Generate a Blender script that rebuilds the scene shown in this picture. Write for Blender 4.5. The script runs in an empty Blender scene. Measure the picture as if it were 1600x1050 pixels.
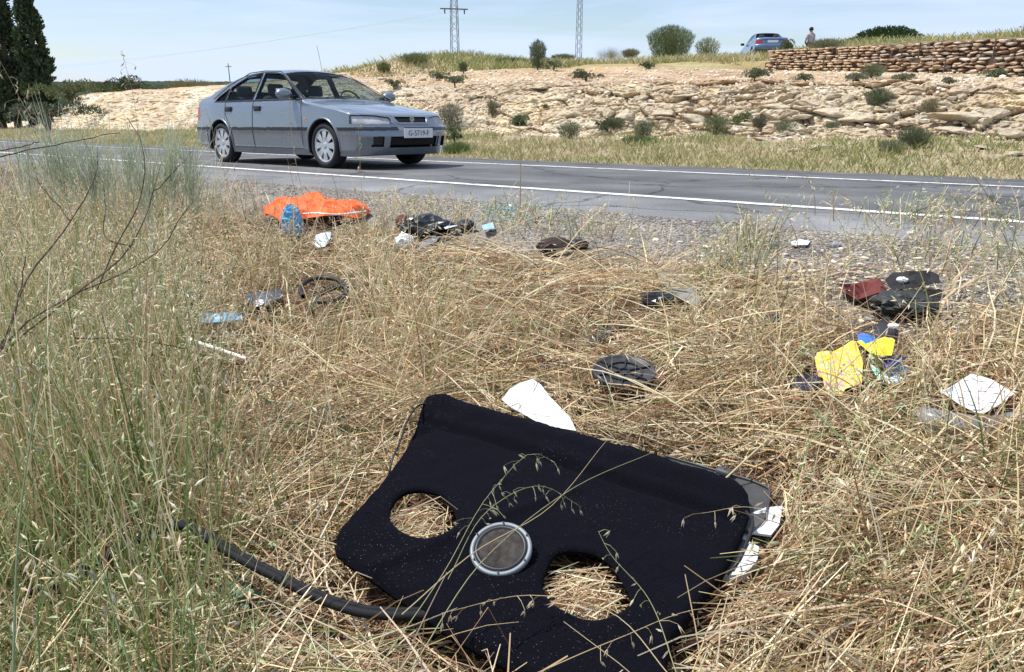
import bpy, bmesh, math, random
import numpy as np
from mathutils import Vector, Matrix
from mathutils.geometry import delaunay_2d_cdt

# ------------------------------------------------------------------ camera, sky, sun, exposure
SC = bpy.context.scene
COL = SC.collection
FPX, PITCH, CAMZ = 1200.0, math.radians(17.89), 1.132
cam_d = bpy.data.cameras.new('camera'); cam = bpy.data.objects.new('camera', cam_d); COL.objects.link(cam)
cam_d.sensor_width = 36.0; cam_d.lens = 36.0 * FPX / 1600.0
cam_d.clip_start = 0.05; cam_d.clip_end = 6000
cam.location = (0, 0, CAMZ); cam.rotation_euler = (math.radians(90) - PITCH, 0, 0)
SC.camera = cam
SUN_EL, SUN_AZ = 63.0, -80.0      # azimuth: degrees clockwise from +Y (the view direction); negative = left
W = bpy.data.worlds.new('World'); SC.world = W; W.use_nodes = True
wn, wl = W.node_tree.nodes, W.node_tree.links
wn.clear()
out = wn.new('ShaderNodeOutputWorld'); bg = wn.new('ShaderNodeBackground'); sky = wn.new('ShaderNodeTexSky')
sky.sky_type = 'NISHITA'; sky.sun_disc = False
sky.sun_elevation = math.radians(SUN_EL); sky.sun_rotation = math.radians(SUN_AZ)
sky.air_density = 1.0; sky.dust_density = 0.3; sky.ozone_density = 3.0; sky.altitude = 300
bg.inputs['Strength'].default_value = 0.10
tc = wn.new('ShaderNodeTexCoord'); mp = wn.new('ShaderNodeMapping'); mp.inputs['Scale'].default_value = (1.2, 1.2, 13.0)
mp.inputs['Rotation'].default_value = (0.0, 0.10, 0.0)
nz = wn.new('ShaderNodeTexNoise'); nz.inputs['Scale'].default_value = 2.4; nz.inputs['Detail'].default_value = 9; nz.inputs['Roughness'].default_value = 0.55
nz.inputs['Distortion'].default_value = 0.5
rp = wn.new('ShaderNodeValToRGB'); rp.color_ramp.elements[0].position = 0.40; rp.color_ramp.elements[0].color = (0.22, 0.22, 0.22, 1)
rp.color_ramp.elements[1].position = 0.66; rp.color_ramp.elements[1].color = (0.92, 0.92, 0.92, 1)
mx = wn.new('ShaderNodeMixRGB'); mx.inputs['Color2'].default_value = (5.9, 7.0, 9.3, 1)
wl.new(tc.outputs['Generated'], mp.inputs['Vector']); wl.new(mp.outputs['Vector'], nz.inputs['Vector'])
wl.new(nz.outputs['Fac'], rp.inputs['Fac']); wl.new(rp.outputs['Color'], mx.inputs['Fac'])
wl.new(sky.outputs['Color'], mx.inputs['Color1']); wl.new(mx.outputs['Color'], bg.inputs['Color']); wl.new(bg.outputs['Background'], out.inputs['Surface'])
sun_d = bpy.data.lights.new('sun', 'SUN'); sun = bpy.data.objects.new('sun', sun_d); COL.objects.link(sun)
sun_d.energy = 4.6; sun_d.angle = math.radians(0.5); sun_d.color = (1.0, 0.955, 0.88)
_e, _a = math.radians(SUN_EL), math.radians(SUN_AZ)
_S = Vector((math.cos(_e) * math.sin(_a), math.cos(_e) * math.cos(_a), math.sin(_e)))
sun.rotation_euler = (-_S).to_track_quat('-Z', 'Y').to_euler()
SC.view_settings.view_transform = 'Standard'; SC.view_settings.look = 'None'; SC.view_settings.gamma = 1
SC.view_settings.exposure = 0.34
SC.render.resolution_x = 1024; SC.render.resolution_y = 672
SC.render.engine = 'CYCLES'
SC.cycles.max_bounces = 6; SC.cycles.diffuse_bounces = 3; SC.cycles.transparent_max_bounces = 12

RNG = np.random.default_rng(7)
random.seed(7)

# ------------------------------------------------------------------ numpy noise
def _hash(ix, iy, iz, s):
    h = (ix.astype(np.int64) * 374761393 + iy.astype(np.int64) * 668265263 + iz.astype(np.int64) * 2147483647 + s * 1274126177) & 0xffffffff
    h = ((h ^ (h >> 13)) * 1274126177) & 0xffffffff
    h = (h ^ (h >> 16)) & 0xffffffff
    h = (h * 2246822519) & 0xffffffff
    return ((h ^ (h >> 15)) & 0xffffff) / float(0xffffff)
def vnoise(x, y, z=0, s=0):
    x, y, z = np.broadcast_arrays(np.asarray(x, float), np.asarray(y, float), np.asarray(z, float))
    ix, iy, iz = np.floor(x), np.floor(y), np.floor(z)
    fx, fy, fz = x - ix, y - iy, z - iz
    fx, fy, fz = [q * q * (3 - 2 * q) for q in (fx, fy, fz)]
    r = 0
    for dx in (0, 1):
        for dy in (0, 1):
            for dz in (0, 1):
                w = (fx if dx else 1 - fx) * (fy if dy else 1 - fy) * (fz if dz else 1 - fz)
                r = r + w * _hash(ix + dx, iy + dy, iz + dz, s)
    return r * 2 - 1
def fbm(x, y, z=0, s=0, o=4):
    r, a, f = 0, 1.0, 1.0
    for k in range(o):
        r = r + a * vnoise(np.asarray(x) * f, np.asarray(y) * f, np.asarray(z) * f, s + k * 17); a *= .5; f *= 2.03
    return r / 1.9
def worley(x, y, z, s=0):
    x, y, z = np.broadcast_arrays(np.asarray(x, float), np.asarray(y, float), np.asarray(z, float))
    ix, iy, iz = np.floor(x), np.floor(y), np.floor(z)
    f1 = np.full(x.shape, 9.); f2 = np.full(x.shape, 9.); cid = np.zeros(x.shape)
    for dx in (-1, 0, 1):
        for dy in (-1, 0, 1):
            for dz in (-1, 0, 1):
                a, b, c = ix + dx, iy + dy, iz + dz
                px = a + _hash(a, b, c, s + 1); py = b + _hash(a, b, c, s + 2); pz = c + _hash(a, b, c, s + 3)
                d = np.sqrt((px - x) ** 2 + (py - y) ** 2 + (pz - z) ** 2)
                n = d < f1
                f2 = np.where(n, f1, np.minimum(f2, d)); cid = np.where(n, _hash(a, b, c, s + 4), cid); f1 = np.where(n, d, f1)
    return f1, f2, cid
def sstep(a, b, x):
    t = np.clip((np.asarray(x, float) - a) / (b - a), 0, 1); return t * t * (3 - 2 * t)

# ------------------------------------------------------------------ the lie of the land
# road frame: origin under the moving car, u along its heading, v across (away from the photographer)
RO = np.array([-3.1, 12.4]); RF = np.array([.7552, -.6555]); RL = np.array([.6555, .7552])
BEND = 340.0
def uv_of(x, y):
    x = np.asarray(x, float); y = np.asarray(y, float)
    u = (x - RO[0]) * RF[0] + (y - RO[1]) * RF[1]; v = (x - RO[0]) * RL[0] + (y - RO[1]) * RL[1]
    return u, v - np.where(u < -6, (u + 6) ** 2 / (2 * BEND), 0)
def xy_of(u, v):
    u = np.asarray(u, float); v = np.asarray(v, float)
    v = v + np.where(u < -6, (u + 6) ** 2 / (2 * BEND), 0)
    return RO[0] + RF[0] * u + RL[0] * v, RO[1] + RF[1] * u + RL[1] * v
def plane(x, y):
    return -(.0431 * (np.asarray(y) - 12.4) - .0006 * (np.asarray(x) + 3.1))
KU = np.array([-220., -90, -62, -52, -45, -33, -26, -22, -18, -10, -2, 7, 30])
KV = np.array([12., 16, 20, 25, 32, 45, 80, 200])
KZ = np.array([
 [-5.0, -5.0, -5.0, -4.8, -4.5, -3.5, -1.0, 0.0],
 [-2.4, -2.2, -2.0, -1.8, -1.5, -1.0, 0.2, 1.0],
 [-1.6, -1.4, -1.2, -1.0, -0.7, -0.3, 0.4, 1.0],
 [-0.6, -0.4, -0.2, 0.0, 0.2, 0.4, 0.7, 1.0],
 [0.75, 0.9, 1.1, 1.2, 1.2, 1.2, 1.2, 1.0],
 [1.00, 1.25, 1.4, 1.5, 1.5, 1.5, 1.4, 1.0],
 [1.10, 1.45, 1.95, 2.25, 2.1, 1.9, 1.6, 1.0],
 [1.15, 1.6, 2.35, 2.85, 2.5, 2.2, 2.0, 1.0],
 [1.18, 1.5, 1.85, 2.2, 2.35, 2.25, 2.0, 1.0],
 [1.22, 1.5, 1.85, 2.15, 2.45, 2.5, 2.2, 1.0],
 [1.22, 1.5, 1.78, 2.1, 2.5, 2.9, 2.6, 1.0],
 [1.20, 1.32, 1.5, 1.7, 2.0, 2.6, 2.6, 1.0],
 [1.20, 1.32, 1.5, 1.6, 1.8, 2.4, 2.6, 1.0]])
WALL0 = np.array([15.75, 20.0]); WALL1 = np.array([10.95, 34.5])      # gabion wall, near end and far end
WD = (WALL1 - WALL0); WLEN = float(np.hypot(*WD)); WD = WD / WLEN; WN = np.array([-WD[1], WD[0]])  # WN points towards the road side
def wall_top(s): return 2.46 + (2.66 - 2.46) * np.clip(s / WLEN, -.3, 1.1)
def wall_base(s): return 1.36 + (1.82 - 1.36) * np.clip(s / WLEN, -.3, 1.1)
def ktab(u, v):
    iu = np.clip(np.searchsorted(KU, u) - 1, 0, len(KU) - 2); iv = np.clip(np.searchsorted(KV, v) - 1, 0, len(KV) - 2)
    fu = np.clip((u - KU[iu]) / (KU[iu + 1] - KU[iu]), 0, 1); fv = np.clip((v - KV[iv]) / (KV[iv + 1] - KV[iv]), 0, 1)
    fu = fu * fu * (3 - 2 * fu)
    a = KZ[iu, iv] * (1 - fu) + KZ[iu + 1, iv] * fu; b = KZ[iu, iv + 1] * (1 - fu) + KZ[iu + 1, iv + 1] * fu
    return a * (1 - fv) + b * fv
V_NEAR_EDGE, V_FAR_EDGE = -2.85, 4.6
def terrain(x, y, rough=True):
    x = np.asarray(x, float); y = np.asarray(y, float)
    u, v = uv_of(x, y); p = plane(x, y)
    s = -v
    near = p - .06 * sstep(2.75, 3.2, s) - .47 * sstep(3.3, 6.3, s)
    if rough:
        near = near + sstep(3.0, 4.5, s) * (.035 * fbm(x * 1.3, y * 1.3, 0, 3) + .012 * fbm(x * 6, y * 6, 0, 5))
    crown = -.10 * sstep(1.5, 4.6, v)
    far9 = p - .12 + .40 * sstep(4.8, 9.0, v)
    if rough: far9 = far9 + sstep(4.8, 6, v) * .06 * fbm(x * .8, y * .8, 0, 9)
    top = ktab(u, np.maximum(v, 12.0))
    if rough: top = top + .12 * fbm(x * .45, y * .45, 0, 21) + .05 * fbm(x * 2, y * 2, 0, 22)
    f = np.clip((v - 9.0) / 3.0, 0, 1); f = .25 * f + .75 * sstep(0, 1, f)
    bank = far9 + (top - far9) * f
    z = np.where(v < V_FAR_EDGE + .1, near + crown, far9)
    z = np.where(v > 9.0, bank, z)
    q = np.stack([x - WALL0[0], y - WALL0[1]], -1)
    sw = q @ WD; dw = q @ WN
    behind = (dw < -.45) & (sw > -9) & (v > 12)
    wt = wall_top(sw) + .05 + np.clip(-dw - .5, 0, 6) * .03
    fade = sstep(WLEN + 6, WLEN - .3, sw) * np.where(sw < WLEN - .3, 1, sstep(0, -4, dw))
    z = np.where(behind, z + np.maximum(wt - z, 0) * fade, z)
    fr = (dw >= -.45) & (dw < 6) & (sw > -9) & (sw < WLEN + 5) & (v > 12)
    z = np.where(fr, z + np.minimum(wall_base(sw) - .01 * dw + .04 - z, 0) * sstep(6, 3, dw) * sstep(WLEN + 5, WLEN, sw), z)
    return z
def ray(px, py):
    a = (525 - py) / FPX; c, s = math.cos(PITCH), math.sin(PITCH)
    return np.array([(px - 800) / FPX, c + a * s, -s + a * c])
def at(px, py, Y):
    d = ray(px, py); t = Y / d[1]; return np.array([0, 0, CAMZ]) + d * t
def on(px, py, lift=0.0, tmin=0.8):
    d = ray(px, py); t = tmin * np.exp(np.linspace(0, math.log(260 / tmin), 5000))
    P = np.array([0, 0, CAMZ]) + d[None] * t[:, None]
    h = terrain(P[:, 0], P[:, 1], False) + lift
    k = np.argmax(P[:, 2] < h)
    return P[k] if P[k, 2] < h[k] else P[-1]
def onz(px, py, z):
    d = ray(px, py); t = (z - CAMZ) / d[2]; return np.array([0, 0, CAMZ]) + d * t

# ------------------------------------------------------------------ object helpers
def tag(o, label=None, cat=None, group=None, kind=None):
    if label: o['label'] = label
    if cat: o['category'] = cat
    if group: o['group'] = group
    if kind: o['kind'] = kind
    return o
def empty(name, loc=(0, 0, 0), rz=0.0, label=None, cat=None, group=None):
    o = bpy.data.objects.new(name, None); COL.objects.link(o); o.location = loc; o.rotation_euler = (0, 0, rz); o.empty_display_size = .1
    return tag(o, label, cat, group)
def link(name, me, parent=None, loc=None, rot=None):
    o = bpy.data.objects.new(name, me); COL.objects.link(o)
    if parent is not None: o.parent = parent
    if loc is not None: o.location = loc
    if rot is not None: o.rotation_euler = rot
    return o
def mesh_np(name, V, F, mat=None, parent=None, col=None, smooth=False, mats=None, midx=None):
    """V (n,3); F (m,3|4) array or list of such arrays; col (n,3)."""
    me = bpy.data.meshes.new(name)
    Fs = [np.asarray(f) for f in (F if isinstance(F, list) else [F])]; Fs = [f for f in Fs if len(f)]
    V = np.ascontiguousarray(V, dtype=np.float32)
    me.vertices.add(len(V)); me.vertices.foreach_set('co', V.ravel())
    loops = np.concatenate([f.ravel() for f in Fs]).astype(np.int32)
    cnt = np.concatenate([np.full(len(f), f.shape[1]) for f in Fs]).astype(np.int32)
    me.loops.add(len(loops)); me.loops.foreach_set('vertex_index', loops)
    me.polygons.add(len(cnt)); st = np.concatenate([[0], np.cumsum(cnt)[:-1]]).astype(np.int32)
    me.polygons.foreach_set('loop_start', st)
    if midx is not None: me.polygons.foreach_set('material_index', np.asarray(midx, np.int32))
    me.update(calc_edges=True)
    me.polygons.foreach_set('use_smooth', np.full(len(cnt), bool(smooth)))
    if col is not None:
        a = me.color_attributes.new('Col', 'FLOAT_COLOR', 'POINT')
        c = np.ones((len(V), 4), np.float32); c[:, :3] = col; a.data.foreach_set('color', c.ravel())
    for m in (mats or ([mat] if mat else [])): me.materials.append(m)
    return link(name, me, parent)
def from_bm(name, bm, mat, parent=None, smooth=False, loc=None, rot=None):
    me = bpy.data.meshes.new(name); bm.normal_update(); bm.to_mesh(me); bm.free()
    if mat: me.materials.append(mat)
    if smooth:
        me.polygons.foreach_set('use_smooth', np.ones(len(me.polygons), bool))
    return link(name, me, parent, loc, rot)
def bm_box(bm, c, s, rot=None, bev=0):
    r = bmesh.ops.create_cube(bm, size=1.0)
    M = Matrix.Translation(c) @ (rot.to_4x4() if rot is not None else Matrix()) @ Matrix.Diagonal((*s, 1))
    bmesh.ops.transform(bm, matrix=M, verts=r['verts'])
    if bev > 0:
        es = list({e for v in r['verts'] for e in v.link_edges})
        bmesh.ops.bevel(bm, geom=es, offset=bev, segments=2, affect='EDGES', profile=.5)
def tube(pts, rad, seg=8, caps=True):
    pts = np.asarray(pts, float); n = len(pts); rad = np.broadcast_to(np.asarray(rad, float), (n,))
    T = np.gradient(pts, axis=0); T /= np.linalg.norm(T, axis=1)[:, None] + 1e-9
    ref = np.array([0, 0, 1.]) if abs(T[0, 2]) < .9 else np.array([1., 0, 0])
    N = np.cross(T[0], ref); N /= np.linalg.norm(N); V = []
    for i in range(n):
        N = N - T[i] * (N @ T[i]); N /= np.linalg.norm(N) + 1e-9; B = np.cross(T[i], N)
        a = np.linspace(0, 2 * np.pi, seg, endpoint=False)
        V.append(pts[i] + rad[i] * (np.cos(a)[:, None] * N + np.sin(a)[:, None] * B))
    V = np.concatenate(V); F = []
    for i in range(n - 1):
        for j in range(seg):
            k = (j + 1) % seg; F.append((i * seg + j, i * seg + k, (i + 1) * seg + k, (i + 1) * seg + j))
    return V, np.array(F)
def join(parts):
    Vs, Q, T, o = [], [], [], 0
    for V, F in parts:
        F = np.asarray(F)
        (Q if F.shape[1] == 4 else T).append(F + o); Vs.append(V); o += len(V)
    return np.concatenate(Vs), [np.concatenate(a) for a in (Q, T) if a]
def spline(P, n=40):
    P = np.asarray(P, float); d = np.r_[0, np.cumsum(np.linalg.norm(np.diff(P, axis=0), axis=1))]
    t = np.linspace(0, d[-1], n); M = np.gradient(P, d, axis=0)
    i = np.clip(np.searchsorted(d, t) - 1, 0, len(P) - 2); h = (d[i + 1] - d[i])[:, None]; s = ((t - d[i]) / (d[i + 1] - d[i]))[:, None]
    return ((2 * s**3 - 3 * s**2 + 1) * P[i] + (s**3 - 2 * s**2 + s) * h * M[i] + (-2 * s**3 + 3 * s**2) * P[i + 1] + (s**3 - s**2) * h * M[i + 1])
def lathe(prof, seg=32, axis='z'):
    prof = np.asarray(prof, float); n = len(prof); a = np.linspace(0, 2 * np.pi, seg, endpoint=False)
    V = np.stack([prof[:, None, 0] * np.cos(a), prof[:, None, 0] * np.sin(a), np.broadcast_to(prof[:, None, 1], (n, seg))], -1).reshape(-1, 3)
    i, j = np.meshgrid(np.arange(n - 1), np.arange(seg), indexing='ij'); k = (j + 1) % seg
    F = np.stack([i * seg + j, i * seg + k, (i + 1) * seg + k, (i + 1) * seg + j], -1).reshape(-1, 4)
    if axis == 'y': V = V[:, [0, 2, 1]]; F = F[:, ::-1]
    return V, F

# ------------------------------------------------------------------ materials
def new_mat(name):
    m = bpy.data.materials.new(name); m.use_nodes = True
    return m, m.node_tree.nodes, m.node_tree.links, m.node_tree.nodes['Principled BSDF']
def flat(name, c, rough=.6, metal=0., spec=.5, coat=0., var=0., vscale=8., c2=None, bump=0., bscale=40., sheen=0.):
    m, n, l, b = new_mat(name)
    b.inputs['Base Color'].default_value = (*c, 1); b.inputs['Roughness'].default_value = rough; b.inputs['Metallic'].default_value = metal
    b.inputs['Specular IOR Level'].default_value = spec; b.inputs['Coat Weight'].default_value = coat; b.inputs['Coat Roughness'].default_value = .05
    if sheen: b.inputs['Sheen Weight'].default_value = sheen
    if var or c2:
        t = n.new('ShaderNodeTexCoord'); z = n.new('ShaderNodeTexNoise'); z.inputs['Scale'].default_value = vscale; z.inputs['Detail'].default_value = 6
        z.inputs['Roughness'].default_value = .65
        r = n.new('ShaderNodeValToRGB'); r.color_ramp.elements[0].position = .35; r.color_ramp.elements[1].position = .68
        d = c2 or tuple(max(0, q * (1 - var)) for q in c); e = c if c2 else tuple(min(1, q * (1 + var)) for q in c)
        r.color_ramp.elements[0].color = (*d, 1); r.color_ramp.elements[1].color = (*e, 1)
        l.new(t.outputs['Object'], z.inputs['Vector']); l.new(z.outputs['Fac'], r.inputs['Fac']); l.new(r.outputs['Color'], b.inputs['Base Color'])
    if bump:
        t = n.new('ShaderNodeTexCoord'); z = n.new('ShaderNodeTexNoise'); z.inputs['Scale'].default_value = bscale; z.inputs['Detail'].default_value = 5
        q = n.new('ShaderNodeBump'); q.inputs['Strength'].default_value = min(1, bump); q.inputs['Distance'].default_value = .01
        l.new(t.outputs['Object'], z.inputs['Vector']); l.new(z.outputs['Fac'], q.inputs['Height']); l.new(q.outputs['Normal'], b.inputs['Normal'])
    return m
def leafmat(name, trans=.35, rough=.55, hue=None):
    """colour from the per-blade attribute; part of the light goes through"""
    m, n, l, b = new_mat(name)
    a = n.new('ShaderNodeAttribute'); a.attribute_name = 'Col'
    l.new(a.outputs['Color'], b.inputs['Base Color']); b.inputs['Roughness'].default_value = rough; b.inputs['Specular IOR Level'].default_value = .35
    t = n.new('ShaderNodeBsdfTranslucent'); l.new(a.outputs['Color'], t.inputs['Color'])
    x = n.new('ShaderNodeMixShader'); x.inputs['Fac'].default_value = trans
    l.new(b.outputs['BSDF'], x.inputs[1]); l.new(t.outputs['BSDF'], x.inputs[2]); l.new(x.outputs['Shader'], n['Material Output'].inputs['Surface'])
    return m
def ramp_mat(name, stops, scale=4., rough=.9, coord='Object', detail=8, bump=.6, bscale=30., bdist=.02, attr=None, wscale=0.):
    m, n, l, b = new_mat(name); b.inputs['Roughness'].default_value = rough; b.inputs['Specular IOR Level'].default_value = .2
    t = n.new('ShaderNodeTexCoord'); z = n.new('ShaderNodeTexNoise'); z.inputs['Scale'].default_value = scale; z.inputs['Detail'].default_value = detail; z.inputs['Roughness'].default_value = .68
    r = n.new('ShaderNodeValToRGB'); e = r.color_ramp.elements
    e[0].position, e[0].color = stops[0][0], (*stops[0][1], 1); e[1].position, e[1].color = stops[-1][0], (*stops[-1][1], 1)
    for p, c in stops[1:-1]:
        q = e.new(p); q.color = (*c, 1)
    l.new(t.outputs[coord], z.inputs['Vector']); l.new(z.outputs['Fac'], r.inputs['Fac'])
    last = r.outputs['Color']
    if attr:
        a = n.new('ShaderNodeAttribute'); a.attribute_name = attr; k = n.new('ShaderNodeMixRGB'); k.blend_type = 'MULTIPLY'; k.inputs['Fac'].default_value = 1
        l.new(last, k.inputs['Color1']); l.new(a.outputs['Color'], k.inputs['Color2']); last = k.outputs['Color']
    l.new(last, b.inputs['Base Color'])
    z2 = n.new('ShaderNodeTexNoise'); z2.inputs['Scale'].default_value = bscale; z2.inputs['Detail'].default_value = 8; z2.inputs['Roughness'].default_value = .7
    q = n.new('ShaderNodeBump'); q.inputs['Strength'].default_value = bump; q.inputs['Distance'].default_value = bdist
    l.new(t.outputs[coord], z2.inputs['Vector']); l.new(z2.outputs['Fac'], q.inputs['Height']); l.new(q.outputs['Normal'], b.inputs['Normal'])
    return m
M_LEAF = leafmat('dry_stem_material', .30, .5)
M_GREEN = leafmat('green_leaf_material', .35, .55)
M_BUSH = leafmat('shrub_leaf_material', .25, .6)
M_BARK = flat('bark', (.12, .085, .06), .9, var=.5, vscale=20, bump=.8, bscale=60)
# ------------------------------------------------------------------ ground, road, bank, hills
def grid_mesh(name, us, vs, mat, zf, dispf=None, colf=None, smooth=True):
    U, Vv = np.meshgrid(us, vs, indexing='ij'); x, y = xy_of(U, Vv); z = zf(x, y)
    P = np.stack([x, y, z], -1)
    if dispf: P = dispf(P, U, Vv)
    n, m = U.shape; i, j = np.meshgrid(np.arange(n - 1), np.arange(m - 1), indexing='ij'); k = i * m + j
    F = np.stack([k, k + m, k + m + 1, k + 1], -1).reshape(-1, 4)
    c = colf(P, U, Vv).reshape(-1, 3) if colf else None
    return mesh_np(name, P.reshape(-1, 3), F, mat, col=c, smooth=smooth)
def uspace(a, b, fine_lo, fine_hi, d):
    mid = np.arange(fine_lo, fine_hi + d / 2, d)
    lo = fine_lo - np.cumsum(d * 1.12 ** np.arange(1, 200)); lo = lo[lo > a][::-1]
    hi = fine_hi + np.cumsum(d * 1.12 ** np.arange(1, 200)); hi = hi[hi < b]
    return np.r_[a, lo, mid, hi, b]
M_SOIL = ramp_mat('verge_soil', [(.3, (.11, .075, .05)), (.5, (.22, .16, .11)), (.7, (.36, .29, .21))], 9, .95, bump=.9, bscale=60, bdist=.01)
def gravel_mat():
    m, n, l, b = new_mat('gravel_shoulder'); b.inputs['Roughness'].default_value = .9
    t = n.new('ShaderNodeTexCoord'); v = n.new('ShaderNodeTexVoronoi'); v.inputs['Scale'].default_value = 80; v.feature = 'F1'
    s = n.new('ShaderNodeSeparateColor'); r = n.new('ShaderNodeValToRGB'); e = r.color_ramp.elements
    e[0].position = .1; e[0].color = (.09, .082, .076, 1); e[1].position = .95; e[1].color = (.42, .40, .37, 1); q = e.new(.5); q.color = (.20, .185, .165, 1)
    z = n.new('ShaderNodeTexNoise'); z.inputs['Scale'].default_value = 2.2; z.inputs['Detail'].default_value = 8
    k = n.new('ShaderNodeMixRGB'); k.blend_type = 'MULTIPLY'; k.inputs['Fac'].default_value = .6
    r2 = n.new('ShaderNodeValToRGB'); r2.color_ramp.elements[0].color = (.5, .47, .45, 1); r2.color_ramp.elements[0].position = .35; r2.color_ramp.elements[1].color = (1.25, 1.15, 1.0, 1); r2.color_ramp.elements[1].position = .65
    bp = n.new('ShaderNodeBump'); bp.inputs['Strength'].default_value = 1; bp.inputs['Distance'].default_value = .012; bp.invert = True
    l.new(t.outputs['Object'], v.inputs['Vector']); l.new(v.outputs['Color'], s.inputs['Color']); l.new(s.outputs['Red'], r.inputs['Fac'])
    l.new(t.outputs['Object'], z.inputs['Vector']); l.new(z.outputs['Fac'], r2.inputs['Fac']); l.new(r.outputs['Color'], k.inputs['Color1']); l.new(r2.outputs['Color'], k.inputs['Color2'])
    l.new(k.outputs['Color'], b.inputs['Base Color']); l.new(v.outputs['Distance'], bp.inputs['Height']); l.new(bp.outputs['Normal'], b.inputs['Normal'])
    return m
M_GRAVEL = gravel_mat()
def verge_mat():
    """gravel by the road, soil further down; mask stored per vertex"""
    m = M_GRAVEL.copy(); m.name = 'verge_ground'; n, l = m.node_tree.nodes, m.node_tree.links; b = n['Principled BSDF']
    src = b.inputs['Base Color'].links[0].from_socket
    t = [q for q in n if q.type == 'TEX_COORD'][0]
    z = n.new('ShaderNodeTexNoise'); z.inputs['Scale'].default_value = 12; z.inputs['Detail'].default_value = 8; z.inputs['Roughness'].default_value = .7
    r = n.new('ShaderNodeValToRGB'); e = r.color_ramp.elements; e[0].position = .32; e[0].color = (.055, .035, .024, 1); e[1].position = .7; e[1].color = (.26, .20, .135, 1); q = e.new(.5); q.color = (.13, .09, .06, 1)
    a = n.new('ShaderNodeAttribute'); a.attribute_name = 'Col'; k = n.new('ShaderNodeMixRGB')
    l.new(t.outputs['Object'], z.inputs['Vector']); l.new(z.outputs['Fac'], r.inputs['Fac']); l.new(a.outputs['Fac'], k.inputs['Fac'])
    l.new(r.outputs['Color'], k.inputs['Color1']); l.new(src, k.inputs['Color2']); l.new(k.outputs['Color'], b.inputs['Base Color'])
    return m
def bare_mask(x, y):
    """1 = bare gravelly ground, 0 = grass-covered"""
    u, v = uv_of(x, y); s = -v
    edge = 3.75 + .22 * sstep(2, 7, u) + .25 * fbm(u * .7, 0 * u, 0, 41) - .45 * sstep(3.5, -3, u)
    a = 1 - sstep(-.25, .35, s - edge + .3 * fbm(x * 2.5, y * 2.5, 0, 43))
    # worn patch right of centre, below the shoulder
    c = np.array([1.55, 3.15]); d = np.hypot((x - c[0]) / .55, (y - c[1]) / .7)
    return np.clip(np.maximum(a, .75 * (1 - sstep(.5, 1.15, d + .3 * fbm(x * 4, y * 4, 0, 44)))), 0, 1)
ground = grid_mesh('ground', uspace(-400, 60, -9, 13, .05), np.r_[-60, -30, -18, -12, np.arange(-9, -2.75, .05)], verge_mat(),
    lambda x, y: terrain(x, y), colf=lambda P, U, V: np.repeat(bare_mask(P[..., 0], P[..., 1])[..., None], 3, -1))
tag(ground, kind='structure')
# asphalt: pale, worn, with a lighter wheel-polished band and tar patches
def asphalt():
    m, n, l, b = new_mat('asphalt'); b.inputs['Roughness'].default_value = .82; b.inputs['Specular IOR Level'].default_value = .3
    t = n.new('ShaderNodeTexCoord'); z = n.new('ShaderNodeTexNoise'); z.inputs['Scale'].default_value = 1.1; z.inputs['Detail'].default_value = 6
    g = n.new('ShaderNodeTexNoise'); g.inputs['Scale'].default_value = 130; g.inputs['Detail'].default_value = 3
    a = n.new('ShaderNodeAttribute'); a.attribute_name = 'Col'
    r = n.new('ShaderNodeValToRGB'); e = r.color_ramp.elements; e[0].position = .3; e[0].color = (.072, .073, .076, 1); e[1].position = .7; e[1].color = (.135, .134, .136, 1)
    r2 = n.new('ShaderNodeValToRGB'); e = r2.color_ramp.elements; e[0].position = .3; e[0].color = (.55, .55, .55, 1); e[1].position = .72; e[1].color = (1.5, 1.5, 1.5, 1)
    k = n.new('ShaderNodeMixRGB'); k.blend_type = 'MULTIPLY'; k.inputs['Fac'].default_value = .9
    k2 = n.new('ShaderNodeMixRGB'); k2.blend_type = 'MULTIPLY'; k2.inputs['Fac'].default_value = 1
    bp = n.new('ShaderNodeBump'); bp.inputs['Strength'].default_value = .5; bp.inputs['Distance'].default_value = .004
    l.new(t.outputs['Object'], z.inputs['Vector']); l.new(t.outputs['Object'], g.inputs['Vector']); l.new(z.outputs['Fac'], r.inputs['Fac']); l.new(g.outputs['Fac'], r2.inputs['Fac'])
    l.new(r.outputs['Color'], k.inputs['Color1']); l.new(r2.outputs['Color'], k.inputs['Color2']); l.new(k.outputs['Color'], k2.inputs['Color1']); l.new(a.outputs['Color'], k2.inputs['Color2'])
    nd = n.new('ShaderNodeTexNoise'); nd.inputs['Scale'].default_value = 1.6; nd.inputs['Detail'].default_value = 6; md = n.new('ShaderNodeMixRGB'); md.inputs['Fac'].default_value = .35; vc = n.new('ShaderNodeTexVoronoi'); vc.feature = 'DISTANCE_TO_EDGE'; vc.inputs['Scale'].default_value = .75
    rc = n.new('ShaderNodeValToRGB'); e = rc.color_ramp.elements; e[0].position = .003; e[0].color = (.35, .35, .36, 1); e[1].position = .014; e[1].color = (1, 1, 1, 1); k3 = n.new('ShaderNodeMixRGB'); k3.blend_type = 'MULTIPLY'; k3.inputs['Fac'].default_value = .9
    l.new(t.outputs['Object'], nd.inputs['Vector']); l.new(t.outputs['Object'], md.inputs['Color1']); l.new(nd.outputs['Color'], md.inputs['Color2']); l.new(md.outputs['Color'], vc.inputs['Vector']); l.new(vc.outputs['Distance'], rc.inputs['Fac']); l.new(k2.outputs['Color'], k3.inputs['Color1']); l.new(rc.outputs['Color'], k3.inputs['Color2'])
    l.new(k3.outputs['Color'], b.inputs['Base Color']); l.new(g.outputs['Fac'], bp.inputs['Height']); l.new(bp.outputs['Normal'], b.inputs['Normal'])
    return m
def road_edge(u): return V_NEAR_EDGE + .05 * fbm(u * 1.5, 0 * u, 0, 51) + .03 * fbm(u * 7, 0 * u, 0, 52)
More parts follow.
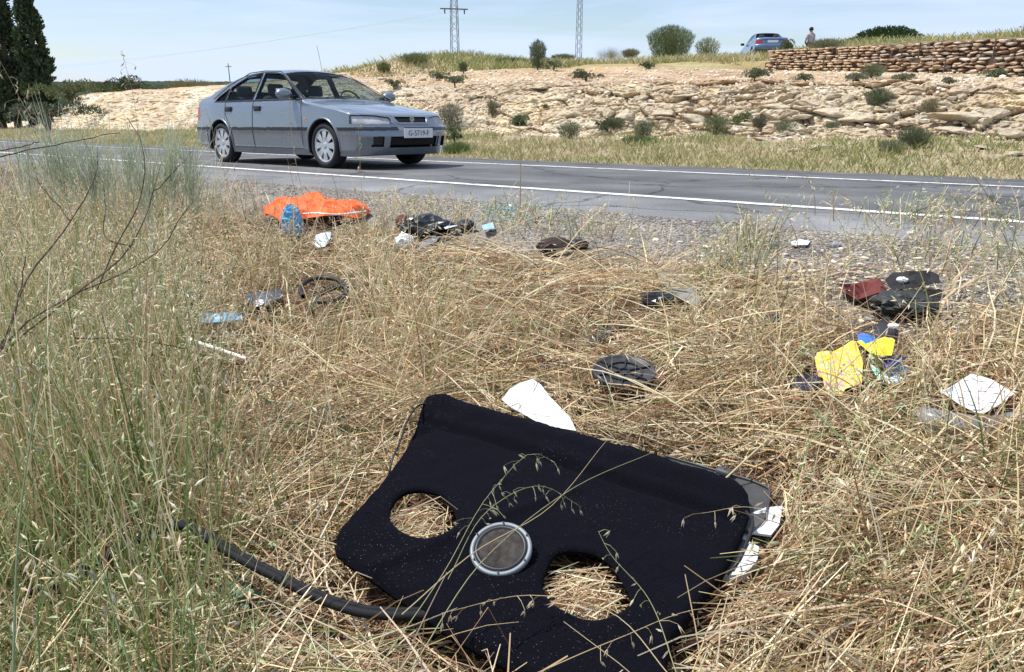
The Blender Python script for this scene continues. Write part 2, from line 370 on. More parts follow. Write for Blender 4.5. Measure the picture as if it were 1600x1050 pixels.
def road_z(x, y):
    u, v = uv_of(x, y); return plane(x, y) - .10 * sstep(1.5, 4.6, v) + .004 - .02 * sstep(-2.6, -2.95, v)
def road_build():
    us = uspace(-400, 60, -12, 14, .1); vv = np.r_[0, .12, .35, .8, np.arange(1.2, 7.4, .12), 7.5]
    U, K = np.meshgrid(us, vv, indexing='ij'); e = road_edge(U)
    Vv = e + K * (V_FAR_EDGE + .03 * fbm(U * 2, 0 * U, 0, 53) - e) / 7.5
    x, y = xy_of(U, Vv); P = np.stack([x, y, road_z(x, y)], -1)
    n, m = U.shape; i, j = np.meshgrid(np.arange(n - 1), np.arange(m - 1), indexing='ij'); k = i * m + j
    F = np.stack([k, k + m, k + m + 1, k + 1], -1).reshape(-1, 4)
    c = (1 + .30 * fbm(U * .22, Vv * 3.5, 0, 56, 4) + .18 * fbm(U * 1.5, Vv * 1.5, 0, 57, 4)) * (1 + .30 * np.exp(-((Vv + .75) / .3) ** 2) + .30 * np.exp(-((Vv - .8) / .3) ** 2)) + .8 * sstep(-1.75, -2.0, Vv) * (1 + .25 * fbm(U * 2, Vv * 4, 0, 55))
    o = mesh_np('road', P.reshape(-1, 3), F, asphalt(), col=np.repeat(c.reshape(-1, 1), 3, 1), smooth=True); tag(o, kind='structure')
road_build()
def paint_mat():
    m, n, l, b = new_mat('road_paint'); b.inputs['Roughness'].default_value = .7
    t = n.new('ShaderNodeTexCoord'); z = n.new('ShaderNodeTexNoise'); z.inputs['Scale'].default_value = 9; z.inputs['Detail'].default_value = 9; z.inputs['Roughness'].default_value = .75
    r = n.new('ShaderNodeValToRGB'); e = r.color_ramp.elements; e[0].position = .38; e[0].color = (.20, .20, .20, 1); e[1].position = .50; e[1].color = (.78, .78, .76, 1)
    l.new(t.outputs['Object'], z.inputs['Vector']); l.new(z.outputs['Fac'], r.inputs['Fac']); l.new(r.outputs['Color'], b.inputs['Base Color']); return m
M_PAINT = paint_mat()
for nm, v0, w in (('edge_line', -1.70, .13), ('centre_line', 1.55, .12)):
    us = uspace(-400, 60, -14, 14, .15); e0 = v0 + .006 * fbm(us * 8, 0 * us, 0, 60)
    U, K = np.meshgrid(us, [0, 1], indexing='ij'); Vv = v0 + w * K + .006 * fbm(U * 9, K * 5, 0, 61)
    x, y = xy_of(U, Vv); P = np.stack([x, y, road_z(x, y) + .004], -1).reshape(-1, 3); n = len(us); i = np.arange(n - 1) * 2
    tag(mesh_np(nm, P, np.stack([i, i + 2, i + 3, i + 1], -1), M_PAINT), kind='structure')

# far side: grassy strip, then the rocky cutting and the land above it
M_FARSOIL = ramp_mat('far_verge_soil', [(.3, (.22, .17, .10)), (.5, (.34, .27, .18)), (.7, (.46, .38, .26))], 3, .95, bump=.8, bscale=20, bdist=.03)
tag(grid_mesh('far_verge', uspace(-400, 60, -40, 14, .25), np.r_[4.5, 4.7, np.arange(5, 9.3, .25)], M_FARSOIL, terrain), kind='structure')
def rock_mat(name='bank_rock'):
    m, n, l, b = new_mat(name); b.inputs['Roughness'].default_value = .95; b.inputs['Specular IOR Level'].default_value = .15
    t = n.new('ShaderNodeTexCoord'); z = n.new('ShaderNodeTexNoise'); z.inputs['Scale'].default_value = .55; z.inputs['Detail'].default_value = 9; z.inputs['Roughness'].default_value = .7; z.inputs['Distortion'].default_value = .4
    r = n.new('ShaderNodeValToRGB'); e = r.color_ramp.elements; e[0].position = .30; e[0].color = (.43, .33, .23, 1); e[1].position = .62; e[1].color = (.70, .645, .52, 1)
    q = e.new(.44); q.color = (.55, .46, .335, 1); q = e.new(.56); q.color = (.64, .575, .44, 1)
    z3 = n.new('ShaderNodeTexNoise'); z3.inputs['Scale'].default_value = 7; z3.inputs['Detail'].default_value = 8; z3.inputs['Roughness'].default_value = .75
    r3 = n.new('ShaderNodeValToRGB'); e = r3.color_ramp.elements; e[0].position = .3; e[0].color = (.64, .59, .54, 1); e[1].position = .60; e[1].color = (1.12, 1.1, 1.08, 1)
    a = n.new('ShaderNodeAttribute'); a.attribute_name = 'Col'
    k = n.new('ShaderNodeMixRGB'); k.blend_type = 'MULTIPLY'; k.inputs['Fac'].default_value = .85; k2 = n.new('ShaderNodeMixRGB'); k2.blend_type = 'MULTIPLY'; k2.inputs['Fac'].default_value = 1
    z2 = n.new('ShaderNodeTexNoise'); z2.inputs['Scale'].default_value = 9; z2.inputs['Detail'].default_value = 10; z2.inputs['Roughness'].default_value = .75
    bp = n.new('ShaderNodeBump'); bp.inputs['Strength'].default_value = .8; bp.inputs['Distance'].default_value = .06
    for w in (z, z2, z3): l.new(t.outputs['Object'], w.inputs['Vector'])
    l.new(z.outputs['Fac'], r.inputs['Fac']); l.new(z3.outputs['Fac'], r3.inputs['Fac']); l.new(r.outputs['Color'], k.inputs['Color1']); l.new(r3.outputs['Color'], k.inputs['Color2'])
    l.new(k.outputs['Color'], k2.inputs['Color1']); l.new(a.outputs['Color'], k2.inputs['Color2']); l.new(k2.outputs['Color'], b.inputs['Base Color'])
    l.new(z2.outputs['Fac'], bp.inputs['Height']); l.new(bp.outputs['Normal'], b.inputs['Normal']); return m
M_ROCK = rock_mat()
def bank_disp(P, U, V):
    x, y, z = P[..., 0], P[..., 1], P[..., 2]
    amp = sstep(8.9, 9.6, V) * (1 - sstep(12.2, 14.5, V)) * (.22 + .58 * sstep(-12, 3, U))
    zz = z + .10 * fbm(U * .5, V * 0, 0, 70)
    f1, f2, cid = worley(U * .9, V * .9, zz * 2.6, 71); g1, g2, gid = worley(U * 2.4, V * 2.4, zz * 5.5, 75)
    blk = (cid - .35) * .40 - .24 * np.exp(-((f2 - f1) / .07) ** 2)
    sm = (gid - .4) * .20 - .14 * np.exp(-((g2 - g1) / .10) ** 2)
    h1, h2, hid = worley(U * 6, V * 6, zz * 11, 76); fine = (hid - .4) * .09 - .05 * np.exp(-((h2 - h1) / .12) ** 2)
    ph = zz * 3.1 + .9 * fbm(U * .35, zz * .3, 0, 77) + .12 * fbm(U * 2, V * 2, 0, 80); sw_ = ph - np.floor(ph); lay = np.where(sw_ < .82, sw_ / .82, (1 - sw_) / .18) - .45
    d = amp * (blk * .9 + sm * .8 + .40 * lay * (.4 + .6 * sstep(-.3, .4, fbm(U * .4, zz, 0, 84))) + .16 * fbm(U * 3, V * 3, z * 4, 78, 6)) + .6 * fine * sstep(8.9, 9.4, V) * (1 - .6 * sstep(13, 16, V)) + sstep(9, 9.5, V) * (.045 + .05 * sstep(11.8, 13, V) * (1 - sstep(20, 30, V))) * fbm(U * 2.2, V * 2.2, z * 2.2, 79, 6)
    Q = P.copy(); Q[..., 0] -= RL[0] * d * .9; Q[..., 1] -= RL[1] * d * .9; Q[..., 2] += .28 * d
    return Q
def bank_col(P, U, V):
    # 1 = pale cut rock; reddish loose earth above the face and in bands, yellowish where weathered
    z = P[..., 2]
    earth = sstep(11.7, 12.6, V + .7 * fbm(U * .6, V * .8, 0, 81)) ; band = .5 * sstep(.1, .5, fbm(U * .3, z * 1.6, 0, 82))
    c = np.ones(P.shape); e = np.clip(earth + band * .55, 0, 1)[..., None]
    c = c * (1 - e) + np.array([.86, .75, .67]) * e
    pt = sstep(-.1, .5, fbm(U * .9, V * 1.3, 0, 86, 5))[..., None] * earth[..., None]; c = c * (1 - .32 * pt * np.array([.8, 1., 1.1]))
    yl = sstep(.0, .5, fbm(U * .5 + 9, z * 2.2, 0, 83))[..., None]; c = c * (1 - yl * .6) + c * np.array([1.06, .98, .74]) * yl * .6
    far = sstep(18, 26, V)[..., None]; c = c * (1 - far) + np.array([.62, .60, .42]) * far
    return c
usb = np.r_[-400, -300, -220, -160, -120, -95, -80, -70, np.arange(-62, -26, .3), np.arange(-26, -12, .09), np.arange(-12, 12, .042), np.arange(12, 20, .4), 24, 30, 45, 60]
vsb = np.r_[np.arange(9.0, 12.7, .042), np.arange(12.7, 17, .11), np.arange(17, 33, .3), np.arange(33, 46, 1.), 50, 60, 80, 120, 200, 400]
bank = grid_mesh('rocky_bank', usb, vsb, M_ROCK, terrain, bank_disp, bank_col, smooth=False); tag(bank, kind='structure')
# far land out to the horizon and a wooded ridge
M_FARLAND = ramp_mat('far_land', [(.35, (.17, .15, .09)), (.55, (.30, .25, .15)), (.7, (.12, .13, .06))], .02, 1, bump=0)
a = np.linspace(0, 2 * np.pi, 49)[:-1]; V = [(0, 0, -14)] + [(4000 * math.cos(t), 4000 * math.sin(t), -14) for t in a]
tag(mesh_np('far_land', np.array(V), np.array([(0, i + 1, (i + 1) % 48 + 1) for i in range(48)]), M_FARLAND), kind='structure')
M_HILL = ramp_mat('wooded_hill', [(.38, (.028, .045, .03)), (.55, (.05, .075, .04)), (.7, (.085, .10, .055))], .05, 1, bump=1, bscale=.12, bdist=6)
def hills():
    az = np.linspace(-50, 40, 700); R = 520.; rows = np.linspace(0, 1, 8); P = []
    top = 5.5 + 2.0 * fbm(az * .12, az * 0, 0, 91) + .55 * np.abs(fbm(az * 3, az * 0, 0, 92)) + .8*fbm(az*.9, az*0, 0, 93)
    top = top * (1 - .5 * sstep(-22, -8, az))
    for r in rows:
        rr = R + 90 * r; h = -14 + (top + 14) * np.sqrt(r)
        P.append(np.stack([rr * np.sin(np.radians(az)), rr * np.cos(np.radians(az)), h + .5 * fbm(az * 5, az * 0 + r * 9, 0, 95)], -1))
    P = np.array(P); n, m = P.shape[:2]; i, j = np.meshgrid(np.arange(n - 1), np.arange(m - 1), indexing='ij'); k = i * m + j
    tag(mesh_np('wooded_hills', P.reshape(-1, 3), np.stack([k, k + 1, k + m + 1, k + m], -1).reshape(-1, 4), M_HILL, smooth=True), kind='structure')
hills()

# ------------------------------------------------------------------ rocks
def rock_shape(seed, sub=2, flat_=.6, long_=1.3):
    bm = bmesh.new(); bmesh.ops.create_icosphere(bm, subdivisions=sub, radius=1)
    V = np.array([v.co for v in bm.verts]); F = np.array([[v.index for v in f.verts] for f in bm.faces]); bm.free()
    r = np.random.default_rng(seed)
    for k in range(11):      # chop with random planes for flat facets
        n = r.normal(size=3); n /= np.linalg.norm(n); d = r.uniform(.48, .82); h = V @ n; V = V - np.where(h > d, h - d, 0)[:, None] * n
    V = V * (1 + .16 * fbm(V[:, 0] * 2.4 + seed, V[:, 1] * 2.4, V[:, 2] * 2.4, seed, 5))[:, None]
    V = V * np.array([long_, 1, flat_]); return V, F
def rock_mesh(name, seed, mat, **k):
    V, F = rock_shape(seed, **k); o = mesh_np(name, V, F, mat, col=np.ones((len(V), 3))); me = o.data; bpy.data.objects.remove(o); return me
def stone_mat(name, stops):
    m, n, l, b = new_mat(name); b.inputs['Roughness'].default_value = .92; b.inputs['Specular IOR Level'].default_value = .15
    o = n.new('ShaderNodeObjectInfo'); r = n.new('ShaderNodeValToRGB'); e = r.color_ramp.elements
    e[0].position = stops[0][0]; e[0].color = (*stops[0][1], 1); e[1].position = stops[-1][0]; e[1].color = (*stops[-1][1], 1)
    for p, c in stops[1:-1]: q = e.new(p); q.color = (*c, 1)
    t = n.new('ShaderNodeTexCoord'); z = n.new('ShaderNodeTexNoise'); z.inputs['Scale'].default_value = 2.2; z.inputs['Detail'].default_value = 8; z.inputs['Roughness'].default_value = .7
    r3 = n.new('ShaderNodeValToRGB'); e = r3.color_ramp.elements; e[0].position = .3; e[0].color = (.62, .56, .5, 1); e[1].position = .65; e[1].color = (1.12, 1.1, 1.08, 1)
    k = n.new('ShaderNodeMixRGB'); k.blend_type = 'MULTIPLY'; k.inputs['Fac'].default_value = 1
    bp = n.new('ShaderNodeBump'); bp.inputs['Strength'].default_value = .7; bp.inputs['Distance'].default_value = .15
    l.new(o.outputs['Random'], r.inputs['Fac']); l.new(t.outputs['Object'], z.inputs['Vector']); l.new(z.outputs['Fac'], r3.inputs['Fac'])
    l.new(r.outputs['Color'], k.inputs['Color1']); l.new(r3.outputs['Color'], k.inputs['Color2']); l.new(k.outputs['Color'], b.inputs['Base Color'])
    l.new(z.outputs['Fac'], bp.inputs['Height']); l.new(bp.outputs['Normal'], b.inputs['Normal']); return m
M_PALE = stone_mat('pale_limestone', [(.0, (.52, .40, .28)), (.3, (.62, .53, .38)), (.6, (.72, .64, .48)), (1., (.80, .75, .63))])
M_RED = stone_mat('reddish_wall_stone', [(.0, (.52, .35, .25)), (.3, (.64, .46, .33)), (.55, (.72, .58, .43)), (.8, (.62, .55, .46)), (1., (.80, .71, .59))])
PALE = [rock_mesh('stone', 100 + i, M_ROCK, sub=3, flat_=random.uniform(.45, .75), long_=random.uniform(1.1, 1.7)) for i in range(9)]
def put_stone(parent, meshes, loc, s, rz, tilt=(0, 0)):
    o = link('stone', random.choice(meshes), parent, loc, (tilt[0], tilt[1], rz)); o.scale = s; return o
# loose blocks of the cutting: where the photo shows its larger stones, then a random scatter
BIG = [  # px, py, width px, height px
 (1262, 158, 70, 22), (1215, 165, 50, 22), (1300, 172, 60, 20), (1322, 150, 26, 22), (1296, 148, 34, 18), (1255, 178, 44, 16), (1340, 182, 60, 16),
 (1500, 178, 80, 22), (1550, 172, 50, 26), (1490, 200, 60, 14), (1570, 202, 60, 22), (1470, 158, 22, 14), (1486, 150, 24, 16), (1500, 148, 18, 14), (1545, 158, 26, 14), (1585, 150, 24, 14),
 (1282, 225, 46, 20), (1330, 222, 30, 14), (1360, 206, 30, 18), (1545, 228, 40, 14), (1580, 236, 36, 18), (1545, 242, 44, 18), (1520, 232, 20, 14), (1240, 232, 22, 10),
 (1100, 170, 34, 14), (1130, 182, 44, 22), (1085, 180, 40, 26), (1040, 172, 40, 24), (1070, 160, 30, 12), (980, 176, 44, 26), (950, 172, 28, 18), (925, 168, 24, 16), (1010, 186, 26, 16),
 (1180, 176, 26, 18), (1150, 165, 32, 14), (1130, 142, 40, 9), (1070, 148, 36, 8), (1000, 150, 30, 12), (845, 136, 40, 7), (1385, 232, 20, 10), (1410, 190, 36, 14), (1440, 180, 26, 14),
 (690, 118, 20, 12), (660, 122, 18, 12), (645, 116, 14, 12), (600, 122, 30, 10), (570, 126, 26, 9), (620, 120, 16, 10), (605, 142, 30, 10), (640, 145, 24, 8), (700, 112, 12, 9), (716, 118, 14, 8),
 (740, 150, 30, 9), (780, 160, 22, 12), (880, 152, 24, 10), (865, 170, 20, 12), (835, 165, 18, 10), (895, 190, 22, 10), (940, 205, 16, 9), (1030, 205, 20, 10), (1190, 215, 26, 12), (1210, 196, 24, 12),
 (700, 102, 7, 6), (875, 100, 9, 6), (905, 108, 10, 6), (1155, 118, 9, 8), (1170, 128, 10, 7), (1240, 142, 20, 9), (1350, 158, 22, 9), (1390, 168, 24, 12), (1420, 228, 22, 11)]
nst = 0
for px, py, w, h in BIG:
    P = on(px, py + h * .35); D = P[1]; k = D / FPX
    o = put_stone(bank, PALE, (P[0], P[1] - .05, P[2] + .12 * h * k), (w * k * .38, w * k * .34, h * k * .60), random.uniform(-.5, .1) - .4, (random.uniform(-.15, .15), random.uniform(-.15, .15))); nst += 1
rs = np.random.default_rng(12)
while nst < 130:
    u = rs.uniform(-22, 11); v = 9.1 + 3.6 * rs.uniform() ** 1.2; s = rs.lognormal(-2.6, .38)
    if v > 12.4 or vnoise(u * .5, v * .8, 0, 5) < -.3: continue
    x, y = xy_of(u, v); z = float(terrain(x, y)); s = min(s, .2)
    put_stone(bank, PALE, (float(x), float(y), z + .1 * s), (s * 1.15, s, s * rs.uniform(.6, 1)), rs.uniform(0, 6.3), (rs.uniform(-.4, .4), rs.uniform(-.4, .4))); nst += 1
def scatter_stones(name, UV, S, mat, seed, col, zf=terrain, sub=1, parent=None):
    protos = [rock_shape(seed + i, sub, .65, 1.25) for i in range(5)]; Vs, Fs, Cs, o = [], [], [], 0
    x, y = xy_of(UV[:, 0], UV[:, 1]); z = zf(x, y); r = np.random.default_rng(seed); rz = r.uniform(0, 6.3, len(S)); pid = r.integers(0, 5, len(S))
    for k, (PV, PF) in enumerate(protos):
        m = np.where(pid == k)[0]; c, s = np.cos(rz[m])[:, None], np.sin(rz[m])[:, None]
        V = PV[None] * S[m][:, None, None] * r.uniform(.7, 1.2, (len(m), 1, 3))
        X = V[..., 0] * c - V[..., 1] * s + x[m][:, None]; Y = V[..., 0] * s + V[..., 1] * c + y[m][:, None]; Z = V[..., 2] + z[m][:, None] + .15 * S[m][:, None]
        Vs.append(np.stack([X, Y, Z], -1).reshape(-1, 3)); Fs.append((PF[None] + (np.arange(len(m)) * len(PV))[:, None, None]).reshape(-1, 3) + o)
        Cs.append(np.repeat(col(r, len(m)), len(PV), 0)); o += len(Vs[-1])
    return mesh_np(name, np.concatenate(Vs), np.concatenate(Fs), mat, col=np.concatenate(Cs), parent=parent)
n = 9000; UV = np.stack([rs.uniform(-60, 13, n), 8.6 + 12 * rs.uniform(size=n) ** 1.15], -1)
UV[:8200, 0] = rs.uniform(-24, 12, 8200)
palec = lambda r, n: (np.array([[.74, .66, .53]]) * r.uniform(.65, 1.22, (n, 1)) * r.uniform([.95, .92, .85], [1.03, 1.03, 1.08], (n, 3)))
M_STONECOL = ramp_mat('loose_stone', [(.3, (.75, .72, .7)), (.65, (1.1, 1.1, 1.1))], 30, .9, attr='Col', bump=.5, bscale=60)
o = scatter_stones('scree', UV, np.minimum(rs.lognormal(-3.35, .5, n), .11), M_STONECOL, 300, palec); tag(o, 'loose pale scree lying over the rocky road cutting', 'scree', kind='stuff')
n = 5000; uu = rs.uniform(-9, 12, n); vv = -(2.85 + 1.7 * rs.uniform(size=n) ** 1.3)
gc = lambda r, n: (np.array([[.30, .29, .275]]) * r.uniform(.35, 1.6, (n, 1)) * r.uniform([.95, .95, .92], [1.05, 1.03, 1.05], (n, 3)))
o = scatter_stones('loose_gravel', np.stack([uu, vv], -1), np.minimum(rs.lognormal(-4.8, .5, n), .022), M_STONECOL, 320, gc); tag(o, 'loose gravel strewn along the road shoulder', 'gravel', kind='stuff')
# stones in the worn patch
n = 1400; x = 1.55 + rs.normal(size=n) * .45; y = 3.2 + rs.normal(size=n) * .55; u, v = uv_of(x, y)
o = scatter_stones('pebbles', np.stack([u, v], -1), np.minimum(rs.lognormal(-4.7, .5, n), .025), M_STONECOL, 340, palec); tag(o, 'pebbles on the worn bare patch right of the lid', 'pebbles', kind='stuff')

# ------------------------------------------------------------------ gabion wall: two courses of stone-filled baskets
gw = empty('gabion_wall', (WALL0[0], WALL0[1], float(wall_base(0))), 0, 'low terrace wall of reddish stones in wire baskets on the far slope', 'wall')
REDS = [rock_mesh('stone', 200 + i, M_RED, sub=2, flat_=1, long_=1.) for i in range(8)]
M_WIRE = flat('rusty_wire', (.10, .075, .06), .8); M_CORE = flat('wall_core', (.09, .06, .045), 1., var=.5, vscale=5)
def wpt(s, off, z):
    p = WALL0 + WD * s + WN * off; return np.array([p[0] - WALL0[0], p[1] - WALL0[1], z - float(wall_base(0))])
S0 = -4.0; nred = 0; stuff = []
for course in (0, 1):
    off0 = .30 if course == 0 else .0
    for row in range(5):
        s = S0 + rs.uniform(0, .3)
        while s < WLEN - (0 if course else .2):
            w = rs.uniform(.16, .52); hh = (float(wall_top(s)) - float(wall_base(s))) / 2; rh = hh / 5
            z = float(wall_base(s)) + course * hh + (row + .5) * rh + rs.uniform(-.02, .02)
            jn = abs(((s + course * 1.4) / 2.8) % 1 - .5) < .02
            c = wpt(s + w / 2, off0 + rs.uniform(-.07, .05), z + rs.uniform(-.02, .02)); sc = (w * .56, .17, rh * rs.uniform(.48, .74))
            if not jn:
                stuff.append((s, c, sc))
            s += w + rs.uniform(.0, .02)
stuff.sort(key=lambda q: q[0] if q[0] > -1.5 else 99)      # the nearest 299 in view are parts of their own, the farther ones are joined
for _s, c, sc in stuff[:299]:
    o = link('stone', random.choice(REDS), gw, c, (rs.uniform(-.08, .08), rs.uniform(-.12, .12), math.atan2(WD[1], WD[0]))); o.scale = sc
stuff = [(c, sc) for _s, c, sc in stuff[299:]]
if stuff:
    PV, PF = rock_shape(200, 2, 1, 1); parts = []; ca, sa = WD
    for c, sc in stuff:
        V = PV * np.array(sc); V = np.stack([V[:, 0] * ca - V[:, 1] * sa, V[:, 0] * sa + V[:, 1] * ca, V[:, 2]], -1) + c; parts.append((V, PF))
    V, F = join(parts); tag(mesh_np('stone_fill', V, F, M_RED, parent=gw), kind='stuff')
for course in (0, 1):
    off0 = .30 if course == 0 else .0; parts = []
    ss = np.linspace(S0, WLEN, 12); P = []
    for s in ss:
        hh = (float(wall_top(s)) - float(wall_base(s))) / 2; z0 = float(wall_base(s)) + course * hh - (.3 if course == 0 else 0); z1 = float(wall_base(s)) + (course + 1) * hh - .03
        P += [wpt(s, off0 - .04, z0), wpt(s, off0 - .04, z1), wpt(s, off0 - 1.15, z1), wpt(s, off0 - 1.15, z0)]
    F = []
    for i in range(len(ss) - 1):
        for j in range(4): F.append((i * 4 + j, i * 4 + (j + 1) % 4, i * 4 + 4 + (j + 1) % 4, i * 4 + 4 + j))
    F += [(0, 3, 2, 1), tuple(len(P) - 4 + q for q in (0, 1, 2, 3))]
    mesh_np('basket_core', np.array(P), np.array(F), M_CORE, parent=gw)
    for k in range(int((WLEN - S0) / 2.8) + 1):
        s = S0 + k * 2.8 + (1.4 - course * 1.4) * 1.0
        if s > WLEN: continue
        hh = (float(wall_top(s)) - float(wall_base(s))) / 2; z0 = float(wall_base(s)) + course * hh
        V, F = tube([wpt(s, off0 + .17, z0), wpt(s, off0 + .17, z0 + hh)], .022, 6); mesh_np('basket_joint', V, F, M_WIRE, parent=gw)
    for h in (0, 1):
        P = [wpt(s, off0 + .18, float(wall_base(s)) + (course + h) * (float(wall_top(s)) - float(wall_base(s))) / 2 - .01) for s in np.linspace(S0, WLEN, 20)]
        V, F = tube(P, .008, 4); mesh_np('basket_wire', V, F, M_WIRE, parent=gw)
# ------------------------------------------------------------------ cars
def glass(name, tint=(.32, .38, .40), rough=.02, t=.55):
    m, n, l, b = new_mat(name); b.inputs['Base Color'].default_value = (.01, .012, .014, 1); b.inputs['Roughness'].default_value = rough; b.inputs['Specular IOR Level'].default_value = .7
    tr = n.new('ShaderNodeBsdfTransparent'); tr.inputs['Color'].default_value = (*[q * t / .38 for q in tint], 1); x = n.new('ShaderNodeMixShader')
    fr = n.new('ShaderNodeLayerWeight'); fr.inputs['Blend'].default_value = .5; pw = n.new('ShaderNodeMath'); pw.operation = 'POWER'; pw.inputs[1].default_value = 4.0
    mp_ = n.new('ShaderNodeMath'); mp_.operation = 'MULTIPLY_ADD'; mp_.inputs[1].default_value = .8; mp_.inputs[2].default_value = .07; mp_.use_clamp = True
    l.new(fr.outputs['Facing'], pw.inputs[0]); l.new(pw.outputs['Value'], mp_.inputs[0]); l.new(mp_.outputs['Value'], x.inputs['Fac'])
    l.new(tr.outputs['BSDF'], x.inputs[1]); l.new(b.outputs['BSDF'], x.inputs[2]); l.new(x.outputs['Shader'], n['Material Output'].inputs['Surface']); return m
def paint(name, c, met=.55, rough=.32):
    m, n, l, b = new_mat(name); b.inputs['Base Color'].default_value = (*c, 1); b.inputs['Metallic'].default_value = met; b.inputs['Roughness'].default_value = rough
    b.inputs['Coat Weight'].default_value = 1; b.inputs['Coat Roughness'].default_value = .04
    t = n.new('ShaderNodeTexCoord'); z = n.new('ShaderNodeTexNoise'); z.inputs['Scale'].default_value = 2.5; z.inputs['Detail'].default_value = 7; z.inputs['Roughness'].default_value = .7
    r = n.new('ShaderNodeMapRange'); r.inputs['From Min'].default_value = .35; r.inputs['From Max'].default_value = .7; r.inputs['To Min'].default_value = rough - .06; r.inputs['To Max'].default_value = rough + .16
    l.new(t.outputs['Object'], z.inputs['Vector']); l.new(z.outputs['Fac'], r.inputs['Value']); l.new(r.outputs['Result'], b.inputs['Roughness']); return m
M_GLASS = glass('car_glass', (.62, .72, .74), .02, .38); M_LENS = glass('lamp_glass', (.9, .9, .9), .03, .36)
M_BLACKP = flat('black_trim', (.013, .014, .017), .45); M_RUB = flat('tyre_rubber', (.018, .018, .019), .85, bump=.2)
M_DARK = flat('underbody', (.010, .010, .011), .9); M_ALLOY = flat('silver_wheel', (.60, .62, .65), .35, metal=.7, var=.15, vscale=12)
M_CHROME = flat('bright_metal', (.75, .77, .8), .18, metal=1); M_SEAT = flat('grey_seat_cloth', (.07, .075, .09), .9); M_PLATE = flat('plate_white', (.72, .73, .72), .5)
M_REFL = flat('lamp_reflector', (.78, .80, .84), .4, var=.3, vscale=7); M_REDL = flat('red_lamp', (.35, .02, .02), .25, coat=.5); M_AMBER = flat('amber_lamp', (.65, .22, .03), .3)
def lin(t, xs): return np.interp(t, [a for a, _ in xs], [b for _, b in xs])
def car_body(cfg, na, nb, nc, smooth_it):
    """a dense box bent into the car's shell: side / top / end faces keep their identity so openings can be cut out of them"""
    def shape(a, b, c):
        xf = cfg['xf'] - cfg['fr'] * np.abs(b) ** cfg['fp'] - lin(c, cfg['fprof']); xr = cfg['xr'] + cfg['rr'] * np.abs(b) ** cfg['fp'] + lin(c, cfg['rprof'])
        x = xr + (xf - xr) * (a + 1) / 2
        zc = smooth_lin(x, cfg['zc']); ze = zc - smooth_lin(x, cfg['crown']); zt = zc + (ze - zc) * np.abs(b) ** 2.4; zb = lin(x, cfg['zb'])
        z = zb + (zt - zb) * c
        wd = smooth_lin(x, cfg['wp']) * lin(z, cfg['wz'])
        wt = smooth_lin(x, cfg['wp']) * lin(ze, cfg['wz'])
        y = b * wd
        return np.stack([x, y, z], -1)
    A, B, C = np.linspace(-1, 1, na), np.linspace(-1, 1, nb), np.linspace(0, 1, nc)
    A = np.sign(A) * np.abs(A)
    Vs, Fs, ids, ab = [], [], [], []; o = 0
    for fid, (p, q, fn, flip) in enumerate([(A, C, lambda p, q: (p, 0 * p + 1, q), 1), (A, C, lambda p, q: (p, 0 * p - 1, q), 0), (A, B, lambda p, q: (p, q, 0 * p + 1), 0), (A, B, lambda p, q: (p, q, 0 * p), 1),
                                   (B, C, lambda p, q: (0 * p + 1, p, q), 0), (B, C, lambda p, q: (0 * p - 1, p, q), 1)]):
        P, Q = np.meshgrid(p, q, indexing='ij'); V = shape(*fn(P, Q)); n, m = P.shape
        i, j = np.meshgrid(np.arange(n - 1), np.arange(m - 1), indexing='ij'); k = i * m + j; F = np.stack([k, k + m, k + m + 1, k + 1], -1).reshape(-1, 4)
        if flip: F = F[:, ::-1]
        Vs.append(V.reshape(-1, 3)); Fs.append(F + o); ids.append(np.full(len(F), fid)); o += n * m
    V = np.concatenate(Vs); F = np.concatenate(Fs); ids = np.concatenate(ids)
    key = np.round(V * 1e5).astype(np.int64); _, first, inv = np.unique(key, axis=0, return_index=True, return_inverse=True); V = V[first]; F = inv.reshape(-1)[F]
    E = np.concatenate([F[:, [0, 1]], F[:, [1, 2]], F[:, [2, 3]], F[:, [3, 0]]]); deg = np.bincount(E[:, 0], minlength=len(V)) + np.bincount(E[:, 1], minlength=len(V))
    for _ in range(smooth_it):
        S = np.stack([np.bincount(E[:, 0], V[E[:, 1], k], len(V)) + np.bincount(E[:, 1], V[E[:, 0], k], len(V)) for k in range(3)], -1) / deg[:, None]
        V = V + .6 * (S - V)
    return V, F, ids
def smooth_lin(x, xs):
    X = np.array([a for a, _ in xs]); Y = np.array([b for _, b in xs]); r = 0
    for d in (-.06, -.03, 0, .03, .06): r = r + np.interp(np.asarray(x) + d, X, Y)
    return r / 5
def inpoly(px, py, poly):
    poly = np.asarray(poly, float); r = np.zeros(np.shape(px), bool); n = len(poly)
    for i in range(n):
        x1, y1 = poly[i]; x2, y2 = poly[(i + 1) % n]
        c = ((y1 > py) != (y2 > py)) & (px < (x2 - x1) * (py - y1) / (y2 - y1 + 1e-12) + x1); r ^= c
    return r
def segdist(px, py, pl):
    d = np.full(np.shape(px), 9.)
    for (x1, y1), (x2, y2) in zip(pl[:-1], pl[1:]):
        t = np.clip(((px - x1) * (x2 - x1) + (py - y1) * (y2 - y1)) / ((x2 - x1) ** 2 + (y2 - y1) ** 2 + 1e-9), 0, 1)
        d = np.minimum(d, np.hypot(px - x1 - t * (x2 - x1), py - y1 - t * (y2 - y1)))
    return d
def sub(V, F, mask, off=None, N=None):
    Fm = F[mask]; u, inv = np.unique(Fm, return_inverse=True); P = V[u].copy()
    if off is not None: P = P + N[u] * off
    return P, inv.reshape(Fm.shape)
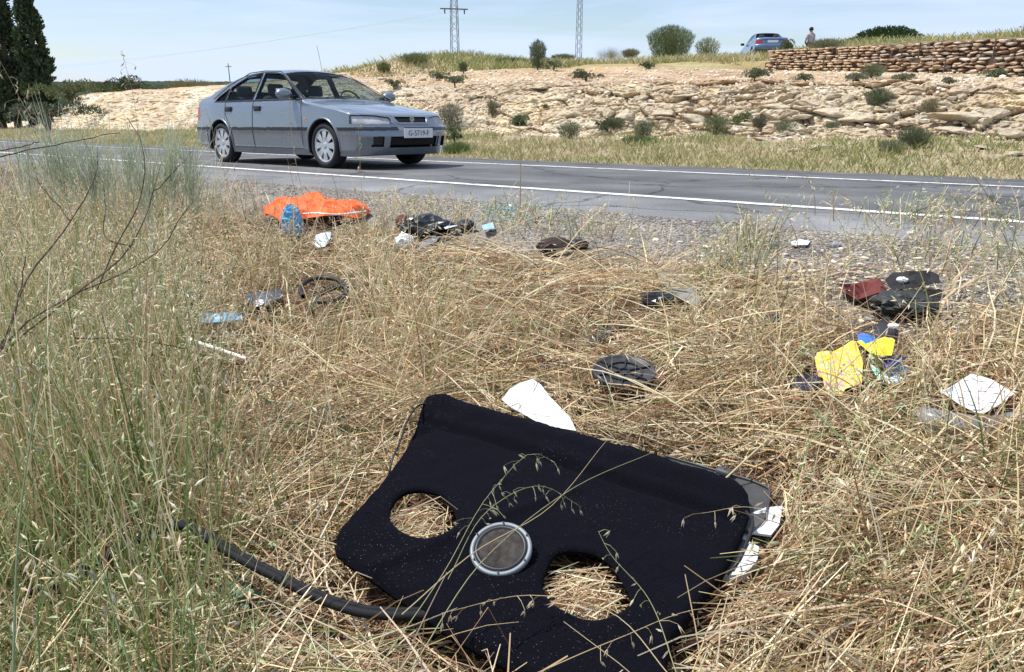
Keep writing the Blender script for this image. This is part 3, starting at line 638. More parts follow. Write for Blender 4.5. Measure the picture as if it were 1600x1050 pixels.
def vnormals(V, F):
    n = np.cross(V[F[:, 2]] - V[F[:, 0]], V[F[:, 3]] - V[F[:, 1]]); N = np.stack([sum(np.bincount(F[:, i], n[:, k], len(V)) for i in range(4)) for k in range(3)], -1)
    return N / (np.linalg.norm(N, axis=1)[:, None] + 1e-12)
def text_mesh(name, body, size, mat, parent, loc, rot, extrude=.001):
    cu = bpy.data.curves.new(name, 'FONT'); cu.body = body; cu.size = size; cu.align_x = 'CENTER'; cu.align_y = 'CENTER'; cu.extrude = extrude
    t = bpy.data.objects.new(name, cu); COL.objects.link(t); dg = bpy.context.evaluated_depsgraph_get(); me = bpy.data.meshes.new_from_object(t.evaluated_get(dg)); bpy.data.objects.remove(t)
    me.materials.clear(); me.materials.append(mat); return link(name, me, parent, loc, rot)
def wheel(parent, x, y, r, side, spokes=8, steer=0.):
    e = link('wheel', lathe_mesh('wheel', [(.0, -.07), (.21, -.07), (.21, .0)], M_DARK), parent, (x, y, r), (0, 0, (0 if side > 0 else math.pi) + steer))
    prof = [(r * .73, -.08), (r * .76, -.098), (r * .86, -.104), (r * .97, -.09), (r, -.07), (r, .07), (r * .97, .09), (r * .86, .104), (r * .76, .098), (r * .73, .08)]
    V, F = lathe(prof, 40, 'y'); mesh_np('tyre', V, F, M_RUB, parent=e, smooth=True)
    # rim: outer flange plus spokes with gaps between them
    parts = [lathe([(r * .74, .07), (r * .735, .088), (r * .67, .086), (r * .645, .06), (r * .64, -.02)], 40, 'y'), lathe([(0, .088), (r * .08, .088), (r * .15, .080), (r * .16, .05)], 24, 'y')]
    for k in range(spokes):
        a = 2 * math.pi * k / spokes; P = []
        for rr, w, yy in ((r * .13, .030, .078), (r * .35, .034, .086), (r * .68, .052, .082)):
            c, s = math.cos(a), math.sin(a)
            for dw in (-w, w): P.append((rr * c - dw * s, yy, rr * s + dw * c))
            for dw in (w * .8, -w * .8): P.append((rr * c - dw * s, yy - .03, rr * s + dw * c))
        P = np.array(P); Fq = []
        for i in range(2):
            for j in range(4): Fq.append((i * 4 + j, i * 4 + (j + 1) % 4, i * 4 + 4 + (j + 1) % 4, i * 4 + 4 + j))
        parts.append((P, np.array(Fq)))
    V, F = join(parts); mesh_np('rim', V, F, M_ALLOY, parent=e)
    V, F = lathe([(0, .0), (r * .64, .0)], 24, 'y'); mesh_np('brake_disc', V, F, flat('brake', (.05, .05, .055), .6, metal=.5) if 'brake' not in bpy.data.materials else bpy.data.materials['brake'], parent=e)
    return e
def lathe_mesh(name, prof, mat):
    V, F = lathe(prof, 20, 'y'); o = mesh_np(name, V, F, mat); me = o.data; bpy.data.objects.remove(o); return me
def seat_set(t, mat, xs, zs=.30):
    for x, y in xs:
        bm = bmesh.new(); bm_box(bm, (x, y, zs + .12), (.50, .50, .18), bev=.05); bm_box(bm, (x - .27, y, zs + .42), (.14, .48, .58), Matrix.Rotation(-.22, 3, 'Y'), .05)
        o = from_bm('seat', bm, mat, t, True); bm = bmesh.new(); bm_box(bm, (x - .36, y, zs + .80), (.09, .26, .17), Matrix.Rotation(-.15, 3, 'Y'), .035); from_bm('headrest', bm, mat, o, True)

ACC = dict(xf=2.40, xr=-2.36, fr=.27, rr=.20, fp=3.0,
  fprof=[(0, .10), (.25, .03), (.5, .0), (.66, .012), (.72, .05), (.85, .09), (1, .17)], rprof=[(0, .10), (.3, .0), (.5, .0), (.6, .04), (.9, .06), (1, .12)],
  zc=[(-2.4, .93), (-2.2, 1.005), (-1.95, 1.05), (-1.74, 1.08), (-1.45, 1.205), (-1.1, 1.325), (-.75, 1.38), (-.35, 1.405), (0.0, 1.39), (.22, 1.345), (.55, 1.17), (.98, .935), (1.3, .885), (1.7, .825), (2.05, .755), (2.2, .72), (2.4, .66)],
  crown=[(-2.4, .03), (-1.9, .05), (-1.2, .06), (-.8, .05), (0, .05), (.5, .07), (1.0, .045), (2.4, .04)],
  zb=[(-2.4, .28), (-1.9, .22), (-1.6, .16), (1.7, .16), (2.4, .19)],
  wp=[(-2.4, .76), (-2.1, .80), (-1.6, .845), (-.8, .86), (.8, .86), (1.5, .855), (1.95, .835), (2.4, .76)],
  wz=[(.15, .94), (.25, .975), (.45, 1.0), (.52, 1.003), (.62, .995), (.80, .975), (.90, .945), (.94, .925), (1.0, .885), (1.30, .70), (1.42, .63)])
CAR_BLUE = paint('silver_blue_paint', (.205, .235, .272), .55, .27)
def build_moving_car():
    t = empty('saloon_car', label='silver-blue saloon car driving along the near lane of the road', cat='car')
    V, F, ids = car_body(ACC, 300, 104, 84, 9); N = vnormals(V, F); C = V[F].mean(1); x, y, z = C.T; ay = np.abs(y)
    side = ids <= 1; top = ids == 2; end_f = ids == 4; bot = ids == 3
    R = .325
    arch = np.zeros(len(F), bool)
    for ax in (1.40, -1.32): arch |= (side | bot) & (np.hypot(x - ax, z - .315) < R + .02) & (ay > .45)
    zwin = .935
    g_front = [(.86, zwin), (.80, .985), (.24, 1.275), (.13, 1.305), (-.28, 1.33), (-.30, zwin)]; g_rear = [(-.375, zwin), (-.355, 1.33), (-.72, 1.295), (-1.12, 1.14), (-1.13, zwin)]
    g_q = [(-1.185, zwin), (-1.175, 1.125), (-1.42, 1.0), (-1.47, zwin)]
    m_f = side & inpoly(x, z, g_front); m_r = side & inpoly(x, z, g_rear); m_q = side & inpoly(x, z, g_q)
    upper = (top | side)
    hw = lambda zz: np.interp(zz, [.93, 1.33], [.745, .535])
    m_ws = upper & (x > .20) & (x < .955) & (z > .945) & (ay < hw(z)) & ~m_f
    m_rw = upper & (x > -1.66) & (x < -1.02) & (z > 1.10) & (ay < np.interp(z, [1.05, 1.32], [.66, .53])) & ~(m_r | m_q)
    front = (x > 1.9)
    m_hl = front & (z > .590) & (z < .705 - .035 * sstep(.60, .30, ay)) & (ay > .345 + .25 * (.70 - z)) & (x > 1.98) & ~bot
    m_gr = front & (z > .605) & (z < .685) & (ay < .300 - .5 * (.685 - z)) & ~bot & (x > 2.0)
    m_in = front & (z > .285) & (z < .43) & (ay < .44) & ~bot & (x > 2.0)
    m_fog = front & (z > .30) & (z < .43) & (ay > .51) & (ay < .65) & ~bot & (x > 1.9)
    m_strip = (((z > .505) & (z < .545) & side & (np.hypot(x - 1.40, z - .315) > .40) & (np.hypot(x + 1.32, z - .315) > .40)) | ((z > .505) & (z < .545) & (x > 1.9) & (ay > .30)) | ((z > .505) & (z < .545) & (x < -1.9) & (ay > .30))) & ~bot
    m_fe = ~(m_gr | m_in | m_fog | m_strip | m_hl) & (x > 1.78) & (z < .575) & ~bot & ~arch
    m_be = ~(m_strip) & (x < -1.75) & (z < .575) & ~bot & ~arch
    tl = (x < -2.0) & (z > .66) & (z < .86) & (ay > .42) & ~bot & ~top
    d_f = side & ~m_f & (x > -.335) & (x < .93) & (z > .25) & (z < 1.36) & ~m_strip & ~((z > .955) & (x > .86)) & (z < np.interp(x, [-.34, .13, .9], [1.36, 1.335, .95]))
    d_r = side & ~(m_r) & (x > -1.16) & (x <= -.335) & (z > .25) & ~m_strip & (z < np.interp(x, [-1.16, -.72, -.33], [1.16, 1.325, 1.36])) & (np.hypot(x + 1.32, z - .315) > R + .05)
    hood = top & (x > .99) & (z > .70) & (ay < .70) & ~m_hl & ~m_ws & (x < 2.14)
    used = arch | m_f | m_r | m_q | m_ws | m_rw | m_hl | m_gr | m_in | m_fog | m_strip | m_fe | m_be | tl | d_f | d_r | hood
    def part(nm, mask, mat, off=0., parent=t, thick=0.):
        P, Q = sub(V, F, mask, off, N); return mesh_np(nm, P, Q, mat, parent=parent, smooth=True)
    body = part('body_shell', ~used, CAR_BLUE)
    for s in (1, -1):
        h = y * s > 0
        o = part('front_door', d_f & h, CAR_BLUE, -.002); part('window', m_f & h, M_GLASS, -.008, o)
        o2 = part('rear_door', d_r & h, CAR_BLUE, -.002); part('window', m_r & h, M_GLASS, -.008, o2)
        part('quarter_window', m_q & h, M_GLASS, -.008)
        for xx, dd in ((-.20, o), (-1.02, o2)):
            zz = .815; bm = bmesh.new(); bm_box(bm, (xx, s * .838, zz), (.17, .035, .075), bev=.012); from_bm('handle', bm, M_BLACKP, dd, True)
        hl = part('headlight', m_hl & h, M_REFL, -.022); part('lens', m_hl & h, M_LENS, .0, hl)
        if (m_fog & h).any(): part('fog_lamp_recess', m_fog & h, M_BLACKP, -.03)
        part('tail_light', tl & h, M_REDL, .0)
        # dark rubber round the side glass and along the panel gaps
        fr = []
        for poly, dep in ((g_front, 0), (g_rear, 0), (g_q, 0)):
            pass
        # door mirror
        m = bmesh.new(); bmesh.ops.create_uvsphere(m, u_segments=20, v_segments=12, radius=1)
        for v in m.verts:
            c = v.co; v.co = Vector((.70 + c.x * (.085 if c.x > 0 else .03), s * (.955 + c.y * .13), .995 + c.z * .08 * (1.0 if c.z > 0 else .9)))
        mo = from_bm('door_mirror', m, CAR_BLUE, t, True)
        m = bmesh.new(); bm_box(m, (.72, s * .85, .965), (.10, .14, .035), bev=.01); from_bm('mirror_arm', m, M_BLACKP, mo, True)
        m = bmesh.new(); bm_box(m, (.665, s * .955, 1.015), (.01, .18, .11), bev=.004); from_bm('mirror_glass', m, M_CHROME, mo)
    # gaps (thin dark lines laid in the joints)
    def seam(pts, nm='panel_gap', parent=t, w=.004, mat=M_BLACKP):
        pts = np.asarray(pts, float); P = []
        for s in (1, -1):
            for (xa, za) in pts:
                k = side & (y * s > 0); i = np.argmin(np.where(k, (x - xa) ** 2 + (z - za) ** 2, 99)); P.append(np.array([xa, C[i, 1] + s * .0005, za]))
            Vt, Ft = tube(np.array(P), w, 5); mesh_np(nm, Vt, Ft, mat, parent=parent); P = []
    dens = lambda pl, n=40: np.array([(a_, b_) for a_, b_ in zip(np.interp(np.linspace(0, len(pl) - 1, n), range(len(pl)), [p[0] for p in pl]), np.interp(np.linspace(0, len(pl) - 1, n), range(len(pl)), [p[1] for p in pl]))])
    seam(dens([(-.335, .26), (-.335, .93)])); seam(dens([(.93, .30), (.95, .60), (.90, .93)])); seam(dens([(-1.165, .93), (-1.12, .72), (-1.0, .58), (-.93, .40), (-.95, .26)]))
    seam(dens([(.93, .255), (-.93, .255)]), w=.005)
    for poly in (g_front, g_rear, g_q): seam(dens(poly + [poly[0]], 90), 'window_rubber', w=.010)
    seam(dens([(-1.50, .93), (.9, .93)], 60), 'window_rubber', w=.011)
    seam(dens([(-1.56, .975), (-1.20, 1.19), (-.72, 1.345), (-.3, 1.362), (.14, 1.338), (.93, .955)], 90), 'roof_moulding', w=.007)
    sides_in = part('inner_lining', (side | (ids == 2)) & ~(m_f | m_r | m_q | m_ws | m_rw | arch) & (z > .25) & (x < 1.0) & (x > -1.75), M_DARK, -.045)
    part('windscreen', m_ws, M_GLASS, -.004); part('rear_window', m_rw, M_GLASS, -.004)
    edge = upper & ~m_ws & ~m_f & (x > .16) & (x < .99) & (z > .93) & (ay < hw(z) + .018); 
    if edge.any(): part('windscreen_rubber', edge, M_BLACKP, .0015)
    part('bonnet', hood, CAR_BLUE, .001); fb = part('front_bumper', m_fe, CAR_BLUE, .006); part('rear_bumper', m_be, CAR_BLUE, .006)
    part('rub_strip', m_strip, M_BLACKP, .011)
    gr = part('grille', m_gr, M_BLACKP, -.02); part('air_intake', m_in, M_DARK, -.05, fb)
    gy = np.linspace(-.27, .27, 25); gx = []
    def fx(yy, zz):
        k = end_f | (top & (x > 2)) | (side & (x > 2)); i = np.argmin(np.where(k, (y - yy) ** 2 + (z - zz) ** 2, 99)); return C[i, 0]
    for zz in (.625, .645, .665):
        Vt, Ft = tube([(fx(a_, zz) - .006, a_, zz) for a_ in gy], .004, 4); mesh_np('grille_bar', Vt, Ft, M_BLACKP, parent=gr)
    ring = [(fx(a_, zz) + .004, a_, zz) for a_, zz in [(a_, .690) for a_ in np.linspace(-.297, .297, 24)] + [(.280, .64)] + [(a_, .600) for a_ in np.linspace(.25, -.25, 20)] + [(-.280, .64), (-.297, .69)]]
    Vt, Ft = tube(ring, .007, 6); mesh_np('grille_surround', Vt, Ft, M_ALLOY, parent=gr, smooth=True)
    # badge: a tall letter in a rounded frame
    xb = fx(0, .645) + .006
    P = [(xb, .030, .675), (xb, -.030, .675), (xb, -.036, .660), (xb, -.026, .615), (xb, .026, .615), (xb, .036, .660), (xb, .030, .675)]
    parts = [tube(P, .0035, 5), tube([(xb, .019, .668), (xb, .012, .622)], .0042, 5), tube([(xb, -.019, .668), (xb, -.012, .622)], .0042, 5), tube([(xb, .015, .643), (xb, -.015, .643)], .0035, 5)]
    Vt, Ft = join(parts); mesh_np('badge', Vt, Ft, M_CHROME, parent=gr)
    xp = fx(0, .50) + .03
    bm = bmesh.new(); bm_box(bm, (xp, 0, .47), (.012, .52, .125), bev=.004); pl = from_bm('number_plate', bm, M_PLATE, t)
    text_mesh('plate_lettering', 'G-5719-F', .098, flat('plate_ink', (.03, .03, .035), .6), pl, (xp + .0075, 0, .468), (math.pi / 2, 0, math.pi / 2), .0008)
    Vt, Ft = tube([(xp, a_, .50 + b_) for a_, b_ in ()] or [(xp - .01, -.24, .54), (xp - .01, .24, .54)], .008, 5); mesh_np('plate_lamp_bar', Vt, Ft, M_BLACKP, parent=pl)
    # bumper vents between plate opening and fog recess: body-coloured ribs
    for s in (1, -1):
        a_ = s * .42; Vt, Ft = tube([(fx(a_, zz) - .012, a_, zz) for zz in (.29, .36, .43)], .035, 8)
    for s in (1, -1):
        V2, F2 = tube([(fx(s * .43, zz) - .02, s * .43, zz) for zz in (.285, .36, .43)], .014, 6); mesh_np('intake_rib', V2, F2, CAR_BLUE, parent=fb, smooth=True)
    # wheels, wells, floor, cabin
    for ax in (1.40, -1.32):
        for s in (1, -1):
            wheel(t, ax, s * .735, .305, s, 8)
            a_ = np.linspace(-.35, math.pi + .35, 22); P = [(ax + (R + .018) * math.cos(q), s * yy, .315 + (R + .018) * math.sin(q)) for yy in (.845, .46) for q in a_]
            mesh_np('wheel_well', np.array(P), np.array([(i, i + 1, i + 23, i + 22) for i in range(21)]), M_DARK, parent=t)
            mesh_np('wheel_well', np.array([(ax - .36, s * .455, .16), (ax + .36, s * .455, .16), (ax + .36, s * .455, .72), (ax - .36, s * .455, .72)]), np.array([(0, 1, 2, 3)]), M_DARK, parent=t)
            k = side & (y * s > 0); P = []
            for q in np.linspace(-.25, math.pi + .25, 40):
                xa, za = ax + (R + .03) * math.cos(q), .315 + (R + .03) * math.sin(q); i = np.argmin(np.where(k, (x - xa) ** 2 + (z - za) ** 2, 99)); P.append((xa, C[i, 1] - s * .004, za))
            Vt, Ft = tube(P, .014, 6); mesh_np('arch_lip', Vt, Ft, CAR_BLUE, parent=t, smooth=True)
    bm = bmesh.new(); bm_box(bm, (0, 0, .24), (3.9, 1.0, .10)); bm_box(bm, (.04, 0, .27), (1.95, 1.55, .12)); bm_box(bm, (1.2, 0, .60), (.5, 1.35, .34)); bm_box(bm, (1.1, 0, .22), (1.2, 1.2, .13)); bm_box(bm, (-1.6, 0, .22), (.9, 1.1, .14)); from_bm('floor', bm, M_DARK, t)
    seat_set(t, M_SEAT, [(-.05, .36), (-.05, -.36), (-.95, .36), (-.95, -.36)])
    bm = bmesh.new(); bm_box(bm, (.82, 0, .83), (.42, 1.36, .17), bev=.04); from_bm('dashboard', bm, M_SEAT, t, True)
    bm = bmesh.new(); bm_box(bm, (-1.45, 0, .94), (.42, 1.2, .03)); from_bm('parcel_tray', bm, M_SEAT, t)
    a_ = np.linspace(0, 2 * math.pi, 33); tl_ = math.radians(62)
    Vt, Ft = tube([(.50 - .185 * math.sin(q) * math.cos(tl_), .37 + .185 * math.cos(q), .92 + .185 * math.sin(q) * math.sin(tl_)) for q in a_], .014, 8)
    sw = mesh_np('steering_wheel', Vt, Ft, M_BLACKP, parent=t, smooth=True)
    Vt, Ft = join([tube([(.50, .37 - .18, .92), (.53, .37, .91), (.50, .37 + .18, .92)], .014, 6), tube([(.53, .37, .91), (.75, .37, .80)], .03, 8)]); mesh_np('steering_spokes', Vt, Ft, M_BLACKP, parent=sw)
    for s in (1,):
        bm = bmesh.new(); bm_box(bm, (.30, 0, 1.27), (.03, .22, .06), bev=.01); from_bm('rear_view_mirror', bm, M_BLACKP, t)
    Vt, Ft = tube([(-.95, -.52, 1.35), (-1.25, -.55, 1.62)], .003, 5)
    for yy in (.0, .28):  # wipers
        Vt, Ft = tube([(.985, yy - .45, .955), (.93, yy + .02, .985)], .006, 5); mesh_np('wiper', Vt, Ft, M_BLACKP, parent=t)
    bm = bmesh.new(); bm_box(bm, (1.93, -.80, .64), (.10, .02, .03), bev=.006)
    bm.free(); bm = bmesh.new(); bm_box(bm, (1.02, -.848, .66), (.055, .012, .03), bev=.004); from_bm('side_repeater', bm, M_AMBER, t)
    return t
car = build_moving_car()
# stand it on the road plane: heading along the lane, tilted like the road
Fw = Vector((.7549, -.6552, .0287)).normalized(); Nn = Vector((-.0006, .04305, .99907)).normalized(); Lf = Nn.cross(Fw).normalized(); Nn = Fw.cross(Lf)
Mx = Matrix((Fw, Lf, Nn)).transposed().to_4x4(); Mx.translation = Vector((-3.10, 12.40, .008)); car.matrix_world = Mx

MB = dict(xf=2.2, xr=-2.22, fr=.22, rr=.14, fp=4, fprof=[(0, .06), (.4, 0), (.6, .03), (1, .12)], rprof=[(0, .08), (.32, 0), (.46, 0), (.5, .035), (.92, .06), (1, .10)],
  zc=[(-2.3, .90), (-2.1, .945), (-1.45, .975), (-1.30, .99), (-.82, 1.33), (-.6, 1.375), (-.1, 1.385), (.15, 1.36), (.9, .93), (1.3, .89), (2.3, .78)],
  crown=[(-2.3, .025), (-1.3, .03), (-.8, .04), (.2, .04), (1., .03), (2.3, .03)], zb=[(-2.3, .30), (-1.8, .22), (1.7, .2), (2.3, .24)],
  wp=[(-2.3, .80), (-1.8, .83), (0, .845), (1.5, .84), (2.3, .78)], wz=[(.15, .94), (.3, .98), (.5, 1.), (.75, .985), (.92, .94), (.97, .90), (1.32, .70), (1.4, .64)])
PARK_BLUE = paint('pale_blue_paint', (.11, .18, .33), .35, .30)
def build_parked_car():
    t = empty('parked_car', label='pale blue saloon car parked on the ridge seen from behind', cat='car')
    V, F, ids = car_body(MB, 190, 76, 62, 4); N = vnormals(V, F); C = V[F].mean(1); x, y, z = C.T; ay = np.abs(y); side = ids <= 1; top = ids == 2; bot = ids == 3; up = side | top; R = .33
    arch = np.zeros(len(F), bool)
    for ax in (1.35, -1.30): arch |= (side | bot) & (np.hypot(x - ax, z - .31) < R) & (ay > .45)
    g = [[(.80, .95), (.20, 1.29), (-.22, 1.31), (-.24, .95)], [(-.30, .95), (-.28, 1.31), (-.72, 1.29), (-1.02, 1.06), (-1.02, .95)]]
    mg = [side & inpoly(x, z, p) for p in g]; gl = mg[0] | mg[1]
    rw = up & (x < -.80) & (x > -1.29) & (z > 1.0) & (ay < np.interp(z, [1., 1.32], [.66, .52])) & ~gl; ws = up & (x > .22) & (x < .87) & (z > .95) & (ay < np.interp(z, [.95, 1.3], [.70, .53])) & ~gl
    re = ids == 5; tl = (x < -1.98) & (z > .66) & (z < .815) & (ay > .50) & ~bot & ~top; panel = re & (z > .66) & (z < .80) & (ay <= .47) ; boot = (top & (x < -1.30) & (x > -2.25) & (ay < .68)) | (re & (z > .83) & (ay < .68))
    bump = (x < -1.75) & (z > .38) & (z < .62) & ~bot & ~arch; skirt = (x < -1.75) & (z <= .38) & ~bot & ~arch
    used = arch | gl | rw | ws | tl | boot | bump | skirt
    def part(nm, mask, mat, off=0., parent=t): P, Q = sub(V, F, mask, off, N); return mesh_np(nm, P, Q, mat, parent=parent, smooth=True)
    part('body_shell', ~used, PARK_BLUE); part('boot_lid', boot, PARK_BLUE, .004); part('rear_bumper', bump, PARK_BLUE, .03); part('bumper_skirt', skirt, M_BLACKP, .01)
    part('rear_window', rw, M_GLASS, .002); part('windscreen', ws, M_GLASS, .002)
    part('inner_lining', up & ~(gl | rw | ws | arch) & (z > .25) & (x < 1.0) & (x > -1.4), M_DARK, -.04)
    for s in (1, -1):
        h = y * s > 0; part('side_window', mg[0] & h, M_GLASS, -.004); part('side_window', mg[1] & h, M_GLASS, -.004)
        o = part('tail_light', tl & h, M_REDL, .004); 
        m = bmesh.new(); bm_box(m, (.66, s * .93, .98), (.08, .20, .12), bev=.03); from_bm('door_mirror', m, M_BLACKP, t, True)
        for ax in (1.35, -1.30):
            wheel(t, ax, s * .72, .30, s, 8)
            a_ = np.linspace(-.35, math.pi + .35, 14); P = [(ax + R * math.cos(q), s * yy, .31 + R * math.sin(q)) for yy in (.83, .46) for q in a_]; mesh_np('wheel_well', np.array(P), np.array([(i, i + 1, i + 15, i + 14) for i in range(13)]), M_DARK, parent=t)
    zz = [.73]; bm = bmesh.new(); bm_box(bm, (-2.20, 0, .735), (.012, .52, .115), bev=.003); pl = from_bm('number_plate', bm, M_PLATE, t)
    bm = bmesh.new(); bm_box(bm, (-2.185, 0, .815), (.02, 1.0, .018)); from_bm('boot_trim', bm, M_BLACKP, t)
    bm = bmesh.new(); bm_box(bm, (0, 0, .25), (3.8, 1.0, .12)); bm_box(bm, (0, 0, .27), (1.9, 1.5, .1)); from_bm('floor', bm, M_DARK, t)
    seat_set(t, M_SEAT, [(-.02, .36), (-.02, -.36), (-.85, .36), (-.85, -.36)]); return t
park = build_parked_car()
gp = at(1191, 88, 43.0); park.location = (gp[0], gp[1], gp[2] - .30); park.rotation_euler = (0, math.radians(5.0), math.radians(85))
PARKZ = gp[2] - .30

# ------------------------------------------------------------------ a person standing behind the ridge grass (seen from the waist up)
def skin_body(name, verts, edges, radii, mat, parent, lv=2):
    me = bpy.data.meshes.new(name); me.from_pydata([tuple(v) for v in verts], edges, []); o = link(name, me, parent)
    md = o.modifiers.new('s', 'SKIN'); md.use_smooth_shade = True
    for i, r in enumerate(radii): me.skin_vertices[0].data[i].radius = (r, r) if not isinstance(r, tuple) else r
    me.skin_vertices[0].data[0].use_root = True
    m2 = o.modifiers.new('u', 'SUBSURF'); m2.levels = lv; m2.render_levels = lv
    dg = bpy.context.evaluated_depsgraph_get(); dg.update(); e = bpy.data.meshes.new_from_object(o.evaluated_get(dg)); o.modifiers.clear(); o.data = e; e.materials.clear(); e.materials.append(mat); return o
def person():
    p = at(1268, 46, 42.0); zt = p[2]; h = 1.74; t = empty('person', (p[0], p[1], zt - h + .10), math.radians(100), 'person in a pale grey top standing behind the ridge grass, facing left', 'person')
    M_SKIN = flat('skin', (.45, .28, .2), .6); M_SHIRT = flat('pale_grey_shirt', (.42, .44, .50), .9, var=.3, vscale=14, bump=.4); M_HAIR = flat('dark_hair', (.02, .016, .014), .8, bump=.6); M_TROU = flat('dark_trousers', (.05, .05, .07), .9)
    V = [(0, 0, .95), (0, 0, 1.15), (0, 0, 1.32), (0, 0, 1.44), (0.01, 0, 1.50), (.02, 0, 1.56), (.03, 0, 1.63), (.03, 0, 1.70),
         (0, .17, 1.40), (.02, .22, 1.15), (.16, .18, 1.02), (.22, .16, 1.00), (0, -.17, 1.40), (.02, -.22, 1.15), (.16, -.18, 1.02), (.22, -.16, 1.0),
         (0, .10, .90), (.02, .11, .50), (0, .12, .08), (.13, .13, .04), (0, -.10, .90), (.0, -.11, .50), (-.03, -.12, .08), (.10, -.13, .04)]
    E = [(0, 1), (1, 2), (2, 3), (3, 4), (4, 5), (5, 6), (6, 7), (3, 8), (8, 9), (9, 10), (10, 11), (3, 12), (12, 13), (13, 14), (14, 15), (0, 16), (16, 17), (17, 18), (18, 19), (0, 20), (20, 21), (21, 22), (22, 23)]
    Rr = [.14, .125, .14, .10, .055, .065, .092, .07, .065, .05, .035, .04, .065, .05, .035, .04, .085, .06, .04, .035, .085, .06, .04, .035]
    skin_body('body', V, E, Rr, M_SKIN, t)
    V2 = V[:4] + V[8:10] + V[12:14]; E2 = [(0, 1), (1, 2), (2, 3), (3, 4), (4, 5), (3, 6), (6, 7)]; skin_body('shirt', V2, E2, [.155, .14, .155, .11, .08, .066, .08, .066], M_SHIRT, t)
    V3 = [V[0], V[16], V[17], V[18], V[20], V[21], V[22]]; skin_body('trousers', V3, [(0, 1), (1, 2), (2, 3), (0, 4), (4, 5), (5, 6)], [.15, .10, .075, .06, .10, .075, .06], M_TROU, t)
    bm = bmesh.new(); bmesh.ops.create_uvsphere(bm, u_segments=20, v_segments=14, radius=.112)
    bmesh.ops.delete(bm, geom=[v for v in bm.verts if v.co.x > .045 and v.co.z < .05 or v.co.z < -.085], context='VERTS')
    from_bm('hair', bm, M_HAIR, t, True, (.015, 0, 1.655))
person()
# ------------------------------------------------------------------ shrubs, trees, pylons
def leaves(P, D, L, Wd, col, r, fold=0.0):
    """one quad leaf / needle per point: P base, D unit direction, L length, Wd width"""
    n = len(P); R = r.normal(size=(n, 3)); S = np.cross(D, R); S /= np.linalg.norm(S, axis=1)[:, None] + 1e-9; S = S * np.reshape(Wd, (-1, 1)) * .5
    L = np.reshape(L, (-1, 1)); M = P + D * L * .5
    V = np.stack([P, M + S, P + D * L, M - S], 1).reshape(-1, 3); F = np.arange(4 * n).reshape(n, 4)
    return V, F, np.repeat(col, 4, 0)
def jit(c, n, r, a=.25, h=.12):
    return np.clip(np.array(c)[None] * r.uniform(1 - a, 1 + a, (n, 1)) * r.uniform(1 - h, 1 + h, (n, 3)), 0, 1)
def bush(name, px, py, wpx, hpx, label, cat='shrub', group=None, col=(.09, .12, .05), n=900, style='round', stem=True, seed=None, base=None, leaf=None):
    """px, py = foot of the shrub in the photograph, wpx x hpx its size there"""
    r = np.random.default_rng(seed if seed is not None else int(px * 7 + py)); p = on(px, py) if base is None else np.asarray(base, float)
    k = p[1] / FPX * 1.02; w, h = wpx * k, hpx * k; lf = leaf or max(.02, .055 * min(w, h) ** .5 * 1.1, 2.6 * k)
    t = empty(name, tuple(p), 0, label, cat, group)
    if style == 'round':
        d = r.normal(size=(n, 3)); d /= np.linalg.norm(d, axis=1)[:, None]; d[:, 2] = np.abs(d[:, 2]) * 1.0 - .05
        nc = 14; cc = r.normal(size=(nc, 3)) * .38; cc[:, 2] = r.uniform(.12, .70, nc); cr = r.uniform(.14, .42, nc); ci = r.integers(0, nc, n)
        P = cc[ci] + d * (cr[ci] * r.uniform(.55, 1.05, n) ** .5)[:, None]; P[:, 2] = np.clip(P[:, 2], .0, None); P = P * np.array([w * .72, w * .6, h])
        D = d + r.normal(size=(n, 3)) * .5; D[:, 2] += .5
    elif style == 'dome':
        d = r.normal(size=(n, 3)); d /= np.linalg.norm(d, axis=1)[:, None]; d[:, 2] = np.abs(d[:, 2]); q = r.uniform(.72, 1.0, n) * (1 + .12 * fbm(d[:, 0] * 3, d[:, 1] * 3, d[:, 2] * 3, 8)); P = d * q[:, None] * np.array([w * .5, w * .45, h]); D = d + r.normal(size=(n, 3)) * .5
    elif style == 'broom':   # fans of upright needles
        a = r.uniform(0, 6.28, n); sp = r.uniform(0, 1, n) ** .6; hh = r.uniform(.0, 1, n) ** .8
        P = np.stack([np.cos(a) * sp * w * .42 * (.62 + .38 * hh), np.sin(a) * sp * w * .36 * (.62 + .38 * hh), hh * h * (1 - .30 * sp ** 2) * .88], -1)
        D = np.stack([np.cos(a) * sp * .6, np.sin(a) * sp * .6, np.ones(n)], -1) + r.normal(size=(n, 3)) * .22
    else:   # tuft: grass-like spray from the ground
        a = r.uniform(0, 6.28, n); sp = r.uniform(0, 1, n)
        P = np.stack([np.cos(a) * sp * w * .4, np.sin(a) * sp * w * .35, 0 * a - .02], -1); D = np.stack([np.cos(a) * sp * .55, np.sin(a) * sp * .55, np.ones(n)], -1) + r.normal(size=(n, 3)) * .16
        lf = h
    D /= np.linalg.norm(D, axis=1)[:, None]
    L = lf * r.uniform(.6, 1.3, n) * (1 if style != 'tuft' else .8); Wd = lf * (.45 if style in ('round', 'dome') else (.16 if style == 'broom' else 0)) + (.012 if style == 'tuft' else 0)
    if style == 'broom': L = L * 2.0
    V, F, C = leaves(P, D, L, Wd * np.ones(n), jit(col, n, r), r)
    mesh_np('foliage', V, F, M_BUSH, parent=t, col=C)
    if stem and style != 'tuft':
        parts = [tube(spline([(0, 0, -.1), (r.normal() * w * .05, r.normal() * w * .05, h * .3), (r.normal() * w * .2, r.normal() * w * .15, h * .7)], 6), np.linspace(.03, .01, 6) * max(.4, w), 5) for _ in range(4)]
        V, F = join(parts); mesh_np('stem', V, F, M_BARK, parent=t)
    return t
G1, G2, G3, G4 = (.075, .11, .045), (.13, .155, .085), (.17, .18, .12), (.10, .13, .03)
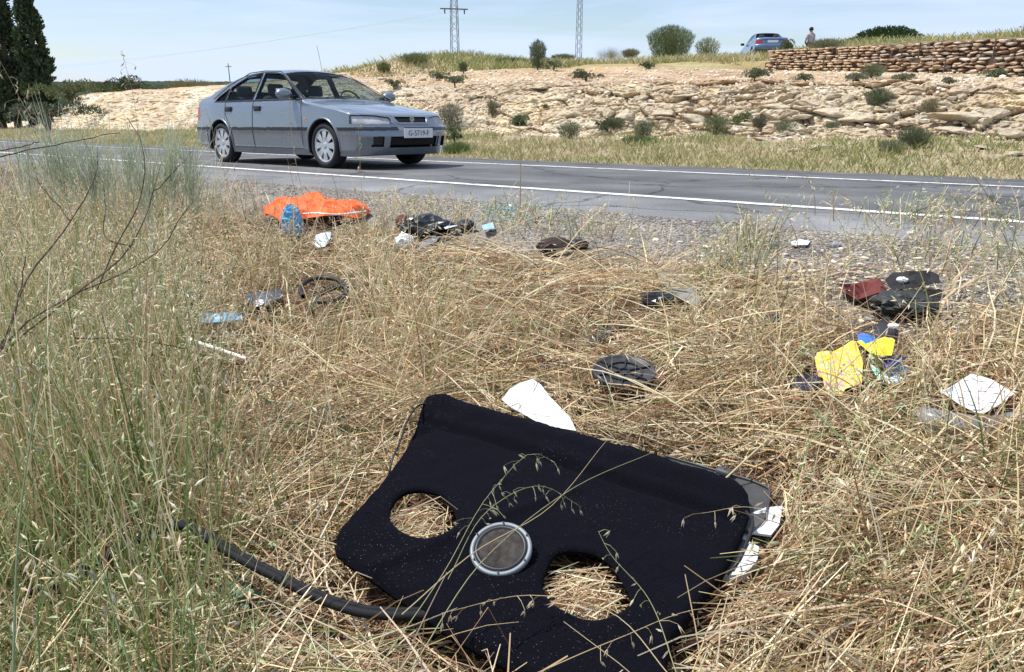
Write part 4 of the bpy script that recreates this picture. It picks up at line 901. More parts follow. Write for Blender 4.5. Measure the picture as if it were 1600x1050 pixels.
SH = [ # px, foot y, w, h, label, colour, n, style
 (809, 199, 24, 22, 'small round clipped-looking green shrub alone on the pale rock face', (.10, .15, .07), 900, 'round'),
 (915, 123, 34, 14, 'low dark grey-green cushion shrub on the earth slope above the rock face', (.07, .095, .05), 800, 'round'),
 (840, 107, 28, 44, 'tall thin upright bush on the skyline left of the second pylon', (.085, .12, .055), 1500, 'broom'),
 (864, 108, 26, 16, 'pale green low bush at the foot of the tall thin bush', (.15, .18, .08), 500, 'round'),
 (1046, 95, 84, 54, 'big bushy green broom on the skyline left of the parked car', (.085, .135, .045), 5200, 'broom'),
 (1104, 94, 42, 34, 'yellow-green feathery bush between the big broom and the parked car', (.17, .19, .07), 900, 'broom'),
 (1012, 107, 16, 11, 'little dark shrub just below and left of the big broom', G1, 400, 'round'),
 (955, 93, 44, 22, 'dry yellowish scrub on the ridge right of the second pylon', (.24, .21, .10), 800, 'tuft'),
 (705, 202, 46, 42, 'sprawling grey twiggy bush by the front of the moving car', (.16, .16, .12), 1300, 'broom'),
 (710, 222, 24, 26, 'dark green weed below the grey twiggy bush', (.08, .13, .04), 700, 'round'),
 (714, 238, 40, 20, 'bright green weed at the road edge by the car bumper', (.12, .19, .04), 600, 'tuft'),
 (769, 178, 18, 22, 'small upright grey-green plant on the white rock face', (.13, .14, .08), 400, 'broom'),
 (852, 170, 8, 8, 'tiny green sprig in the rock face above the round shrub', G1, 120, 'round'),
 (617, 137, 18, 14, 'small grey-green shrub just over the car bonnet', G2, 500, 'round'),
 (684, 124, 26, 12, 'flat olive shrub under the grassy mound left of the pylon foot', G2, 450, 'round'),
 (711, 132, 26, 14, 'grey-green shrub on the slope below the pylon', G2, 600, 'round'),
 (724, 112, 14, 14, 'dark spiky shrub on the mound right below the pylon', G1, 350, 'broom'),
 (960, 200, 36, 16, 'grey brush at the bottom of the rocks, middle of the cutting', (.14, .15, .09), 800, 'broom'),
 (890, 216, 46, 26, 'greenish scrub at the foot of the cutting right of the round shrub', (.12, .14, .07), 900, 'broom'),
 (948, 207, 26, 22, 'dark bush against the foot of the pale boulders', (.07, .10, .04), 700, 'round'),
 (1000, 222, 60, 14, 'low green mat of weeds behind the road under the pale boulders', (.13, .19, .05), 900, 'tuft'),
 (1004, 214, 38, 26, 'olive bush at the foot of the cutting, straight below the big broom', (.09, .12, .06), 800, 'broom'),
 (1186, 202, 26, 22, 'dark purple-grey bush in a hollow of the rock face', (.09, .085, .07), 600, 'broom'),
 (1163, 196, 28, 22, 'mid green bush left of the hollow in the rock face', (.10, .14, .04), 500, 'round'),
 (1118, 212, 50, 34, 'loose green scrub at the left foot of the large ledges', (.10, .14, .05), 1000, 'broom'),
 (1225, 208, 40, 22, 'grey-green scrub under the long overhanging ledge', (.14, .17, .09), 700, 'broom'),
 (1370, 166, 48, 28, 'dark green wind-combed bush in the middle of the slope under the wall', (.07, .10, .045), 1500, 'broom'),
 (1178, 126, 38, 20, 'grey-green shrub under the left end of the stone wall', (.11, .13, .075), 800, 'round'),
 (1258, 126, 20, 11, 'small pale green shrub near the left foot of the wall', G2, 400, 'round'),
 (1338, 128, 36, 14, 'pale blue-green shrub at the foot of the wall', (.15, .18, .12), 700, 'round'),
 (1362, 120, 44, 18, 'larger green shrub leaning on the wall foot', (.12, .15, .07), 900, 'broom'),
 (1412, 126, 36, 12, 'flat green weeds along the wall foot, middle', (.13, .16, .08), 600, 'round'),
 (1482, 130, 18, 9, 'tiny grey shrub standing out from the wall foot on the right', G2, 300, 'round'),
 (1556, 122, 34, 14, 'green shrub at the foot of the wall near the right edge of the photo', (.12, .15, .08), 800, 'round'),
 (1425, 230, 60, 32, 'dark spreading bush at the bottom of the slope left of the pale slabs', (.08, .11, .045), 1500, 'broom'),
 (1392, 238, 50, 20, 'grey grassy bush beside the dark spreading bush', (.18, .19, .11), 700, 'broom'),
 (1452, 176, 30, 22, 'dry stalky bush left of the dark hole in the rocks', (.22, .18, .10), 600, 'broom'),
 (1300, 205, 24, 14, 'small weed under the ledge stones', G2, 350, 'broom'),
 (1290, 82, 66, 20, 'olive bush on top of the wall hiding the person below the waist', (.15, .16, .08), 1500, 'broom'),
 (1230, 80, 18, 16, 'small round green bush right behind the parked car', (.06, .11, .03), 500, 'round'),
 (600, 112, 26, 14, 'green scrub at the left tail of the grassy mound', G4, 500, 'broom'),
 (650, 100, 54, 16, 'yellow-green scrub on the grassy mound left of the pylon', (.15, .17, .06), 1000, 'broom'),
 (800, 102, 60, 10, 'dark hedge-like scrub on the skyline right of the first pylon', (.07, .10, .04), 1300, 'broom'),
 (880, 96, 44, 10, 'low green scrub on the skyline before the second pylon', (.09, .12, .05), 900, 'broom'),
 (985, 90, 30, 12, 'low reddish-green scrub on the skyline left of the big broom', (.16, .15, .08), 600, 'broom'),
]
for px, py, w, h, lb, c, n, st in SH: bush('shrub', px, py + 2, w * .98, h * 1.0, lb, 'shrub', None, tuple(.75 * q + .42 * m_ for q, m_ in zip(c, (.18, .185, .115))), int(n * 2.4), st)
# bushes in front of the poplars and along the left of the cutting
for px, py, w, h, lb, c, n, st, Y in [
 (110, 160, 60, 36, 'olive bush just right of the poplars', (.12, .14, .055), 2200, 'round', 52), (75, 195, 90, 40, 'grey-green bush under the poplars by the road', (.10, .12, .07), 2500, 'round', 44),
 (200, 150, 60, 32, 'dark green tree-like bush on the skyline above the pale rocks at left', (.055, .08, .03), 2200, 'round', 62), (150, 150, 40, 22, 'mid green bush left of the dark tree-like bush', (.09, .12, .05), 1200, 'round', 60),
 (170, 152, 30, 16, 'low green bush between the poplars and the dark tree-like bush', (.11, .14, .05), 900, 'round', 56), (300, 145, 90, 22, 'long mound of yellow-green scrub behind the car tail', (.20, .19, .09), 2200, 'broom', 60), (245, 148, 50, 12, 'green scrub on the rim of the pale rocks at left', (.11, .13, .06), 1000, 'broom', 55)]:
    b_ = at(px, py, Y); bush('bush', px, py, w, h, lb, 'bush', None, c, n, st, base=b_ - np.array([0, 0, .2]), leaf=.16)
# umbrella pine: dark dome far off right of the parked car
bp_ = at(1386, 74, 120.0); bush('pine_tree', 1386, 74, 108, 27, 'dark round-topped pine rising behind the stone wall', 'tree', None, (.035, .065, .022), 9000, 'dome', base=bp_, leaf=.34)
bp_ = at(1330, 72, 110.0); bush('pine_tree', 1330, 72, 40, 10, 'small dark pine joined to the left of the round-topped pine', 'tree', None, (.035, .065, .022), 1500, 'dome', base=bp_, leaf=.25)

def poplar(px, ptop, wpx, Y, label, seed):
    r = np.random.default_rng(seed); b = at(px, 188, Y); gz = float(terrain(b[0], b[1])); b[2] = gz; top = at(px, ptop, Y)[2]; H = top - gz; w = wpx * Y / FPX * .5
    t = empty('poplar_tree', tuple(b), 0, label, 'tree'); V, F = tube([(0, 0, -.3), (.05, 0, H * .4), (0, 0, H * .9)], [.28, .2, .04], 8); mesh_np('trunk', V, F, M_BARK, parent=t)
    n = 13000; hh = r.uniform(.03, 1, n) ** .85; prof = np.interp(hh, [0, .08, .25, .5, .75, .92, 1], [.55, .85, 1, .95, .72, .38, .05])
    a = r.uniform(0, 6.28, n); lob = 1 + .22 * np.sin(a * 3 + hh * 9 + seed) * np.sin(hh * 31 + a * 2) + .75 * fbm(np.cos(a) * 1.3, np.sin(a) * 1.3, hh * 16, seed)
    rr = w * prof * lob * r.uniform(.25, 1.0, n) ** .5; lay = hh * H + rr * .9 * 0
    hol = fbm(np.cos(a) * 1.6, np.sin(a) * 1.6, hh * H * .8, seed + 5) > -.22
    P = np.stack([np.cos(a) * rr, np.sin(a) * rr, lay], -1)[hol]; m = len(P); D = np.stack([np.cos(a[hol]) * .5, np.sin(a[hol]) * .5, np.ones(m)], -1) + r.normal(size=(m, 3)) * .5; D /= np.linalg.norm(D, axis=1)[:, None]
    V, F, C = leaves(P, D, r.uniform(.18, .34, m), r.uniform(.10, .2, m), jit((.055, .085, .04), m, r, .55), r); mesh_np('crown', V, F, M_BUSH, parent=t, col=C)
    parts = [tube([(0, 0, q * H), (math.cos(s_) * w * .5, math.sin(s_) * w * .5, q * H + w * 1.5)], [.05, .015], 5) for q, s_ in zip(np.linspace(.1, .8, 14), r.uniform(0, 6.3, 14))]; V, F = join(parts); mesh_np('limbs', V, F, M_BARK, parent=t)
poplar(27, -45, 46, 56, 'tall dark poplar, broadest of the row at the left edge', 1)
poplar(71, -30, 38, 55, 'tall dark poplar on the right of the row, standing slightly apart', 2)
poplar(3, 36, 36, 58, 'shorter dark poplar cut by the left edge of the photo', 3)
poplar(50, 60, 30, 57, 'low dark poplar filling the gap between the two tall ones', 4)
for i, (px, py, h) in enumerate([(88, 170, 30), (100, 178, 26)]): pass

# lattice pylons
M_STEEL = flat('galvanised_steel', (.16, .17, .19), .6, metal=.3)
def strut(a, b, r_=.03): return tube([a, b], r_, 4)
def pylon(px, pyb, Y, w0, Hh, label, arm):
    b = at(px, pyb, Y); b[2] -= .8; t = empty('electricity_pylon', tuple(b), math.radians(18), label, 'pylon'); w1 = w0 * .42
    W_ = lambda z: w0 + (w1 - w0) * z / Hh
    for sx, sy in ((1, 1), (1, -1), (-1, 1), (-1, -1)):
        V, F = tube([(sx * w0 / 2, sy * w0 / 2, 0), (sx * w1 / 2, sy * w1 / 2, Hh)], .036, 4); mesh_np('leg', V, F, M_STEEL, parent=t)
    parts = []; z = .1; i = 0
    while z < Hh - .7:
        z2 = z + W_(z) * .85; a, c = W_(z) / 2, W_(z2) / 2
        for k, (p, q) in enumerate([((1, 1), (1, -1)), ((1, -1), (-1, -1)), ((-1, -1), (-1, 1)), ((-1, 1), (1, 1))]):
            if (i + k) % 2: p, q = q, p
            parts.append(strut((p[0] * a, p[1] * a, z), (q[0] * c, q[1] * c, z2), .018))
        z = z2; i += 1
    V, F = join(parts); tag(mesh_np('bracing', V, F, M_STEEL, parent=t), kind='stuff')
    if arm:
        za = arm; bm = bmesh.new(); bm_box(bm, (0, 0, za), (2.9, .10, .12)); ar = from_bm('cross_arm', bm, M_STEEL, t)
        for s in (-.85, .95):
            V, F = lathe([(0, .0), (.05, 0), (.09, -.1), (.05, -.13), (.09, -.23), (.05, -.26), (.09, -.36), (.03, -.42)], 10); o = mesh_np('insulator', V + np.array([s * 1.15, 0, za - .05]), F, M_STEEL, parent=ar)
    return t, b
p1, b1 = pylon(711, 90, 85.0, .78, 16, 'lattice electricity pylon with a cross arm, left one of the two', float(at(711, 14, 85.0)[2] - at(711, 90, 85.0)[2]) + .8)
p2, b2 = pylon(904, 84, 110.0, .66, 20, 'thinner lattice pylon without a visible cross arm, right one of the two', None)
def wire(A, B, sag, label):
    t = np.linspace(0, 1, 30)[:, None]; P = np.array(A) * (1 - t) + np.array(B) * t; P[:, 2] -= sag * 4 * (t * (1 - t))[:, 0]; V, F = tube(P, .005, 4); tag(mesh_np('power_line', V, F, M_STEEL), label, 'wire', 'power lines strung across the sky left of the pylon')
zt = at(711, 16, 85.0)[2]; A = at(694, 18, 85.0)
wire(A, at(-300, 118, 170.0), 2.5, 'thin power line running left from the cross arm of the pylon'); wire(at(726, 16, 85.0), at(-300, 112, 172.0), 2.5, 'thin power line running left from the right tip of the cross arm')
def pole(px, pyb, pyt, Y, label, r_=.09):
    b = at(px, pyb, Y); tp = at(px, pyt, Y); t = empty('utility_pole', tuple(b), 0, label, 'pole'); V, F = tube([(0, 0, -1.5), (0, 0, tp[2] - b[2])], [r_, r_ * .6], 6); mesh_np('post', V, F, M_BARK, parent=t)
    V, F = tube([(-.5, 0, tp[2] - b[2] - .5), (.5, 0, tp[2] - b[2] - .45)], .05, 4); mesh_np('cross_bar', V, F, M_BARK, parent=t)
pole(359, 124, 99, 130.0, 'distant wooden pole on the skyline left of the moving car roof'); 
# antenna whip on the car roof
V, F = tube([(-.30, .45, 1.38), (-.42, .46, 1.80)], .003, 5); mesh_np('aerial', V, F, M_BLACKP, parent=car)
# ------------------------------------------------------------------ things lying in the grass
def cdt_sheet(outline, holes, step, zf):
    """flat outline (list of xy) with holes -> evenly triangulated sheet, heights from zf"""
    O = np.asarray(outline, float); lo, hi = O.min(0), O.max(0); pts = [tuple(p) for p in O]; edges = [(i, (i + 1) % len(O)) for i in range(len(O))]
    for h in holes:
        s = len(pts); pts += [tuple(p) for p in h]; edges += [(s + i, s + (i + 1) % len(h)) for i in range(len(h))]
    gx, gy = np.meshgrid(np.arange(lo[0] + step / 2, hi[0], step), np.arange(lo[1] + step / 2, hi[1], step * .87)); gx = gx + (np.arange(gx.shape[0]) % 2)[:, None] * step / 2
    g = np.stack([gx.ravel(), gy.ravel()], -1); k = inpoly(g[:, 0], g[:, 1], O)
    for h in holes: k &= ~inpoly(g[:, 0], g[:, 1], h)
    def dist(P, poly):
        d = np.full(len(P), 9.)
        Q = np.vstack([poly, poly[:1]])
        for a, b in zip(Q[:-1], Q[1:]):
            ab = b - a; t = np.clip(((P - a) @ ab) / (ab @ ab + 1e-12), 0, 1); d = np.minimum(d, np.linalg.norm(P - a - t[:, None] * ab, axis=1))
        return d
    k &= dist(g, O) > step * .35
    for h in holes: k &= dist(g, np.asarray(h, float)) > step * .35
    n0 = len(pts); pts += [tuple(p) for p in g[k]]
    v, e, f, *_ = delaunay_2d_cdt([Vector(p) for p in pts], edges, [], 0, 1e-6)
    P = np.array([tuple(q) for q in v]); F = np.array([t for t in f if len(t) == 3]); c = P[F].mean(1); keep = inpoly(c[:, 0], c[:, 1], O)
    for h in holes: keep &= ~inpoly(c[:, 0], c[:, 1], h)
    F = F[keep]; dO = dist(P, O)
    for h in holes: dO = np.minimum(dO, dist(P, np.asarray(h, float)))
    z = zf(P[:, 0], P[:, 1], dO); return np.column_stack([P, z]), F
def sheet_obj(name, outline, holes, step, zf, mat, thick=.004, parent=None, col=None, smooth=True):
    V, F = cdt_sheet(outline, holes, step, zf); E = {}
    Vb = V - np.array([0, 0, thick]); n = len(V); Ed = {}
    for t in F:
        for a, b in ((t[0], t[1]), (t[1], t[2]), (t[2], t[0])):
            Ed[(a, b)] = 1
    rim = np.array([(a, b, b + n, a + n) for (a, b) in Ed if (b, a) not in Ed])
    c = np.vstack([col(V), col(V)]) if col is not None else None
    return mesh_np(name, np.vstack([V, Vb]), [rim[:, ::-1], np.vstack([F, F[:, ::-1] + n])], mat, parent=parent, col=c, smooth=smooth)
FOOT = []      # footprints: (polygon, holes, height below which straw is pressed down, allow crossing stalks above)
GZ = lambda x, y: float(terrain(x, y))
def foot(poly, z, holes=()): FOOT.append((np.asarray(poly, float), [np.asarray(h, float) for h in holes], z))
# the parcel shelf --------------------------------------------------------
SZ = .085
pxs = [(662, 632), (676, 627), (700, 627), (840, 665), (1000, 708), (1120, 748), (1152, 762), (1168, 780), (1172, 800), (1160, 832), (1130, 890), (1102, 926), (1076, 962), (1052, 990), (1044, 1020), (1040, 1060), (1030, 1100), (1005, 1122), (965, 1122), (830, 1052), (760, 1012), (700, 978), (640, 935), (590, 900), (540, 868), (524, 852), (521, 838), (530, 820), (562, 788), (600, 745), (632, 700), (650, 662)]
shelf_o = np.array([onz(a, b, SZ)[:2] for a, b in pxs]); 
def ell(px, py, rx, ry, rot=0, n=30, wob=0, sd=0, z=None):
    z = SZ if z is None else z; a = np.linspace(0, 2 * np.pi, n, endpoint=False); c, s = math.cos(rot), math.sin(rot); q = []
    for t in a:
        k = 1 + wob * math.sin(3 * t + sd) + wob * .6 * math.sin(5 * t + 2 * sd); x, y = rx * k * math.cos(t), ry * k * math.sin(t); q.append(onz(px + x * c - y * s, py + x * s + y * c, z)[:2])
    return np.array(q)
hole_l = ell(661, 802, 52, 37, .12, wob=.02); hole_r = ell(915, 912, 70, 48, .42, wob=.05, sd=1.0)
spk = onz(783, 864, SZ); spk_hole = np.array([(spk[0] + .072 * math.cos(t), spk[1] + .072 * math.sin(t)) for t in np.linspace(0, 2 * np.pi, 28, endpoint=False)])
A0 = onz(690, 627, SZ)[:2]; A1 = onz(1150, 762, SZ)[:2]; ed = (A1 - A0) / np.linalg.norm(A1 - A0); en = np.array([ed[1], -ed[0]])   # en points to the viewer side
if en[1] > 0: en = -en
def shelf_z(x, y, d):
    P = np.stack([x, y], -1) - A0; t = P @ en; s = P @ ed
    z = SZ + .014 * np.exp(-((t - .035) / .045) ** 2) + .014 * (1 - sstep(.12, .17, t)) - .014 * np.exp(-((t - .160) / .013) ** 2)
    z = z + .010 * np.exp(-((s - .02) / .03) ** 2) - .016 * np.exp(-((s - .13 + .1 * t) / .02) ** 2) * (t > .18) + .006 * fbm(x * 4, y * 4, 0, 201, 3) + .003 * fbm(x * 17, y * 17, 0, 203, 3)
    fold = .010 * np.exp(-((s - .80 + .35 * t) / .02) ** 2) * sstep(.2, .3, t)
    o_ = np.vstack([shelf_o, shelf_o[:1]]); do = np.full(len(x), 9.)
    for a_, b_ in zip(o_[:-1], o_[1:]):
        ab = b_ - a_; tt = np.clip(((P + A0 - a_) @ ab) / (ab @ ab), 0, 1); do = np.minimum(do, np.linalg.norm(P + A0 - a_ - tt[:, None] * ab, axis=1))
    return z + fold - .012 * (1 - sstep(0, .012, do)) ** 1.5 + .0035 * (1 - 2 * np.abs(fbm(x * 8, y * 8, 0, 208, 3))) - .006 * (1 - sstep(0, .010, d)) - .006 * sstep(.55, .8, t)
def felt():
    m, n, l, b = new_mat('black_felt'); b.inputs['Roughness'].default_value = 1; b.inputs['Specular IOR Level'].default_value = .05; b.inputs['Sheen Weight'].default_value = .02; b.inputs['Sheen Tint'].default_value = (.5, .55, .9, 1)
    t = n.new('ShaderNodeTexCoord'); z = n.new('ShaderNodeTexNoise'); z.inputs['Scale'].default_value = 320; z.inputs['Detail'].default_value = 4
    r = n.new('ShaderNodeValToRGB'); e = r.color_ramp.elements; e[0].position = .3; e[0].color = (.0012, .0012, .0024, 1); e[1].position = .8; e[1].color = (.007, .007, .0115, 1)
    v = n.new('ShaderNodeTexVoronoi'); v.inputs['Scale'].default_value = 105; v.inputs['Randomness'].default_value = 1
    r2 = n.new('ShaderNodeValToRGB'); e = r2.color_ramp.elements; e[0].position = .08; e[0].color = (1, 1, 1, 1); e[1].position = .15; e[1].color = (0, 0, 0, 1)
    z2 = n.new('ShaderNodeTexNoise'); z2.inputs['Scale'].default_value = 4; z2.inputs['Detail'].default_value = 5; r3 = n.new('ShaderNodeValToRGB'); e = r3.color_ramp.elements; e[0].position = .45; e[0].color = (.03, .03, .03, 1); e[1].position = .72; e[1].color = (.75, .75, .75, 1)
    ml = n.new('ShaderNodeMath'); ml.operation = 'MULTIPLY'; k = n.new('ShaderNodeMixRGB'); k.inputs['Color2'].default_value = (.20, .19, .18, 1)
    for q in (z, v, z2): l.new(t.outputs['Object'], q.inputs['Vector'])
    l.new(z.outputs['Fac'], r.inputs['Fac']); l.new(v.outputs['Distance'], r2.inputs['Fac']); l.new(z2.outputs['Fac'], r3.inputs['Fac']); l.new(r2.outputs['Color'], ml.inputs[0]); l.new(r3.outputs['Color'], ml.inputs[1])
    l.new(ml.outputs['Value'], k.inputs['Fac']); l.new(r.outputs['Color'], k.inputs['Color1']); l.new(k.outputs['Color'], b.inputs['Base Color'])
    bp = n.new('ShaderNodeBump'); bp.inputs['Strength'].default_value = .8; bp.inputs['Distance'].default_value = .004; l.new(z.outputs['Fac'], bp.inputs['Height']); l.new(bp.outputs['Normal'], b.inputs['Normal']); return m
M_FELT = felt()
t = empty('parcel_shelf', (0, 0, 0), 0, 'black felt car parcel shelf with two holes lying in the straw', 'car part')
sheet_obj('panel', shelf_o, [hole_l, hole_r], .012, shelf_z, M_FELT, .010, t)
foot(shelf_o, SZ - .060, [hole_l * .92 + hole_l.mean(0) * .08, hole_r * .92 + hole_r.mean(0) * .08])
zs = float(shelf_z(np.array([spk[0]]), np.array([spk[1]]), np.array([.2]))[0]) + .004
M_RING = flat('grey_speaker_ring', (.22, .245, .265), .5, metal=.2); M_CONE = flat('brown_grey_speaker_mesh', (.055, .045, .039), .5, metal=.25, var=.6, vscale=45, bump=.5, bscale=700)
sp = empty('speaker', (spk[0], spk[1] - .02, zs + .018), 0); sp.parent = t; sp.rotation_euler = (math.radians(22), math.radians(-6), 0); sp.scale = (.84, .84, .84)
V, F = lathe([(.074, -.002), (.060, -.035), (.035, -.050), (.0, -.050)], 32); mesh_np('basket', V, F, M_BLACKP, parent=sp, smooth=True)
V, F = lathe([(.074, -.004), (.075, .004), (.079, .007), (.085, .006), (.087, .002), (.087, -.006)], 48); mesh_np('ring', V, F, M_RING, parent=sp, smooth=True)
V, F = lathe([(0, .013), (.020, .012), (.026, .006), (.030, .004), (.045, .006), (.066, .004), (.075, .001)], 48); mesh_np('cone', V, F, M_CONE, parent=sp, smooth=True)
V, F = lathe([(.062, .0045), (.066, .0085), (.071, .0085), (.075, .003)], 48); mesh_np('surround', V, F, M_BLACKP, parent=sp, smooth=True)
for k in range(6):
    a = k * math.pi / 3 + .4; V, F = lathe([(0, .0035), (.0026, .003), (.003, 0)], 8); mesh_np('screw', V + np.array([.0805 * math.cos(a), .0805 * math.sin(a), .0095]), F, M_BLACKP, parent=sp)
M_CORD = flat('black_cord', (.012, .012, .014), .5)
def cord(name, pts, r_, mat=M_CORD, parent=None, n=60, seg=8):
    V, F = tube(spline(pts, n), r_, seg); return mesh_np(name, V, F, mat, parent=parent, smooth=True)
cord('edge_cord', [onz(672, 631, .10), onz(655, 633, .125), onz(638, 655, .12), onz(625, 690, .10), onz(612, 722, .08), onz(606, 745, .05)], .0032, parent=t)
cord('pull_cord', [onz(1166, 800, .10), onz(1176, 815, .115), onz(1166, 850, .10), onz(1148, 885, .08), onz(1136, 897, .06)], .0045, parent=t)
# grey plastic tray poking out from under the far right corner, with white plastic beneath
M_GREYP = flat('dusty_dark_plastic', (.060, .062, .066), .55, var=.35, vscale=9); M_WHITEP = flat('white_plastic', (.62, .68, .74), .4, var=.12, vscale=6)
def slab(name, pxo, z, thick, mat, parent=None, tilt=(0, 0), hwarp=.0, step=.03):
    o = np.array([onz(a, b, z)[:2] for a, b in pxo]); c = o.mean(0)
    return sheet_obj(name, o, [], step, lambda x, y, d: z + (x - c[0]) * tilt[0] + (y - c[1]) * tilt[1] + hwarp * fbm(x * 9, y * 9, 0, int(c[0] * 99)), mat, thick, parent, smooth=False)
t2 = empty('plastic_tray', (0, 0, 0), 0, 'dusty grey plastic panel jutting from under the right end of the felt shelf', 'car part')
slab('panel', [(985, 704), (1045, 713), (1150, 742), (1199, 760), (1204, 772), (1195, 812), (1172, 830), (1100, 800)], .062, .010, M_GREYP, t2, hwarp=.003)
V, F = tube(spline([onz(1040, 712, .066), onz(1120, 735, .068), onz(1190, 757, .068), onz(1200, 762, .068), onz(1202, 775, .068), onz(1195, 810, .066)], 40), .0032, 6); mesh_np('raised_edge', V, F, M_GREYP, parent=t2, smooth=True)
c = onz(1131, 742, .07); bm = bmesh.new(); bm_box(bm, (c[0], c[1], .080), (.045, .028, .018), Matrix.Rotation(-.7, 3, 'Z'), .006); cl = from_bm('clip', bm, M_GREYP, t2, True)
V, F = lathe([(0, .006), (.004, .006), (.004, 0)], 8); mesh_np('clip_stud', V + np.array([c[0], c[1], .089]), F, M_CHROME, parent=cl)
foot(np.array([onz(a, b, .05)[:2] for a, b in [(985, 700), (1210, 755), (1228, 800), (1222, 840), (1190, 900), (1120, 905), (1100, 800)]]), .006)
t3 = empty('white_plastic_tray', (0, 0, 0), 0, 'broken white plastic tray under the right corner of the felt shelf', 'plastic part')
slab('flap', [(1166, 806), (1196, 796), (1222, 794), (1218, 818), (1205, 832), (1170, 828)], .058, .006, M_WHITEP, t3, (0, .12)); slab('base', [(1120, 893), (1166, 815), (1172, 850), (1170, 846), (1186, 854), (1183, 876), (1165, 896), (1140, 899)], .046, .02, M_WHITEP, t3)
slab('inner_web', [(1134, 885), (1160, 842), (1170, 846), (1146, 890)], .052, .006, M_GREYP, t3)
# white sheet of paper behind the shelf
def crumple(name, pxo, h, amp, mat, label, cat, group=None, seed=0, step=.02, freq=9, thick=.0015, lift=.02, parent=None, col=None, ridge=True, press=True):
    ctr = np.mean(pxo, 0); g = on(ctr[0], ctr[1], h); z0 = g[2]; o = np.array([onz(a, b, z0)[:2] for a, b in pxo]); c = o.mean(0)
    def zf(x, y, d):
        q = fbm(x * freq, y * freq, 0, seed + 301, 4); q = (1 - 2 * np.abs(q)) if ridge else q
        return z0 + amp * q - lift * (1 - sstep(0, .06, d)) * (.5 + .5 * fbm(x * 7, y * 7, 0, seed + 5))
    ob = sheet_obj(name, o, [], step, zf, mat, thick, parent, col, smooth=not ridge)
    if label: tag(ob, label, cat, group)
    if press: foot(o, z0 - .5 * amp - lift * .6)
    return ob
M_PAPER = flat('white_paper', (.80, .82, .84), .7); M_PAPERP = flat('printed_paper', (.80, .82, .83), .6, c2=(.50, .60, .66), vscale=30)
crumple('paper_sheet', [(784, 633), (797, 620), (812, 608), (832, 603), (845, 609), (860, 624), (876, 640), (890, 660), (900, 678), (850, 668), (800, 646)], .09, .018, M_PAPER, 'white sheet of paper sticking out behind the felt shelf', 'paper', seed=1, step=.025, freq=4.5, lift=-.02)
# round black lid
g = on(975, 580, .105); t = empty('round_lid', (g[0], g[1], g[2]), 0.3, 'round black plastic lid with raised ribs lying in the straw', 'lid'); t.rotation_euler = (math.radians(9), math.radians(-3), .3)
V, F = lathe([(0, -.002), (.098, -.002), (.103, .001), (.106, .006), (.112, .006), (.113, -.012), (0, -.014)], 48); mesh_np('disc', V, F, flat('black_plastic', (.035, .035, .042), .5, var=.7, vscale=25), parent=t, smooth=True)  # disc kept paler than its ribs, whose black paints in the rib shadows
for rr in (.018, .064): V, F = lathe([(rr - .003, -.002), (rr - .003, .004), (rr + .003, .004), (rr + .003, -.002)], 36); mesh_np('ring_rib', V, F, M_BLACKP, parent=t)
for k in range(6):
    a = k * math.pi / 3; bm = bmesh.new(); bm_box(bm, (.062 * math.cos(a), .062 * math.sin(a), .001), (.085, .005, .008), Matrix.Rotation(a, 3, 'Z')); from_bm('rib', bm, M_BLACKP, t)
foot([(g[0] + .14 * math.cos(q), g[1] + .16 * math.sin(q) - .03) for q in np.linspace(0, 6.28, 20)], g[2] - .035)
# orange vest with silver band, blue glove, papers near the road
M_ORANGE = flat('orange_vest_cloth', (.90, .14, .012), .7, c2=(.80, .09, .008), vscale=9); M_BLUEC = flat('sky_blue_glove', (.14, .46, .72), .6, c2=(.09, .36, .62), vscale=20)  # the vest's second, deeper orange paints shading into the cloth
t = empty('orange_vest', (0, 0, 0), 0, 'crumpled bright orange safety vest lying by the roadside', 'vest')
crumple('vest_cloth', [(412, 330), (414, 318), (440, 312), (452, 314), (462, 310), (482, 306), (495, 303), (512, 306), (516, 312), (534, 318), (556, 316), (572, 320), (579, 324), (560, 332), (530, 334), (505, 336), (480, 334), (468, 338), (455, 334), (440, 338), (424, 332)], .10, .045, M_ORANGE, None, None, seed=4, step=.028, freq=5.5, lift=.10, parent=t, thick=.004)
crumple('hanging_fold', [(412, 322), (422, 320), (424, 332), (416, 336), (412, 332)], .12, .03, M_ORANGE, None, None, seed=5, step=.03, lift=.06, parent=t, press=False)
crumple('hanging_fold', [(436, 322), (446, 322), (448, 334), (440, 338)], .12, .03, M_ORANGE, None, None, seed=6, step=.03, lift=.06, parent=t, press=False)
V, F = tube(spline([on(474, 334, .13), on(495, 333, .14), on(520, 335, .12), on(572, 330, .10)], 20), .006, 4); mesh_np('reflective_band', V, F, flat('pale_band', (.75, .70, .70), .5), parent=t)
def blob(name, px, py, dims, h, mat, label, cat, seed=0, rot=(0, 0, 0), amp=.35, sub_=3, group=None, fq=1.6):
    g = on(px, py, h); bm = bmesh.new(); bmesh.ops.create_icosphere(bm, subdivisions=sub_, radius=1); V = np.array([v.co for v in bm.verts]); F = np.array([[v.index for v in f.verts] for f in bm.faces]); bm.free()
    V = V * (1 + amp * (1 - 2 * np.abs(fbm(V[:, 0] * fq + seed, V[:, 1] * fq, V[:, 2] * fq, seed + 400, 4))))[:, None] * np.array(dims); o = mesh_np(name, V, F, mat, smooth=False); o.location = g; o.rotation_euler = rot
    foot([(g[0] + dims[0] * .8 * math.cos(q), g[1] + dims[1] * .8 * math.sin(q)) for q in np.linspace(0, 6.28, 12)], g[2] - dims[2] * .5)
    return tag(o, label, cat, group)
blob('glove', 456, 349, (.048, .03, .08), .12, M_BLUEC, 'sky-blue rubber glove hanging below the orange vest', 'glove', 3, amp=.75, sub_=4, fq=2.2)
